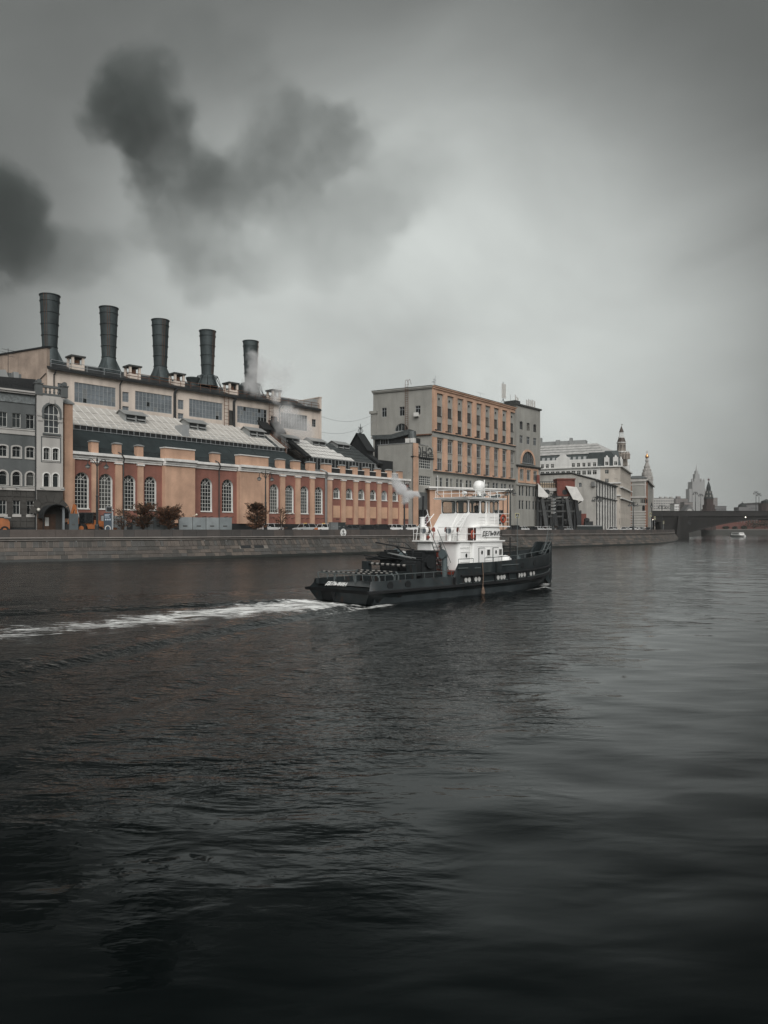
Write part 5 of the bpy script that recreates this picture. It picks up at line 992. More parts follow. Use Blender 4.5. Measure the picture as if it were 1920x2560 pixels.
s_ = MB(); s_.box(0, LB, -.18, -.001, qb(1262), qb(1245.5)); s_.build('gallery', m_pale, bb) if False else None
s_ = MB(); s_.prism(arch(LB-1.6, LB-.5, qb(1278), qb(1264)), -.06, -.02); s_.build('arched_window', m_glass, bb)
for k in range(7): s_ = MB(); z_ = qb(1320-k*6.6); s_.box(0, LB, -.22, 0, z_, z_+.55); s_.build('stone_band', m_pale, bb)
s_ = MB(); s_.box(LB-.6, LB, -.3, .2, qb(1245), qb(1204)); s_.build('corner_pier', m_pale, bb); s_ = MB(); s_.box(.3, .9, -.3, .2, qb(1245), qb(1204)); s_.build('corner_pier', m_pale, bb)
L_2 = B2.u(1632); b = MB(); cc = [L_2*(i+.5)/10 for i in range(10)]; b.wall(rect(0, L_2, 0, zB), [rect(c-1, c+1, a, d) for c in cc for a, d in ((16, 20), (8, 12), (3, 6))], 0, .4); b.box(0, L_2, .45, 6, 0, zB-.1); b.build('street_wall', m_grey, bb, B2)
for c in cc:
    for a, d in ((16, 20), (8, 12), (3, 6)): window(bb, c, .2, a, 2, d-a, 2, 2, frame=B2, fm=m_gframe, gm=m_glass)
b = MB(); b.box(-.5, L_2, -1, .1, zB-.8, zB); b.build('cornice', m_pale, bb, B2); b = MB(); b.box(-.6, LB+.6, -.7, 10, zB+.001, zB+.3); b.hexa([(-.6, -.7, zB+.3), (LB+.6, -.7, zB+.3), (LB+.6, 10, zB+.3), (-.6, 10, zB+.3), (1, 4, zB+1.6), (LB-2, 4, zB+1.6), (LB-2, 8, zB+1.6), (1, 8, zB+1.6)]); b.build('roof', m_grey2, bb)
TD = 400.0; p_ = at(1617.5, TD); bt = thing('bell_tower', 'white tented church bell tower with small golden dome and cross', 'tower', (p_.x, p_.y, STREET)); tz2 = lambda y: zat(y, TD)-STREET
m_bt = M('tower_white', (.33,.315,.295), .85, .12, .5, streak=.15); m_gold = M('gold_leaf', (.75,.38,.16), .25, .15, 2, metal=1.0)
b = MB(); b.lathe([(3.6, 0), (3.6, tz2(1222)), (3.2, tz2(1220)), (3.2, tz2(1200))], 8); b.build('shaft', m_bt, bt)
b = MB(); b.lathe([(3.5, tz2(1200)), (3.5, tz2(1199))], 8); b.build('cornice', m_bt, bt)
b = MB(); b.lathe([(3.0, tz2(1199)), (2.5, tz2(1182)), (1.9, tz2(1176)), (1.0, tz2(1158))], 8); b.build('tent_roof', m_bt, bt)
for lvl, (r_, y_, n_, s0) in enumerate(((2.95, 1196, 8, .95), (2.55, 1185, 8, .8), (2.0, 1176, 8, .6), (1.5, 1167, 8, .42))):
    for k in range(n_):
        a_ = (k+.5*(lvl % 2))*2*math.pi/n_; s_ = MB(); s_.prism(arch(-s0, s0, tz2(y_)-s0, tz2(y_)+s0*1.2, 8), -.12, .12); s_.prism(arch(-s0*.5, s0*.5, tz2(y_)-s0, tz2(y_)+s0*.4, 8), -.16, -.125)
        s_.v = [((r_-y2)*math.cos(a_)-x2*math.sin(a_), (r_-y2)*math.sin(a_)+x2*math.cos(a_), z2) for x2, y2, z2 in s_.v]; s_.build('kokoshnik', m_bt, bt)
b = MB(); b.lathe([(.75, tz2(1158)), (.75, tz2(1154)), (1.0, tz2(1153)), (.95, tz2(1150)), (.7, tz2(1148)), (.7, tz2(1145))], 8); b.build('drum', m_bt, bt)
b = MB(); b.lathe([(.72, tz2(1145)), (1.0, tz2(1142)), (.8, tz2(1139)), (.3, tz2(1136)), (.05, tz2(1133))], 16); b.build('dome', m_gold, bt, smooth=True)
b = MB(); b.bar((0, 0, tz2(1134)), (0, 0, tz2(1126.5)), .07, 4); b.bar((-.5, 0, tz2(1129.5)), (.5, 0, tz2(1129.5)), .07, 4); b.bar((-.3, 0, tz2(1131.3)), (.3, 0, tz2(1131.3)), .05, 4); b.build('cross', m_gold, bt)
# ---------------------------------------------------------------- the bridge
FB = Fr(at(1560, 380).x, 380, 0, 0); UB = lambda px, v=0: FB.u(px, v); ZB = lambda py, px=1700, v=0: FB.z(px, py, v)
br_ = thing('bridge', 'dark stone-clad arch bridge crossing the river at the right', 'bridge', (FB.ox, FB.oy, 0)); BWID = 34
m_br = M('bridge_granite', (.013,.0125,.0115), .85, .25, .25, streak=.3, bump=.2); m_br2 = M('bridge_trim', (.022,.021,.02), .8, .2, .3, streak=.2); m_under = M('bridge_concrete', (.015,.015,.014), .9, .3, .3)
xe = 300.0; zt_, zk_ = ZB(1277), ZB(1290)
b = MB(); b.box(-25, xe, 0, .6, zt_-1.0, zt_-.2); b.box(-25, xe, -.15, .7, zt_-.2, zt_); b.build('parapet', m_br2, br_); b = MB(); b.box(-25, xe, -.35, .5, zk_-.1, zk_+.35); b.box(-25, xe, -.2, .5, zk_+.35, zt_-1.0); b.build('cornice', m_br2, br_)
b = MB(); b.box(-25, xe, .5, BWID-.6, zk_-.6, zt_-1.1); b.build('deck', m_under, br_); b = MB(); b.box(-25, xe, BWID-.6, BWID, zk_-.6, zt_); b.build('parapet', m_br2, br_)
# river arch: flat segmental soffit from the pier to a far pier out of the frame
x0, x1 = UB(1717), UB(1717)+95; zs0, zc0 = ZB(1334), ZB(1300)+.6
sof = [(x0+(x1-x0)*i/24, zs0+(zc0-zs0)*(1-(2*i/24-1)**2)) for i in range(25)]
for v0, v1, nm, mt in ((0.05, .9, 'spandrel_wall', m_br), (BWID-.9, BWID-.05, 'spandrel_wall', m_br)):
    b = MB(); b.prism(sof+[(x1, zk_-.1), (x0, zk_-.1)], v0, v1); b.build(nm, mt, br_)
b = MB(); b.prism([(x, z+.02) for x, z in sof]+[(x, z+.9) for x, z in sof[::-1]], .9, BWID-.9); b.build('arch_soffit', m_under, br_)
b = MB(); b.prism([(x, z-.0) for x, z in sof]+[(x, z+.55) for x, z in sof[::-1]], -.18, .04); b.build('arch_ring', m_br2, br_)
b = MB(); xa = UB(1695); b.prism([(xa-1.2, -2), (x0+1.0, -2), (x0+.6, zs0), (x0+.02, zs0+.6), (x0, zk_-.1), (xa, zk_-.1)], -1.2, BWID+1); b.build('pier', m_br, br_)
b = MB(); b.prism([(xa-2.2, -2), (xa+.4, -2), (xa+.1, zk_), (xa-.6, zk_)], -2.4, -1.21); b.build('pier_buttress', m_br2, br_)
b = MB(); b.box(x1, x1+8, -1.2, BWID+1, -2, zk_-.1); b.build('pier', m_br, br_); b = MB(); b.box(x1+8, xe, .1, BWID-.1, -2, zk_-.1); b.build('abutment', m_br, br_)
# land span over the embankment road
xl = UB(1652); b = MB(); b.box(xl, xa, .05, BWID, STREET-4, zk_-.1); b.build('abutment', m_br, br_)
sof2 = [(UB(1563)+(xl-UB(1563))*i/12, ZB(1300)+(1.3)*(1-(2*i/12-1)**2)-1.2) for i in range(13)]
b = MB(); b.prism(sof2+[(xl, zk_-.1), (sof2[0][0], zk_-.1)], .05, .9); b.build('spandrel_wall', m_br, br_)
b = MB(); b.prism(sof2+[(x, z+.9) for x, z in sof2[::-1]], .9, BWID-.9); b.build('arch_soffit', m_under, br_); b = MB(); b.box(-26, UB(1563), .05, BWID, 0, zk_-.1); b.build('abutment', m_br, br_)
b = MB(); ux, uz = UB(1724), ZB(1307, 1724); b.path([(ux+1.0*math.cos(i*math.pi/10), -.02, uz+1.0*math.sin(i*math.pi/10)) for i in range(21)], .16, 6); b.build('porthole_ring', m_br2, br_); b = MB(); b.bar((ux, .0, uz), (ux, .06, uz), .95, 20); b.build('porthole', m_black, br_)
m_bulb = bpy.data.materials.new('lit_lamp'); m_bulb.use_nodes = True; _p = m_bulb.node_tree.nodes['Principled BSDF']; _p.inputs['Emission Color'].default_value = (1,.93,.8,1); _p.inputs['Emission Strength'].default_value = 2.5; _p.inputs['Base Color'].default_value = (.8,.8,.75,1)
b = MB(); b.lathe([(.01, -.28), (.28, 0), (.01, .28)], 10, (UB(1863), -.4, ZB(1293, 1863))); b.build('navigation_lamp', m_bulb, br_)

# ---------------------------------------------------------------- far bank beyond the bridge
fq = thing('far_embankment', 'low grey far embankment wall seen under the bridge arch', 'embankment', (215, 650, 0)); b = MB()
pl = [(-340, 0), (0, 0), (385, -14), (1200, -40)]
b.loft([[(x, y, -1), (x, y+2, 4.3), (x, y+3.2, 4.3), (x, y+3, -1)] for x, y in pl]); b.build('wall', M('far_granite', (.12,.115,.105), .9, .2, .1, streak=.2), fq)
b = MB(); b.loft([[(x, y+1.7, 4.31), (x, y+1.7, 5.0), (x, y+2.5, 5.0), (x, y+2.5, 4.31)] for x, y in pl]); b.build('parapet', M('far_parapet', (.15,.14,.13), .9, .2, .1), fq)
FE = 690.0
def far_box(px0, px1, py, D, name, label, cat, mat, wins=None, depth=14, extra=None, group=None):
    x0, x1 = at(px0, D).x, at(px1, D).x; z1 = zat(py, D)-4.2; r_ = thing(name, label, cat, (x0, D, 4.2), group=group); wd = x1-x0
    b = MB(); b.box(0, wd, 0, depth, 0, z1); b.build('wall', mat, r_)
    if wins:
        nc, nr, wf, hf = wins; ww, hh = wd/nc, 3.4; wm = MB(); wm.box(-ww*wf/2, ww*wf/2, -.12, .05, 0, hh*hf); me_ = wm.mesh('window', m_far_g)
        for i in range(nc):
            for j in range(nr):
                z = z1-1.6-hh*(j+1)+.8
                if z > 1: put('window', me_, r_, (ww*(i+.5), 0, z))
    if extra: extra(r_, wd, z1)
    b = MB(); b.box(-.3, wd+.3, -.3, depth, z1, z1+.5); b.build('roof', m_far_d, r_); return r_
m_far_g = glassmat('far_glass', (.05,.055,.06), .3); m_far_d = M('far_dark', (.06,.06,.06), .9, .2, .1)
m_far1 = M('far_plaster', (.40,.39,.37), .9, .12, .05); m_far2 = M('far_brick', (.20,.18,.17), .9, .15, .05); m_far3 = M('far_grey', (.14,.14,.14), .9, .2, .05)
far_box(1634, 1685, 1246, 980, 'apartment_block', 'long pale apartment block behind the bridge, next to the bell tower', 'building', m_far1, (12, 8, .5, .5), extra=lambda r_, wd, z1: [put('roof_hut', MB().box(wd*k, wd*k+3, 2, 6, z1, z1+2.4).mesh('roof_hut', m_far1), r_) for k in (.35, .6, .85)])
far_box(1686, 1697, 1260, 900, 'white_block', 'small white block in front of the hazy grey blocks', 'building', M('far_white', (.6,.6,.58), .9, .05, .1), (3, 5, .5, .45))
far_box(1689, 1720, 1247, 1150, 'grey_block', 'hazy grey block with stepped roof left of the skyscraper', 'building', m_far2, (7, 7, .4, .4), extra=lambda r_, wd, z1: put('roof_hut', MB().box(wd*.15, wd*.45, 2, 8, z1, z1+4).mesh('roof_hut', m_far2), r_))
far_box(1711, 1732, 1256, 1000, 'grey_block', 'darker block with bright corner windows below the skyscraper', 'building', m_far2, (5, 6, .45, .45))
far_box(1783, 1794, 1245, 1500, 'hazy_tower', 'hazy rounded block just right of the red star tower', 'building', m_far2, (4, 9, .4, .4))
far_box(1785, 1816, 1266, 880, 'grey_block', 'low grey block right of the star tower above the bridge', 'building', m_far3, (8, 4, .45, .4))
# hall with a round gable roof in front
p_ = at(1724, 760); r_ = thing('round_gable_hall', 'small dark hall with a light round gable behind the bridge parapet', 'building', (p_.x, p_.y, 4.2)); z_ = zat(1266, 760)-4.2
b = MB(); b.prism([(-7, 0), (7, 0), (7, z_*.7), (0, z_+2), (-7, z_*.7)], 0, 12); b.build('wall', m_far3, r_); b = MB(); b.prism(arch(-2.5, 2.5, z_*.4, z_*.9), -.2, 0); b.build('fanlight', m_far1, r_)
# hazy stepped skyscraper
D_ = 2400.0; p_ = at(1745, D_); sk = thing('skyscraper', 'tall stepped skyscraper with central spire fading into the haze', 'skyscraper', (p_.x, p_.y, 4.2)); zz = lambda y: zat(y, D_)-4.2; kx = D_/F
m_sk = M('skyscraper_stone', (.27,.27,.265), .9, .1, .02)
for nm, px0, px1, py, d0, d1 in (('side_wing', 1724, 1731.5, 1222, 2, 30), ('side_wing', 1761, 1768, 1222, 2, 30), ('main_block', 1731, 1762, 1204, 0, 36), ('upper_block', 1737, 1756, 1196, 6, 30), ('tower', 1740.5, 1751.5, 1184, 8, 26), ('lantern', 1743, 1749, 1176, 11, 22)):
    b = MB(); b.box((px0-1745)*kx, (px1-1745)*kx, d0, d1, 0, zz(py)); b.build(nm, m_sk, sk)
b = MB(); b.lathe([(2.4, zz(1176)), (1.0, zz(1168)), (.1, zz(1158))], 8, ((1746-1745)*kx, 16, 0)); b.build('spire', m_sk, sk)
for px in (1731.5, 1738, 1755, 1761): b = MB(); b.lathe([(3.5, zz(1204)), (3.2, zz(1200)), (.4, zz(1196))], 8, ((px-1745)*kx, 4, 0)); b.build('pinnacle', m_sk, sk)
# tower with a star
D_ = 640.0; p_ = at(1771.5, D_); kt = thing('star_tower', 'dark tented brick tower topped by a star behind the bridge', 'tower', (p_.x, p_.y, 4.2)); zz = lambda y: zat(y, D_)-4.2
m_kt = M('kremlin_brick', (.05,.035,.032), .9, .2, .2); m_kt2 = M('green_black_tiles', (.022,.027,.026), .7, .2, .3)
b = MB(); b.lathe([(6.2, 0), (6.2, zz(1277)), (5.2, zz(1276)), (5.2, zz(1262))], 8); b.build('base', m_kt, kt); b = MB(); b.lathe([(5.5, zz(1266)), (5.5, zz(1265))], 8); b.lathe([(4.0, zz(1262)), (4.0, zz(1248)), (4.3, zz(1248)), (4.3, zz(1247))], 8); b.build('second_stage', m_kt, kt)
b = MB(); b.lathe([(4.2, zz(1247)), (2.6, zz(1228)), (1.9, zz(1226)), (1.9, zz(1218)), (.2, zz(1203))], 8); b.build('tent_roof', m_kt2, kt)
for k in range(8):
    a_ = k*math.pi/4
    for r_2, y_, s_2 in ((3.5, 1240, .55), (2.75, 1231, .4)):
        s_ = MB(); s_.box(-s_2, s_2, -.25, .3, zz(y_)-1.0, zz(y_)+.8); s_.v = [((r_2-y2)*math.cos(a_)-x2*math.sin(a_), (r_2-y2)*math.sin(a_)+x2*math.cos(a_), z2) for x2, y2, z2 in s_.v]; s_.build('dormer', M('white_stone_trim', (.25,.24,.22), .9, .1, 1), kt)
    s_ = MB(); s_.box(-1.2, 1.2, -.2, .3, zz(1277), zz(1277)+1.4); s_.v = [((5.4-y2)*math.cos(a_)-x2*math.sin(a_), (5.4-y2)*math.sin(a_)+x2*math.cos(a_), z2) for x2, y2, z2 in s_.v]; s_.build('merlon', m_kt, kt)
pts = []; 
for k in range(10): rr_ = 1.35 if k % 2 == 0 else .52; pts.append((rr_*math.sin(k*math.pi/5), zz(1199)+rr_*math.cos(k*math.pi/5)))
b = MB(); b.prism(pts, -.2, .2); b.build('star', M('ruby_glass', (.06,.015,.015), .3, .1, 1), kt); b = MB(); b.bar((0, 0, zz(1204)), (0, 0, zz(1201)), .12, 5); b.build('star_stem', m_kt2, kt)
# brick fortress wall
D_ = 668.0; x0, x1 = at(1738, D_).x, at(1990, D_).x; fw = thing('fortress_wall', 'long dull red brick fortress wall beyond the far embankment', 'wall', (x0, D_, 4.2)); z_ = zat(1306, D_)-4.2
b = MB(); b.box(0, x1-x0, 0, 4, 0, z_); b.build('wall', M('fortress_brick', (.13,.055,.045), .9, .15, .1), fw)
mm = MB(); mm.box(-.9, .9, 0, .8, 0, 1.9); me_ = mm.mesh('merlon', M('fortress_brick', (.13,.055,.045)))
for i in range(int((x1-x0)/3)): put('merlon', me_, fw, (1.5+i*3, 0, z_))
# domed church, red-roofed blocks and a dark drum on the right
D_ = 720.0; p_ = at(1856, D_); dc = thing('domed_church', 'dark domed building above the bridge at the right', 'building', (p_.x, p_.y, 4.2)); zz = lambda y: zat(y, D_)-4.2
b = MB(); b.box(-6, 6, -5, 5, 0, zz(1268)); b.build('wall', m_far3, dc); b = MB(); b.lathe([(3.9, zz(1268)), (3.9, zz(1266)), (3.4, zz(1262)), (1.8, zz(1259)), (.3, zz(1257)), (.1, zz(1253.5))], 16); b.build('dome', m_kt2, dc)
far_box(1862, 1903, 1262, 760, 'dark_block', 'long dark block with uneven roofs right of the domed church', 'building', m_far3, (9, 3, .4, .4), extra=lambda r_, wd, z1: [put('roof_hut', MB().box(wd*k, wd*k+4, 1, 6, z1, z1+1.6+k).mesh('roof_hut', m_far_d), r_) for k in (.1, .35, .62, .8)])
D_ = 700.0; p_ = at(1916, D_); dr = thing('dark_drum', 'dark stepped drum with pointed cap cut by the right edge', 'building', (p_.x, p_.y, 4.2)); zz = lambda y: zat(y, D_)-4.2
b = MB(); b.lathe([(7, 0), (7, zz(1259))], 12); b.build('lower_stage', m_kt, dr); b = MB(); b.lathe([(4.6, zz(1259)), (4.6, zz(1253)), (.4, zz(1248))], 12); b.build('upper_stage', m_kt2, dr)
# dark round trees along the far bank
m_leafd = M('dark_foliage', (.03,.035,.025), .9, .4, .5); rs = random.Random(5)
def far_tree(px, D, top, wid, label):
    p_ = at(px, D); r_ = thing('tree', label, 'tree', (p_.x, p_.y, 4.2), group='trees along the far bank'); H_ = zat(top, D)-4.2
    b = MB(); b.bar((0, 0, 0), (0, 0, H_*.5), .35, 6, .2); b.build('trunk', m_black, r_)
    b = MB()
    for i in range(420):
        a_, q = rs.uniform(0, 6.28), rs.uniform(-1, 1); rr_ = (rs.random()**.4); x, y, z = rr_*math.cos(a_)*math.sqrt(1-q*q)*wid/2, rr_*math.sin(a_)*math.sqrt(1-q*q)*wid/2, H_*.58+rr_*q*H_*.42
        s_ = rs.uniform(.25, .55); n_ = Vector((rs.uniform(-1, 1), rs.uniform(-1, 1), rs.uniform(-1, 1))).normalized(); t_ = n_.orthogonal().normalized()*s_; u_ = n_.cross(t_)
        b.add([Vector((x, y, z))+t_, Vector((x, y, z))+u_, Vector((x, y, z))-t_, Vector((x, y, z))-u_], [(0, 1, 2, 3)])
    b.build('crown', m_leafd, r_)
for px, top, wid, lb in ((1815, 1315, 6, 'small round dark tree, leftmost on the far bank under the arch'), (1837, 1316, 4.5, 'smallest round dark tree in the middle under the arch'), (1860, 1314, 5.5, 'round dark tree beside the big dark one under the arch'), (1884, 1298, 13, 'big dark tree under the arch near the right edge'), (1912, 1300, 12, 'big dark tree cut by the right edge under the arch')): far_tree(px, 657, top, wid, lb)
# small white river boat under the arch
p_ = at(1848.5, 447); rb = thing('river_boat', 'small white river boat coming towards us under the bridge', 'boat', (p_.x, p_.y, 0)); m_rb = M('boat_white', (.75,.75,.73), .4, .05, 1)
b = MB(); b.loft([[(-2.2*k, y, 1.2), (2.2*k, y, 1.2), (1.7*k, y, -.2), (-1.7*k, y, -.2)] for k, y in ((.25, -7), (.8, -4), (1, 0), (1, 8))]); b.build('hull', m_rb, rb); b = MB(); b.loft([[(-1.7, y, 1.2), (1.7, y, 1.2), (1.4, y, z), (-1.4, y, z)] for y, z in ((-3.2, 2.0), (-2.4, 2.7), (7, 2.7))]); b.build('cabin', m_rb, rb); b = MB(); b.box(-1.1, 1.1, -3.0, -2.5, 2.05, 2.4); b.build('windscreen', m_glass, rb)
b = MB(); b.box(-1.62, -1.5, -1.5, 6, 1.8, 2.2); b.box(1.5, 1.62, -1.5, 6, 1.8, 2.2); b.build('side_window', m_glass, rb)
# ---------------------------------------------------------------- the tug
tug = thing('tug_boat', 'dark grey river tug with white superstructure steaming past the quay', 'tug', frame=BO)
m_hull = M('hull_paint', (.022,.028,.030), .42, .3, .8, streak=.35, bump=.06, bscale=3, spec=.5); add_rust(m_hull, (.07,.032,.018), .56, .70, .75); m_belt = M('rubber_belt', (.014,.015,.016), .6, .3, 2); m_deck = M('deck_paint', (.035,.042,.042), .7, .3, 1.5)
m_tw = M('white_boat_paint', (.84,.84,.82), .4, .05, 1.2, streak=.10); add_rust(m_tw, (.30,.17,.09), .64, .80, .5); m_tred = M('red_lead', (.20,.045,.03), .6, .25, 2); m_rail = M('rail_grey', (.10,.115,.115), .5, .2, 2); m_boot = M('boot_top', (.05,.06,.064), .5, .25, 1.2, streak=.3)
m_tg = M('teal_machinery', (.09,.115,.12), .5, .3, 1.5)
X = [0, .35, 1.0, 4, 8.0, 8.25, 12, 15, 17, 19, 20.5, 21.8, 22.8, 23.5]
bb_ = lambda x: float(np.interp(x, [0, 1, 15, 17, 19, 20.5, 21.8, 22.8, 23.5], [2.85, 3.0, 3.0, 2.92, 2.6, 2.1, 1.4, .75, .2]))
bw_ = lambda x: float(np.interp(x, [0, 1, 3, 14, 16, 18, 20, 21.5, 22.3, 23.5], [2.3, 2.6, 2.8, 2.8, 2.6, 2.1, 1.3, .55, .12, .06]))
zb_ = lambda x: float(np.interp(x, [0, 13, 17, 20, 23.5], [.72, .74, .85, 1.0, 1.25]))
zu_ = lambda x: float(np.interp(x, [8, 13, 17, 20, 23.5], [1.38, 1.38, 1.46, 1.58, 1.80]))
zt_f = lambda x: 1.36 if x <= 8.0 else float(np.interp(x, [8.25, 12, 16, 20, 23.5], [2.22, 2.22, 2.34, 2.58, 2.95]))
bt_ = lambda x: bb_(x)-(.30 if x <= 8.1 else .03)+(.12 if x > 19 else 0)
def hull_ring(x):
    xt = x+(.55 if x == 0 else 0); dz = 1.0 if x <= 8.1 else 1.42; tb = .07; bt = max(bt_(x), .16); zt2 = zt_f(x)
    r = [(xt, -bt, zt2), (x, -bb_(x), zb_(x)), (x+(.25 if x < .1 else 0), -bw_(x), 0), (x+(.8 if x < .1 else -.2), -bw_(x)*.7, -.9)]
    r += [(a, -b_, c) for a, b_, c in r[::-1]]
    r += [(xt+(.06 if x == 0 else 0), bt-tb, zt2), (xt+.06, bt-tb-.02, dz), (xt+.06, -bt+tb+.02, dz), (xt+(.06 if x == 0 else 0), -bt+tb, zt2)]
    return r
b = MB(); b.loft([hull_ring(x) for x in X]); hull = b.build('hull', m_hull, tug, smooth=True)
def strake(zf, x0, x1, h, t_, nm, mat, stern=True, inset=0.0):
    b = MB(); xs = [x for x in np.linspace(x0, x1, 40)]
    path_ = [(x, -1) for x in xs[::-1]]+[(x, 1) for x in xs] if stern else None
    def sec(x, s): y = bb_(x)-inset; z = zf(x); return [(x-(t_ if x == x0 and stern else 0), s*(y-.03), z-h/2), (x-(t_ if x == x0 and stern else 0), s*(y+t_), z-h/2+.03), (x-(t_ if x == x0 and stern else 0), s*(y+t_), z+h/2-.03), (x-(t_ if x == x0 and stern else 0), s*(y-.03), z+h/2)]
    if stern: b.loft([sec(*q) for q in path_])
    else:
        for s in (-1, 1): b.loft([sec(x, s) for x in xs])
    return b.build(nm, mat, hull)
strake(zb_, 0.0, 23.4, .20, .16, 'rubbing_strake', m_belt); strake(zu_, 8.4, 23.4, .14, .15, 'rubbing_strake', m_belt, False); strake(lambda x: zb_(x)+.13, 8.3, 22.5, .06, .06, 'strake_edge', m_rail, False)
b = MB()
for s in (-1, 1): b.loft([[(x, s*(bw_(x)+.02), -.05), (x, s*(bw_(x)*.45+bb_(x)*.55+.012), zb_(x)*.55), (x, s*(bw_(x)*.45+bb_(x)*.55-.03), zb_(x)*.55), (x, s*(bw_(x)-.03), -.05)] for x in np.linspace(.6, 21.5, 30)])
b.build('boot_topping', m_boot, hull)
for px in (1137, 1182, 1204, 1238, 1272, 1294, 1318): 
    x = BO.u(px, -3.05); s_ = MB(); s_.box(x-.06, x+.06, -bb_(x)-.11, -bb_(x)+.03, zb_(x)+.1, zu_(x)-.06); s_.build('hull_rib', m_belt, hull)
def disc_on(x, z, r, mat, nm, y=None, rz=1.0, t_=.025, n=16):
    y = -bb_(x) if y is None else y; d_ = 0.0
    if x > 15: d_ = (bb_(x+.3)-bb_(x-.3))/.6
    s_ = MB(); vs = []
    for k in (0, 1):
        for i in range(n): a_ = i*2*math.pi/n; xx = x+r*math.cos(a_); vs.append((xx, y-d_*(xx-x)-(t_ if k == 0 else -.02), z+r*rz*math.sin(a_)))
    s_.add(vs, [tuple(range(n)), tuple(range(n, 2*n))[::-1]]+[(i, (i+1) % n, (i+1) % n+n, i+n) for i in range(n)]); return s_.build(nm, mat, hull)
for zx in (358, 404, 495, 540, 803, 850, 887, 1090, 1128, 1168, 1255, 1297):
    px = 1100+zx*.1808; x = BO.u(px, -3.0)
    for _ in range(6): x = BO.u(px, -bb_(x))
    disc_on(x, (zb_(x)+zu_(x))/2+.02, .15, M('porthole_white', (.5,.5,.48), .5, .2, 2), 'porthole_cover', rz=1.1)
for px, z in ((976, 1.08), (1020, 1.08)): x = BO.u(px, -2.9); disc_on(x, z, .24, m_black, 'fairlead', y=-2.9); 
for px, py in ((1306, 1413), (1336, 1407)):
    x = BO.u(px, -2.6)
    for _ in range(6): x = BO.u(px, -bb_(x))
    disc_on(x, BO.z(px, py, -bb_(x)), .22, m_black, 'fairlead')
for px0, px1, py in ((1145, 1169, 1421), (1187, 1201, 1420), (1251, 1296, 1413)):
    s_ = MB(); x0, x1 = BO.u(px0, -3), BO.u(px1, -3); s_.box(x0, x1, -bb_(x0)-.04, -bb_(x0)+.02, BO.z(px0, py, -3)-.03, BO.z(px0, py, -3)+.03); s_.build('bulwark_rib', m_rail, hull)
x = BO.u(1245, -3); s_ = MB(); s_.box(x-.3, x+.25, -3.16, -2.95, 1.45, 2.24); s_.build('fender_post', m_hull, hull); x = BO.u(1208, -3); s_ = MB(); s_.box(x-.1, x+.9, -3.03, -2.9, 1.5, 2.1); s_.build('boarding_gate', m_deck, hull)
s_ = MB(); s_.box(-.02, .3, .6, 1.6, .05, .62); s_.v = [(x_-.02+.22*(1-z_/.7), y_, z_) for x_, y_, z_ in s_.v]; s_.build('stern_hatch', m_black, hull)
# name on the stern
me = text_mesh('ДЕЛЬФИН', .38, .01, m_tw, font_w=.004); o = put('name_lettering', me, tug); o.matrix_basis = Matrix.Translation((.29, .55, 1.0)) @ Matrix.Rotation(R(-90), 4, 'Z') @ Matrix.Rotation(R(-40), 4, 'X'); o.location = (.27, .5, .98)
# stern and side rails
P = lambda x, s, z: (x, s*(bt_(x)-.05), z)
b = MB()
for s in (-1, 1):
    xs = list(np.arange(.65, 7.9, .9)); b.path([P(x, s, 1.72) for x in xs]+[P(8.3, s, 1.45 if False else 1.72)], .03, 6)
    for x in xs: b.bar(P(x, s, 1.34), (x-.06, s*(bt_(x)-.0), 1.72), .025, 5)
b.bar((.62, -2.6, 1.72), (.62, 2.6, 1.72), .03, 6)
for y in np.linspace(-2.5, 2.5, 7): b.bar((.62, y, 1.34), (.55, y, 1.72), .025, 5)
b.build('bulwark_rail', m_rail, tug)
m_sw = M('stripe_white', (.30,.29,.27), .6, .2, 2)
def striped(p, q, r, n, nm):
    p, q = Vector(p), Vector(q)
    for k in (0, 1):
        s_ = MB()
        for i in range(k, n, 2): s_.bar(p.lerp(q, i/n), p.lerp(q, (i+1)/n), r, 6)
        s_.build(nm, m_black if k == 0 else m_sw, tug)
striped((.75, -2.45, 1.80), (.75, 2.45, 1.80), .04, 21, 'striped_rail')
for x, y0, y1, z in ((2.6, -2.4, 1.2, 1.75), (3.4, -2.0, 2.0, 1.8), (1.5, -2.2, 2.0, 1.72)):
    striped((x, y0+.25, z), (x, y1-.25, z), .04, 13, 'striped_hoop'); s_ = MB()
    for y in (y0, y1): s_.path([(x, y, 1.0), (x, y, z-.2), (x, y+(.25 if y == y0 else -.25), z)], .055, 6)
    s_.build('hoop_leg', m_rail, tug)
# towing arch across the deck
b = MB(); b.box(4.3, 4.75, -2.35, -1.85, 1.0, 2.25); b.box(4.3, 4.75, 1.85, 2.35, 1.0, 2.35); b.box(4.35, 4.7, -1.85, 1.85, 1.62, 1.75); b.box(4.38, 4.67, -1.85, 1.85, 1.0, 1.6); b.build('towing_arch', m_hull, tug); striped((4.52, -1.85, 2.15), (4.52, 1.85, 2.2), .09, 15, 'striped_beam')
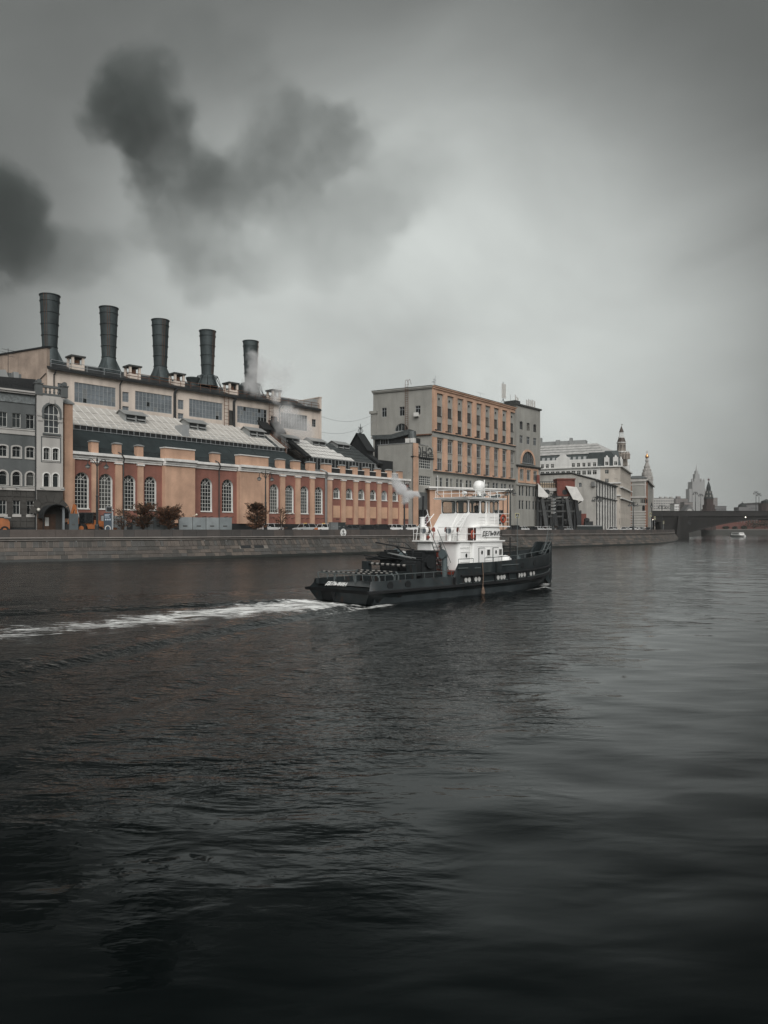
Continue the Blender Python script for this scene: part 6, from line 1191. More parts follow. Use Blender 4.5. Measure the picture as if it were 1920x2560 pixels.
# gear heaped on the after deck
rs = random.Random(2); b = MB()
for i in range(9): y = rs.uniform(-1.6, 1.6); b.bar((5.0+rs.uniform(-.1, .4), y-1.3, 2.35+rs.uniform(0, .35)), (5.2+rs.uniform(-.3, .5), y+1.4, 2.4+rs.uniform(0, .4)), .05, 5)
b.build('spare_pipes', m_black, tug)
b = MB(); 
for y in (-.9, -.55): b.bar((5.1, y-1.0, 2.62), (5.3, y+1.4, 2.9), .03, 5)
for i in range(5): b.bar((5.15+.03*i, -1.9+.55*i, 2.64+.06*i), (5.15+.03*i, -1.5+.55*i, 2.68+.06*i), .025, 4)
b.build('gangway', m_zinc, tug)
b = MB(); b.box(5.3, 6.3, .5, 1.6, 1.0, 3.0); b.box(5.5, 6.1, .7, 1.4, 3.0, 3.12); b.build('black_locker', m_black, tug)
b = MB(); b.box(6.5, 8.0, -1.2, .3, 1.0, 2.95); b.bar((6.3, -1.1, 1.9), (6.3, .2, 1.9), .55, 14); b.box(6.8, 7.8, -1.3, .5, 2.95, 3.08); b.bar((7.2, -1.4, 2.3), (7.2, .6, 2.3), .45, 12); b.build('towing_winch', m_black, tug)
b = MB(); b.bar((6.3, .2, 2.55), (6.3, 1.0, 2.75), .34, 14); b.bar((6.3, -.2, 2.5), (6.3, .2, 2.55), .16, 10); b.bar((6.3, 1.0, 2.75), (6.3, 1.15, 2.78), .42, 14); b.lathe([(.28, -.5), (.2, -.3), (.2, .1)], 10, (6.3, .6, 2.4)); b.build('capstan', m_tg, tug)
b = MB(); b.bar((6.55, -.35, 1.0), (6.55, -.35, 3.2), .09, 8); b.bar((6.6, -.3, 3.15), (3.4, .05, 3.66), .05, 6); b.path([(6.4, -.3, 3.25), (5.9, -.2, 3.62), (4.4, .0, 3.72)], .02, 5)
for k in range(4): x = 4.6+.4*k; b.bar((x, 0-.05*k, 3.46-.06*k), (x, -.05*k, 3.72-.03*k), .014, 4)
b.bar((5.2, -.1, 3.35), (6.5, -.35, 2.3), .045, 6); b.bar((4.35, 0, 3.5), (4.35, 0, 3.15), .02, 4); b.lathe([(.02, .0), (.07, .1), (.02, .25)], 8, (4.35, 0, 2.95)); b.build('deck_crane', m_black, tug)
# cowl ventilators
for x, y, h, r in ((8.1, -1.85, 2.55, .3), (8.2, 1.9, 2.4, .26)):
    b = MB(); b.bar((x, y, 1.0), (x, y, h), r*.62, 12); prev = None; secs = []
    for k in range(6): a_ = k*R(17); secs.append([(x-(.30*(1-math.cos(a_)))+ (r*(.62+.1*k))*math.cos(t_)*math.cos(a_), y+(r*(.62+.1*k))*math.sin(t_), h+.30*math.sin(a_)+(r*(.62+.1*k))*math.cos(t_)*math.sin(a_)) for t_ in np.linspace(0, 2*math.pi, 12, endpoint=False)])
    b.loft(secs); b.build('cowl_ventilator', m_tg if y < 0 else m_tw, tug, smooth=True)
b = MB(); b.box(8.2, 8.9, -1.3, -.3, 2.6, 3.05); b.box(8.5, 9.2, -2.1, -1.2, 1.0, 1.7); b.build('red_locker', m_tred, tug)
# lower deckhouse
def rounded(x0, x1, y0, y1, r, n=5):
    pts = []
    for cx_, cy_, a0 in ((x1-.1, y1-.1, 0), (x0+r, y1-r, 90), (x0+r, y0+r, 180), (x1-.1, y0+.1, 270)):
        rr_ = r if cx_ < x1-.2 else .1
        for i in range(n): a_ = R(a0+90*i/(n-1)); pts.append((cx_+rr_*math.cos(a_), cy_+rr_*math.sin(a_)))
    return pts
b = MB(); b.slab(rounded(9.4, 10.72, -2.0, -.28, .3), 1.4, 3.62); b.slab(rounded(9.4, 10.72, .32, 2.05, .3), 1.0, 3.62); b.slab(rounded(11.0, 14.55, -2.02, 2.02, .15), 1.4, 3.62); b.box(10.4, 11.1, -1.8, 1.8, 1.4, 3.6); house = b.build('lower_deckhouse', m_tw, tug, smooth=True)
b = MB(); b.slab([(9.15, -2.1), (14.7, -2.12), (14.7, 2.12), (9.15, 2.15), (9.15, .32), (9.9, .32), (9.9, -.28), (9.15, -.28)], 3.63, 3.72); b.build('upper_deck', m_tw, tug)
def panel(x0, x1, z0, z1, y, mat, nm, parent, t_=.03): s_ = MB(); s_.box(x0, x1, y-t_, y+.01, z0, z1); return s_.build(nm, mat, parent)
for x0 in (11.66, 13.33):
    d_ = panel(x0, x0+.62, 1.5, 3.16, -2.02, m_tw, 'door', house, .05); s_ = MB(); ring(s_, rect(x0-.04, x0+.66, 1.46, 3.2), rect(x0, x0+.62, 1.5, 3.16), -2.05, -2.0); s_.build('door_frame', m_black, d_)
    s_ = MB(); s_.add([(x0+.3+.1*math.cos(i*math.pi/8), y_, 2.86+.15*math.sin(i*math.pi/8)) for y_ in (-2.085, -2.07) for i in range(16)], [tuple(range(16)), tuple(range(16, 32))]); s_.build('door_porthole', m_glass, d_)
for x0 in (12.5, 13.95):
    s_ = MB(); ring(s_, rect(x0, x0+.52, 2.55, 3.12), rect(x0+.07, x0+.45, 2.62, 3.05), -2.07, -2.02); w_ = s_.build('window', m_tw, house); panel(x0+.06, x0+.46, 2.61, 3.06, -2.025, m_bglass, 'pane', w_, .01)
for x0, x1, z in ((9.6, 10.6, 3.25), (9.65, 10.6, 2.95), (9.6, 10.6, 2.25), (9.65, 10.6, 1.95), (12.4, 13.2, 2.3), (12.4, 13.2, 2.05), (13.9, 14.4, 2.3), (11.5, 14.4, 3.32)):
    s_ = MB(); s_.bar((x0, -2.02, z), (x1, -2.02, z), .022, 5); s_.build('stiffener', m_tw, house)
s_ = MB(); s_.add([(10.25+.10*math.cos(i*math.pi/8), y_, 2.68+.15*math.sin(i*math.pi/8)) for y_ in (-2.02, -2.0) for i in range(16)], [tuple(range(16)), tuple(range(16, 32))]); s_.build('porthole', m_glass, house)
# ladder well between the two halves, and the side stair
b = MB()
for i in range(7): b.box(9.35+.11*i, 9.6+.11*i, -.26, .30, 1.3+.33*i, 1.35+.33*i)
b.box(10.3, 10.38, -.27, .31, 1.4, 3.6); b.build('red_stair', m_tred, tug)
b = MB(); b.hexa([(7.7, -2.35, 1.0), (8.0, -2.35, 1.0), (8.0, -2.3, 1.0), (7.7, -2.3, 1.0), (9.2, -2.35, 3.7), (9.5, -2.35, 3.7), (9.5, -2.3, 3.7), (9.2, -2.3, 3.7)]) if False else None
for y in (-1.55, -.85): b.bar((7.9, y, 3.62), (9.0, y, 1.4), .035, 5); b.bar((7.7, y, 4.5), (9.1, y, 2.2), .022, 5)
for i in range(8): t_ = i/8; b.box(7.85+1.1*t_, 8.1+1.1*t_, -1.55, -.85, 3.55-2.2*t_, 3.59-2.2*t_)
b.build('side_stair', m_rail, tug)
# second tier
b = MB(); b.slab(rounded(11.3, 14.25, -1.98, 1.98, .2), 3.725, 4.68); b.build('upper_deckhouse', m_tw, tug, smooth=True)
b = MB(); b.prism([(9.85, 3.73), (9.85, 4.05), (11.15, 5.66), (12.3, 5.66), (12.3, 3.73)], -1.5, 1.15); cas = b.build('engine_casing', m_tw, tug)
b = MB(); b.bar((9.95, -.55, 4.22), (11.15, -.55, 5.70), .03, 5); b.bar((9.95, -1.52, 4.1), (11.1, -1.52, 5.62), .03, 5); b.build('casing_rib', m_tw, cas)
s_ = MB(); s_.box(12.25, 14.15, -2.06, -1.99, 3.95, 4.52); s_.build('name_board', m_tw, tug); me = text_mesh('ДЕЛЬФИН', .46, .008, m_black, font_w=.006); o = put('name_lettering', me, tug, (13.2, -2.07, 4.06))
b = MB(); b.slab([(11.75, -2.1), (15.35, -2.1), (15.35, 2.1), (11.75, 2.1)], 4.69, 4.78); b.build('bridge_wing', m_tw, tug)
# wheelhouse: real openings with clear panes
m_pane = bpy.data.materials.new('clear_pane'); m_pane.use_nodes = True; t = m_pane.node_tree; t.nodes.clear(); o_ = t.nodes.new('ShaderNodeOutputMaterial'); tr_ = t.nodes.new('ShaderNodeBsdfTransparent'); tr_.inputs[0].default_value = (.93,.95,.95,1); gl_ = t.nodes.new('ShaderNodeBsdfGlossy'); gl_.inputs['Roughness'].default_value = .03; mx_ = t.nodes.new('ShaderNodeMixShader'); mx_.inputs[0].default_value = .07; t.links.new(tr_.outputs[0], mx_.inputs[1]); t.links.new(gl_.outputs[0], mx_.inputs[2]); t.links.new(mx_.outputs[0], o_.inputs[0])
wx0, wx1, wy0, wy1, wz0_, wz1_ = 11.2, 14.85, -1.45, 1.1, 4.78, 6.7; zo = (5.72, 6.56)
side = [(11.3, 12.42), (12.68, 13.15), (13.72, 14.17), (14.27, 14.74)]
def rr4(x0, x1, z0, z1, r=.09): return [(x0+r, z0), (x1-r, z0), (x1, z0+r), (x1, z1-r), (x1-r, z1), (x0+r, z1), (x0, z1-r), (x0, z0+r)]
b = MB()
b.wall(rect(wx0, wx1, wz0_, wz1_), [rr4(a, c, *zo) for a, c in side]+[rect(13.33, 13.55, 5.0, 6.55)], wy0, .07); b.wall(rect(wx0, wx1, wz0_, wz1_), [rr4(a, c, *zo) for a, c in side], wy1, -.07)
wh_ = MB(); aft = [(wy0+.1, -.32), (-.2, wy1-.12)]
for xx, dd_ in ((wx0, .07), (wx1, -.07)):
    tmp = MB(); tmp.wall(rect(wy0, wy1, wz0_, wz1_), [rr4(a, c, *zo) for a, c in aft], 0, 1.0); b.add([(xx+(dd_ if y_ > .5 else 0), x_, z_) for x_, y_, z_ in tmp.v], tmp.f)
b.box(wx0+.1, wx1-.1, wy0+.1, wy1-.1, wz0_, wz0_+.03); wheel = b.build('wheelhouse', m_tw, tug)
for a, c in side:
    for y in (wy0+.05, wy1-.05): s_ = MB(); s_.box(a-.01, c+.01, y-.006, y+.006, zo[0]-.01, zo[1]+.01); s_.build('pane', m_pane, wheel)
for a, c in aft:
    for x in (wx0+.05, wx1-.05): s_ = MB(); s_.box(x-.006, x+.006, a-.01, c+.01, zo[0]-.01, zo[1]+.01); s_.build('pane', m_pane, wheel)
for a, c in side: s_ = MB(); ring(s_, rr4(a-.03, c+.03, zo[0]-.03, zo[1]+.03, .1), rr4(a+.02, c-.02, zo[0]+.02, zo[1]-.02), wy0-.012, wy0+.02); s_.build('window_seal', m_black, wheel)
for a, c in aft:
    s_ = MB(); ring(s_, rr4(a-.03, c+.03, zo[0]-.03, zo[1]+.03, .1), rr4(a+.02, c-.02, zo[0]+.02, zo[1]-.02), -.012, .02); s_.v = [(wx0+y_, x_, z_) for x_, y_, z_ in s_.v]; s_.build('window_seal', m_black, wheel)
for z in (5.0, 5.2, 5.42): s_ = MB(); s_.bar((11.4, wy0-.01, z), (13.2, wy0-.01, z), .02, 5); s_.bar((13.7, wy0-.01, z), (14.7, wy0-.01, z), .02, 5); s_.build('stiffener', m_tw, wheel)
s_ = MB(); ring(s_, rect(13.28, 13.62, 4.82, 6.6), rect(13.33, 13.55, 5.7, 6.52), wy0-.04, wy0+.01); s_.build('door', m_tw, wheel)
s_ = MB(); s_.box(13.9, 14.5, -.9, .7, 4.81, 5.75); s_.box(13.7, 13.9, -.3, .2, 5.2, 5.8); s_.build('helm_console', m_black, wheel)
b = MB(); b.slab([(10.75, -1.75), (15.3, -1.75), (15.45, -1.2), (15.45, .9), (15.3, 1.4), (10.75, 1.4)], 6.71, 6.80); b.slab([(10.7, -1.8), (15.35, -1.8), (15.5, -1.2), (15.5, .9), (15.35, 1.45), (10.7, 1.45)], 6.80, 6.84); b.build('wheelhouse_roof', m_tw, wheel)
# rails of the upper decks
def wrail(pts, h, every, nm='railing', rails=(1.0, .5), mat=m_tw, r=.022): s_ = MB(); railing(s_, pts, h, every, r, rails); return s_.build(nm, mat, tug)
wrail([(10.8, 1.3, 6.84), (10.8, -1.7, 6.84), (15.2, -1.7, 6.84), (15.3, 1.3, 6.84)], .52, .75)
wrail([(14.6, -2.05, 4.78), (15.3, -2.05, 4.78), (15.3, 2.0, 4.78)], .9, .6, rails=(1.0, .66, .33)); wrail([(12.4, -2.05, 4.78), (14.6, -2.05, 4.78)], .9, 1.1, rails=(1.0,))
wrail([(9.2, 2.05, 3.72), (9.2, .4, 3.72)], .95, .55); wrail([(9.2, -.35, 3.72), (9.2, -2.05, 3.72), (11.9, -2.05, 3.72)], .95, .7)
wrail([(8.3, -2.9, 2.23), (9.9, -2.9, 2.23)], .28, .8, rails=(1.0,), mat=m_rail); wrail([(11.2, -2.9, 2.23), (15.2, -2.9, 2.31)], .28, 1.0, rails=(1.0,), mat=m_rail)
for y0, y1 in ((1.3, 1.9), (-2.0, -1.6)):
    s_ = MB(); s_.path([(9.3, y0, 3.75), (9.5, y0, 4.7), (10.6, y0, 5.65)], .03, 5); s_.path([(9.3, y1, 3.75), (9.5, y1, 4.7), (10.6, y1, 5.65)], .03, 5)
    for k in range(5): s_.bar((9.5+.22*k, y0, 4.7+.19*k), (9.5+.22*k, y1, 4.7+.19*k), .02, 4)
    s_.build('companion_ladder', m_tw, tug)
# radar dome, masts, lamps and horns on the roof
b = MB(); b.bar((14.3, 0, 6.84), (14.3, 0, 7.35), .16, 10); b.lathe([(.08, 7.3), (.3, 7.42), (.46, 7.68), (.46, 7.9), (.3, 8.15), (.08, 8.22)], 18, (14.3, 0, 0)); b.build('radar_dome', m_tw, tug, smooth=True)
b = MB(); b.bar((14.95, 0, 6.84), (14.95, 0, 8.3), .05, 6); b.bar((14.7, 0, 7.6), (15.2, 0, 7.6), .03, 5); b.bar((14.95, -.3, 7.9), (14.95, .3, 7.9), .03, 5); b.build('signal_mast', m_tw, tug)
for x, y, z in ((10.9, 1.2, 8.5), (12.7, -1.5, 8.0), (13.1, .6, 8.0)): s_ = MB(); s_.bar((x, y, 6.84), (x, y, z), .018, 5); s_.build('whip_aerial', m_tw, tug)
s_ = MB(); s_.path([(14.4, .1, 8.1), (14.2, .3, 8.7), (13.6, .8, 9.4)], .012, 4); s_.build('whip_aerial', m_rail, tug)
for x, y, mt in ((10.55, -1.6, m_tw), (15.55, -.9, m_tw), (13.3, -1.2, m_rail), (14.9, -1.3, m_rail)):
    s_ = MB(); s_.bar((x, y, 6.84), (x, y, 7.0), .04, 6); s_.bar((x-.14, y, 7.1), (x+.16, y, 7.08), .13, 10); s_.build('searchlight', mt, tug)
s_ = MB(); s_.bar((12.9, -1.0, 6.84), (12.9, -1.0, 7.1), .05, 6); s_.box(12.6, 13.3, -1.2, -.7, 6.84, 6.98); s_.box(14.0, 14.6, -1.6, -1.2, 6.84, 7.02); s_.bar((11.0, .9, 6.84), (10.6, 1.1, 7.25), .02, 4); s_.build('roof_gear', m_rail, tug)
for x0, y0, x1, y1 in ((13.6, -.4, 14.8, -1.0), (13.8, .6, 15.0, .4), (12.2, -.2, 13.2, -.6)): s_ = MB(); s_.path([(x0, y0, 6.86), ((x0+x1)/2, (y0+y1)/2, 7.15), (x1, y1, 6.86)], .02, 4); s_.build('roof_cable', m_black, tug)
# funnel, exhaust, flag
b = MB(); b.bar((9.6, 1.55, 3.72), (9.6, 1.55, 5.35), .19, 12); b.bar((9.6, 1.55, 5.35), (9.6, 1.55, 5.42), .22, 12); b.build('funnel', m_tw, tug, smooth=True); b = MB(); b.bar((9.65, 1.55, 5.4), (9.72, 1.55, 6.95), .075, 8); b.build('exhaust_pipe', m_black, tug)
b = MB(); b.bar((10.3, .9, 3.72), (9.75, 1.25, 5.95), .025, 6); b.build('flagstaff', m_tw, tug)
for k, mt in enumerate((M('flag_white', (.6,.6,.6), .8), M('flag_blue', (.05,.06,.13), .8), M('flag_red', (.28,.04,.035), .8))):
    s_ = MB(); n = 6; A_ = Vector((9.8, 1.22, 5.75)); rows_ = []
    for j in range(n+1):
        t_ = j/n; rows_.append([A_+Vector((-.08*k-.22*t_*.3, .02*k+.06*math.sin(3*t_+k)+.10*t_, -.95*t_))+Vector((.06, -.03, -.12))*k*1.0, A_+Vector((-.08*(k+1)-.22*t_*.3, .02*(k+1)+.06*math.sin(3*t_+k+1)+.10*t_, -.95*t_))+Vector((.06, -.03, -.12))*(k+1)])
    s_.loft(rows_, closed=False, caps=False); s_.build('flag_stripe', mt, tug)
# deck lamps, buoys, red fittings on the boat deck
for x, y in ((9.45, 1.2), (9.4, -1.2)):
    s_ = MB(); s_.bar((x, y, 3.72), (x, y, 4.15), .12, 10); s_.bar((x-.12, y, 4.45), (x+.15, y, 4.5), .27, 16); s_.build('searchlight', m_tw, tug); s_ = MB(); s_.bar((x-.14, y, 4.45), (x-.125, y, 4.45), .24, 16); s_.build('lamp_glass', m_gglass, tug)
for x, y in ((9.55, -.75), (9.6, -1.8), (9.7, .55)): s_ = MB(); s_.lathe([(.13, 0), (.11, .25), (.06, .32)], 10, (x, y, 4.35)); s_.bar((x, y, 3.72), (x, y, 4.36), .02, 5); s_.build('red_lamp', m_tred, tug)
s_ = MB(); s_.lathe([(.01, -.16), (.16, 0), (.01, .16)], 10, (9.35, .75, 3.95)); s_.build('red_float', m_tred, tug)
s_ = MB(); s_.box(11.0, 11.9, -1.96, -1.55, 3.75, 4.62); s_.build('red_cabinet', M('dark_red_brown', (.05,.02,.016), .6, .3, 2), tug)
def lifebuoy(x, y, z, ang):
    s_ = MB(); n, m_ = 18, 8; vs = []
    for i in range(n):
        a_ = i*2*math.pi/n
        for j in range(m_): t_ = j*2*math.pi/m_; rr_ = .26+.07*math.cos(t_); vs.append(Vector((rr_*math.cos(a_), .07*math.sin(t_), rr_*math.sin(a_))))
    Rm = Matrix.Rotation(ang, 4, 'Z'); s_.add([Rm @ v+Vector((x, y, z)) for v in vs], [(i*m_+j, i*m_+(j+1) % m_, ((i+1) % n)*m_+(j+1) % m_, ((i+1) % n)*m_+j) for i in range(n) for j in range(m_)]); s_.build('lifebuoy', M('orange_red_buoy', (.33,.06,.03), .6, .15, 3), tug, smooth=True)
lifebuoy(14.45, -2.12, 5.3, 0); lifebuoy(11.0, -2.0, 4.15, .3)
# fore deck: mast frame, windlass, covered gear, pusher knee with ladder
b = MB(); b.box(15.1, 15.5, -.6, .4, 1.42, 4.2); b.bar((16.2, -1.5, 1.42), (16.2, -1.5, 3.9), .05, 6); b.bar((15.5, -1.5, 3.6), (17.2, -1.5, 3.6), .03, 5)
for x in (15.8, 16.6, 17.4): b.bar((x, -1.2, 1.42), (x, -1.2, 3.2), .035, 5)
for z in (2.2, 2.7, 3.2): b.bar((15.2, -1.2, z), (17.6, -1.2, z), .03, 5); b.bar((17.6, -1.2, z), (17.6, 1.2, z), .03, 5)
b.build('fore_mast_frame', m_black, tug); s_ = MB(); s_.bar((17.0, -1.6, 1.42), (17.0, -1.6, 5.6), .03, 6); s_.build('staff', m_rail, tug)
b = MB(); b.bar((16.3, -.9, 2.2), (16.3, .9, 2.2), .35, 12); b.box(16.0, 16.7, -1.0, -.7, 1.42, 2.5); b.box(16.0, 16.7, .7, 1.0, 1.42, 2.5); b.lathe([(.28, 0), (.25, .5), (.3, .55)], 10, (18.0, -.9, 1.9)); b.lathe([(.28, 0), (.25, .5), (.3, .55)], 10, (17.4, .8, 1.9)); b.build('windlass', m_tg, tug)
b = MB(); b.lathe([(.5, 2.0), (.46, 2.35), (.25, 2.55), (.01, 2.6)], 12, (15.0, -1.9, 0)); b.build('covered_liferaft', m_tw, tug, smooth=True)
wrail([(15.3, -2.9, 2.33), (18, -2.75, 2.5), (20.5, -2.15, 2.66), (22.3, -1.2, 2.85)], .3, .9, rails=(1.0,), mat=m_rail)
b = MB()
for s in (-.55, .35):
    b.prism([(23.2, -.15), (23.42, .0), (23.42, 3.5), (22.75, 3.5), (21.8, 2.5), (22.4, 1.2), (22.6, .4)], s, s+.2)
b.box(23.18, 23.45, -.6, .6, .3, 3.48); b.build('pusher_knee', m_hull, tug)
b = MB(); 
for y in (-.95, -.62): b.bar((21.8, y, 2.5), (22.75, y, 3.52), .03, 5); b.bar((22.75, y, 3.52), (22.75, y, 4.2), .025, 5); b.bar((22.75, y, 4.2), (23.05, y, 4.2), .025, 5); b.bar((23.05, y, 4.2), (23.05, y, 3.5), .025, 5)
for k in range(6): b.bar((22.05+.18*k, -.95, 2.6+.22*k), (22.05+.18*k, -.62, 2.6+.22*k), .025, 4)
b.build('bow_ladder', m_rail, tug); s_ = MB(); s_.bar((21.6, -1.0, 2.8), (22.6, -.9, 4.9), .02, 4); s_.build('jackstaff', m_rail, tug)
# rope fender over the side
x = BO.u(1207, -3.15); s_ = MB(); s_.path([(x, -3.12, 2.2), (x+.04, -3.17, 1.2), (x-.03, -3.17, .5)], .03, 6); s_.lathe([(.03, .55), (.09, .42), (.15, .12), (.12, .02)], 10, (x-.03, -3.2, .0)); s_.build('rope_fender', M('old_rope', (.16,.11,.08), .95, .3, 4, bump=.4), tug)
# ---- helmsman inside the wheelhouse
def skin_body(name, verts, edges, rad, mat, parent=None, loc=None):
    me = bpy.data.meshes.new(name); me.from_pydata(verts, edges, []); o = bpy.data.objects.new(name, me); C.objects.link(o)
    sm_ = o.modifiers.new('skin', 'SKIN'); o.modifiers.new('sub', 'SUBSURF').levels = 2
    for i, r in enumerate(rad): me.skin_vertices[0].data[i].radius = r if isinstance(r, tuple) else (r, r)
    me.skin_vertices[0].data[0].use_root = True
    dg = bpy.context.evaluated_depsgraph_get(); m2 = bpy.data.meshes.new_from_object(o.evaluated_get(dg)); bpy.data.objects.remove(o); bpy.data.meshes.remove(me)
    m2.materials.clear(); m2.materials.append(mat); m2.polygons.foreach_set('use_smooth', [True]*len(m2.polygons)); return put(name, m2, parent, loc)
m_cloth = M('dark_jacket', (.02,.022,.026), .9, .2, 4); m_skin = M('skin', (.30,.18,.13), .6, .1, 4); m_hair = M('dark_hair', (.015,.012,.01), .7, .2, 5)
pw = BO.w(13.3, -.55, 4.81); pe = thing('person', 'person in dark jacket standing at the tug wheelhouse console', 'person', tuple(pw), BO.a)
V_ = [(0, 0, .92), (0, 0, 1.12), (0, 0, 1.34), (.01, 0, 1.48), (.02, 0, 1.56), (0, .2, 1.42), (.14, .24, 1.16), (.42, .16, 1.08), (0, -.2, 1.42), (.14, -.24, 1.16), (.42, -.16, 1.08), (.02, .1, .86), (.03, .11, .48), (0, .12, .08), (.16, .13, .05), (.02, -.1, .86), (.03, -.11, .48), (0, -.12, .08), (.16, -.13, .05)]
E_ = [(0, 1), (1, 2), (2, 3), (3, 4), (2, 5), (5, 6), (6, 7), (2, 8), (8, 9), (9, 10), (0, 11), (11, 12), (12, 13), (13, 14), (0, 15), (15, 16), (16, 17), (17, 18)]
skin_body('body', V_, E_, [(.15, .17), (.15, .17), (.14, .19), .075, .06, .075, .05, .035, .075, .05, .035, .09, .065, .05, .04, .09, .065, .05, .04], m_cloth, pe)
b = MB(); b.lathe([(.02, -.13), (.065, -.10), (.085, -.02), (.09, .04), (.075, .10), (.02, .13)], 14, (.03, 0, 1.70)); b.lathe([(.012, -.02), (.018, 0), (.01, .03)], 6, (.125, 0, 1.69)); b.build('head', m_skin, pe, smooth=True)
b = MB(); b.lathe([(.088, 0), (.098, .04), (.082, .105), (.02, .145)], 14, (.015, 0, 1.71)); b.build('hair', m_hair, pe, smooth=True)
for s in (-1, 1):
    b = MB(); b.box(.42, .50, s*.16-.04, s*.16+.04, 1.055, 1.085)
    for k in range(4): b.bar((.50, s*.16-.032+.021*k, 1.07), (.565+.012*(k in (1, 2)), s*.16-.032+.021*k, 1.055), .009, 5); b.bar((.565+.012*(k in (1, 2)), s*.16-.032+.021*k, 1.055), (.575, s*.16-.032+.021*k, 1.02), .008, 5)
    b.bar((.44, s*.16-s*.04, 1.07), (.49, s*.16-s*.075, 1.06), .01, 5); b.build('hand', m_skin, pe)
# ---------------------------------------------------------------- street lamps along the embankment
m_iron = M('cast_iron', (.028,.032,.033), .55, .2, 2); m_lglass = M('lamp_shade_glass', (.45,.45,.43), .3, .1, 2)
def lamp(px, py, off, label, arms=2, grp='street lamps along the embankment', base=GZ+.13, pos=None, rz=None, s=1.0, lz=None):
    sv = bank_px(px, off); q = bank(sv, off) if pos is None else pos; H_ = zat(py, q.y)-base; rz = (bank_dir(sv) if rz is None else rz)
    r_ = thing('street_lamp', label, 'street lamp', (q.x, q.y, base), rz, grp); H_ = max(H_, 3)
    b = MB(); b.lathe([(.42, 0), (.42, .25), (.32, .4), (.32, 1.1), (.22, 1.3)], 10); b.build('base', m_iron, r_)
    hp = H_-.9; b = MB(); b.lathe([(.17, 1.2), (.16, hp*.5), (.20, hp*.5+.1), (.13, hp*.5+.3), (.09, hp)], 10); b.lathe([(.09, hp), (.16, hp+.1), (.05, hp+.5), (.01, hp+.9)], 8); b.build('pole', m_iron, r_)
    for k in range(arms):
        a_ = k*2*math.pi/arms; dx, dy = math.cos(a_), math.sin(a_); s_ = MB()
        pts = [(0, -.9), (.35, -.05), (.75, .32), (1.15, .22), (1.3, -.2), (1.3, -.45)]; s_.path([(dx*u_, dy*u_, hp+z_) for u_, z_ in pts], .055, 6); s_.path([(dx*u_, dy*u_, hp+z_) for u_, z_ in ((.08, -.5), (.6, -.35), (.75, .1), (.55, .2))], .03, 5); ar_ = s_.build('arm', m_iron, r_)
        s_ = MB(); s_.lathe([(.06, -.40), (.14, -.5), (.36, -.72), (.40, -.8)], 12, (dx*1.3, dy*1.3, hp), cap=False); s_.build('lantern_hood', m_iron, ar_, smooth=True); s_ = MB(); s_.lathe([(.38, -.8), (.34, -.95), (.18, -1.12), (.02, -1.18)], 12, (dx*1.3, dy*1.3, hp)); s_.build('lantern_glass', m_lglass, ar_, smooth=True)
    return r_
lamp(243, 1138, 4.2, 'two-armed iron street lamp in front of the first arched hall windows', 2)
lamp(664, 1173, 4.2, 'two-armed iron street lamp beside the largest autumn tree', 2)
lamp(1011, 1200, 4.2, 'two-armed street lamp behind the tug steam at the end of the hall', 2)
lamp(1276, 1218, 4.2, 'street lamp just right of the tug wheelhouse before the office block', 4)
lamp(1383, 1228, 4.6, 'street lamp with a cluster of boxes on its pole by the coal gantry', 4)
lamp(1492, 1237, 4.2, 'two-armed street lamp before the corner of the white house', 4)
lamp(1583, 1250, 4.2, 'street lamp before the brown building near the bridge', 4)
lamp(1629, 1254, 5.0, 'street lamp right before the bell tower and bridge', 2)
lamp(1655, 1259, 6.0, 'lower street lamp in front of the bridge abutment', 4)
lamp(1670, 1264, 8.0, 'lowest street lamp in the huddle before the bridge abutment', 4)
lamp(1609, 1228, 16.0, 'thin tall street lamp before the brown building wall', 2)
for px, py, v, lb in ((1738.5, 1227, 2, 'near lamp of the left pair on the bridge'), (1752, 1232, 30, 'far lamp of the left pair on the bridge'), (1890, 1226, 2, 'near lamp of the right pair on the bridge'), (1897.5, 1231, 30, 'far lamp of the right pair on the bridge')):
    D_ = 380+v; lamp(px, py, 0, lb, 4, 'street lamps on the bridge', zt_-1.1, at(px, D_), .3)
o = [q for q in C.objects if q.get('label', '').startswith('street lamp with a cluster')][0]
for k, z in enumerate((4.6, 5.5, 6.4, 7.2, 8.0)):
    s_ = MB(); s_.box(-.55, .25, -.3, .3, z, z+.6); s_.build('junction_box', m_zinc, o); s_ = MB(); s_.bar((.3, 0, z+.3), (.9, -.2, z+.4), .1, 6); s_.build('camera', m_frame, o)

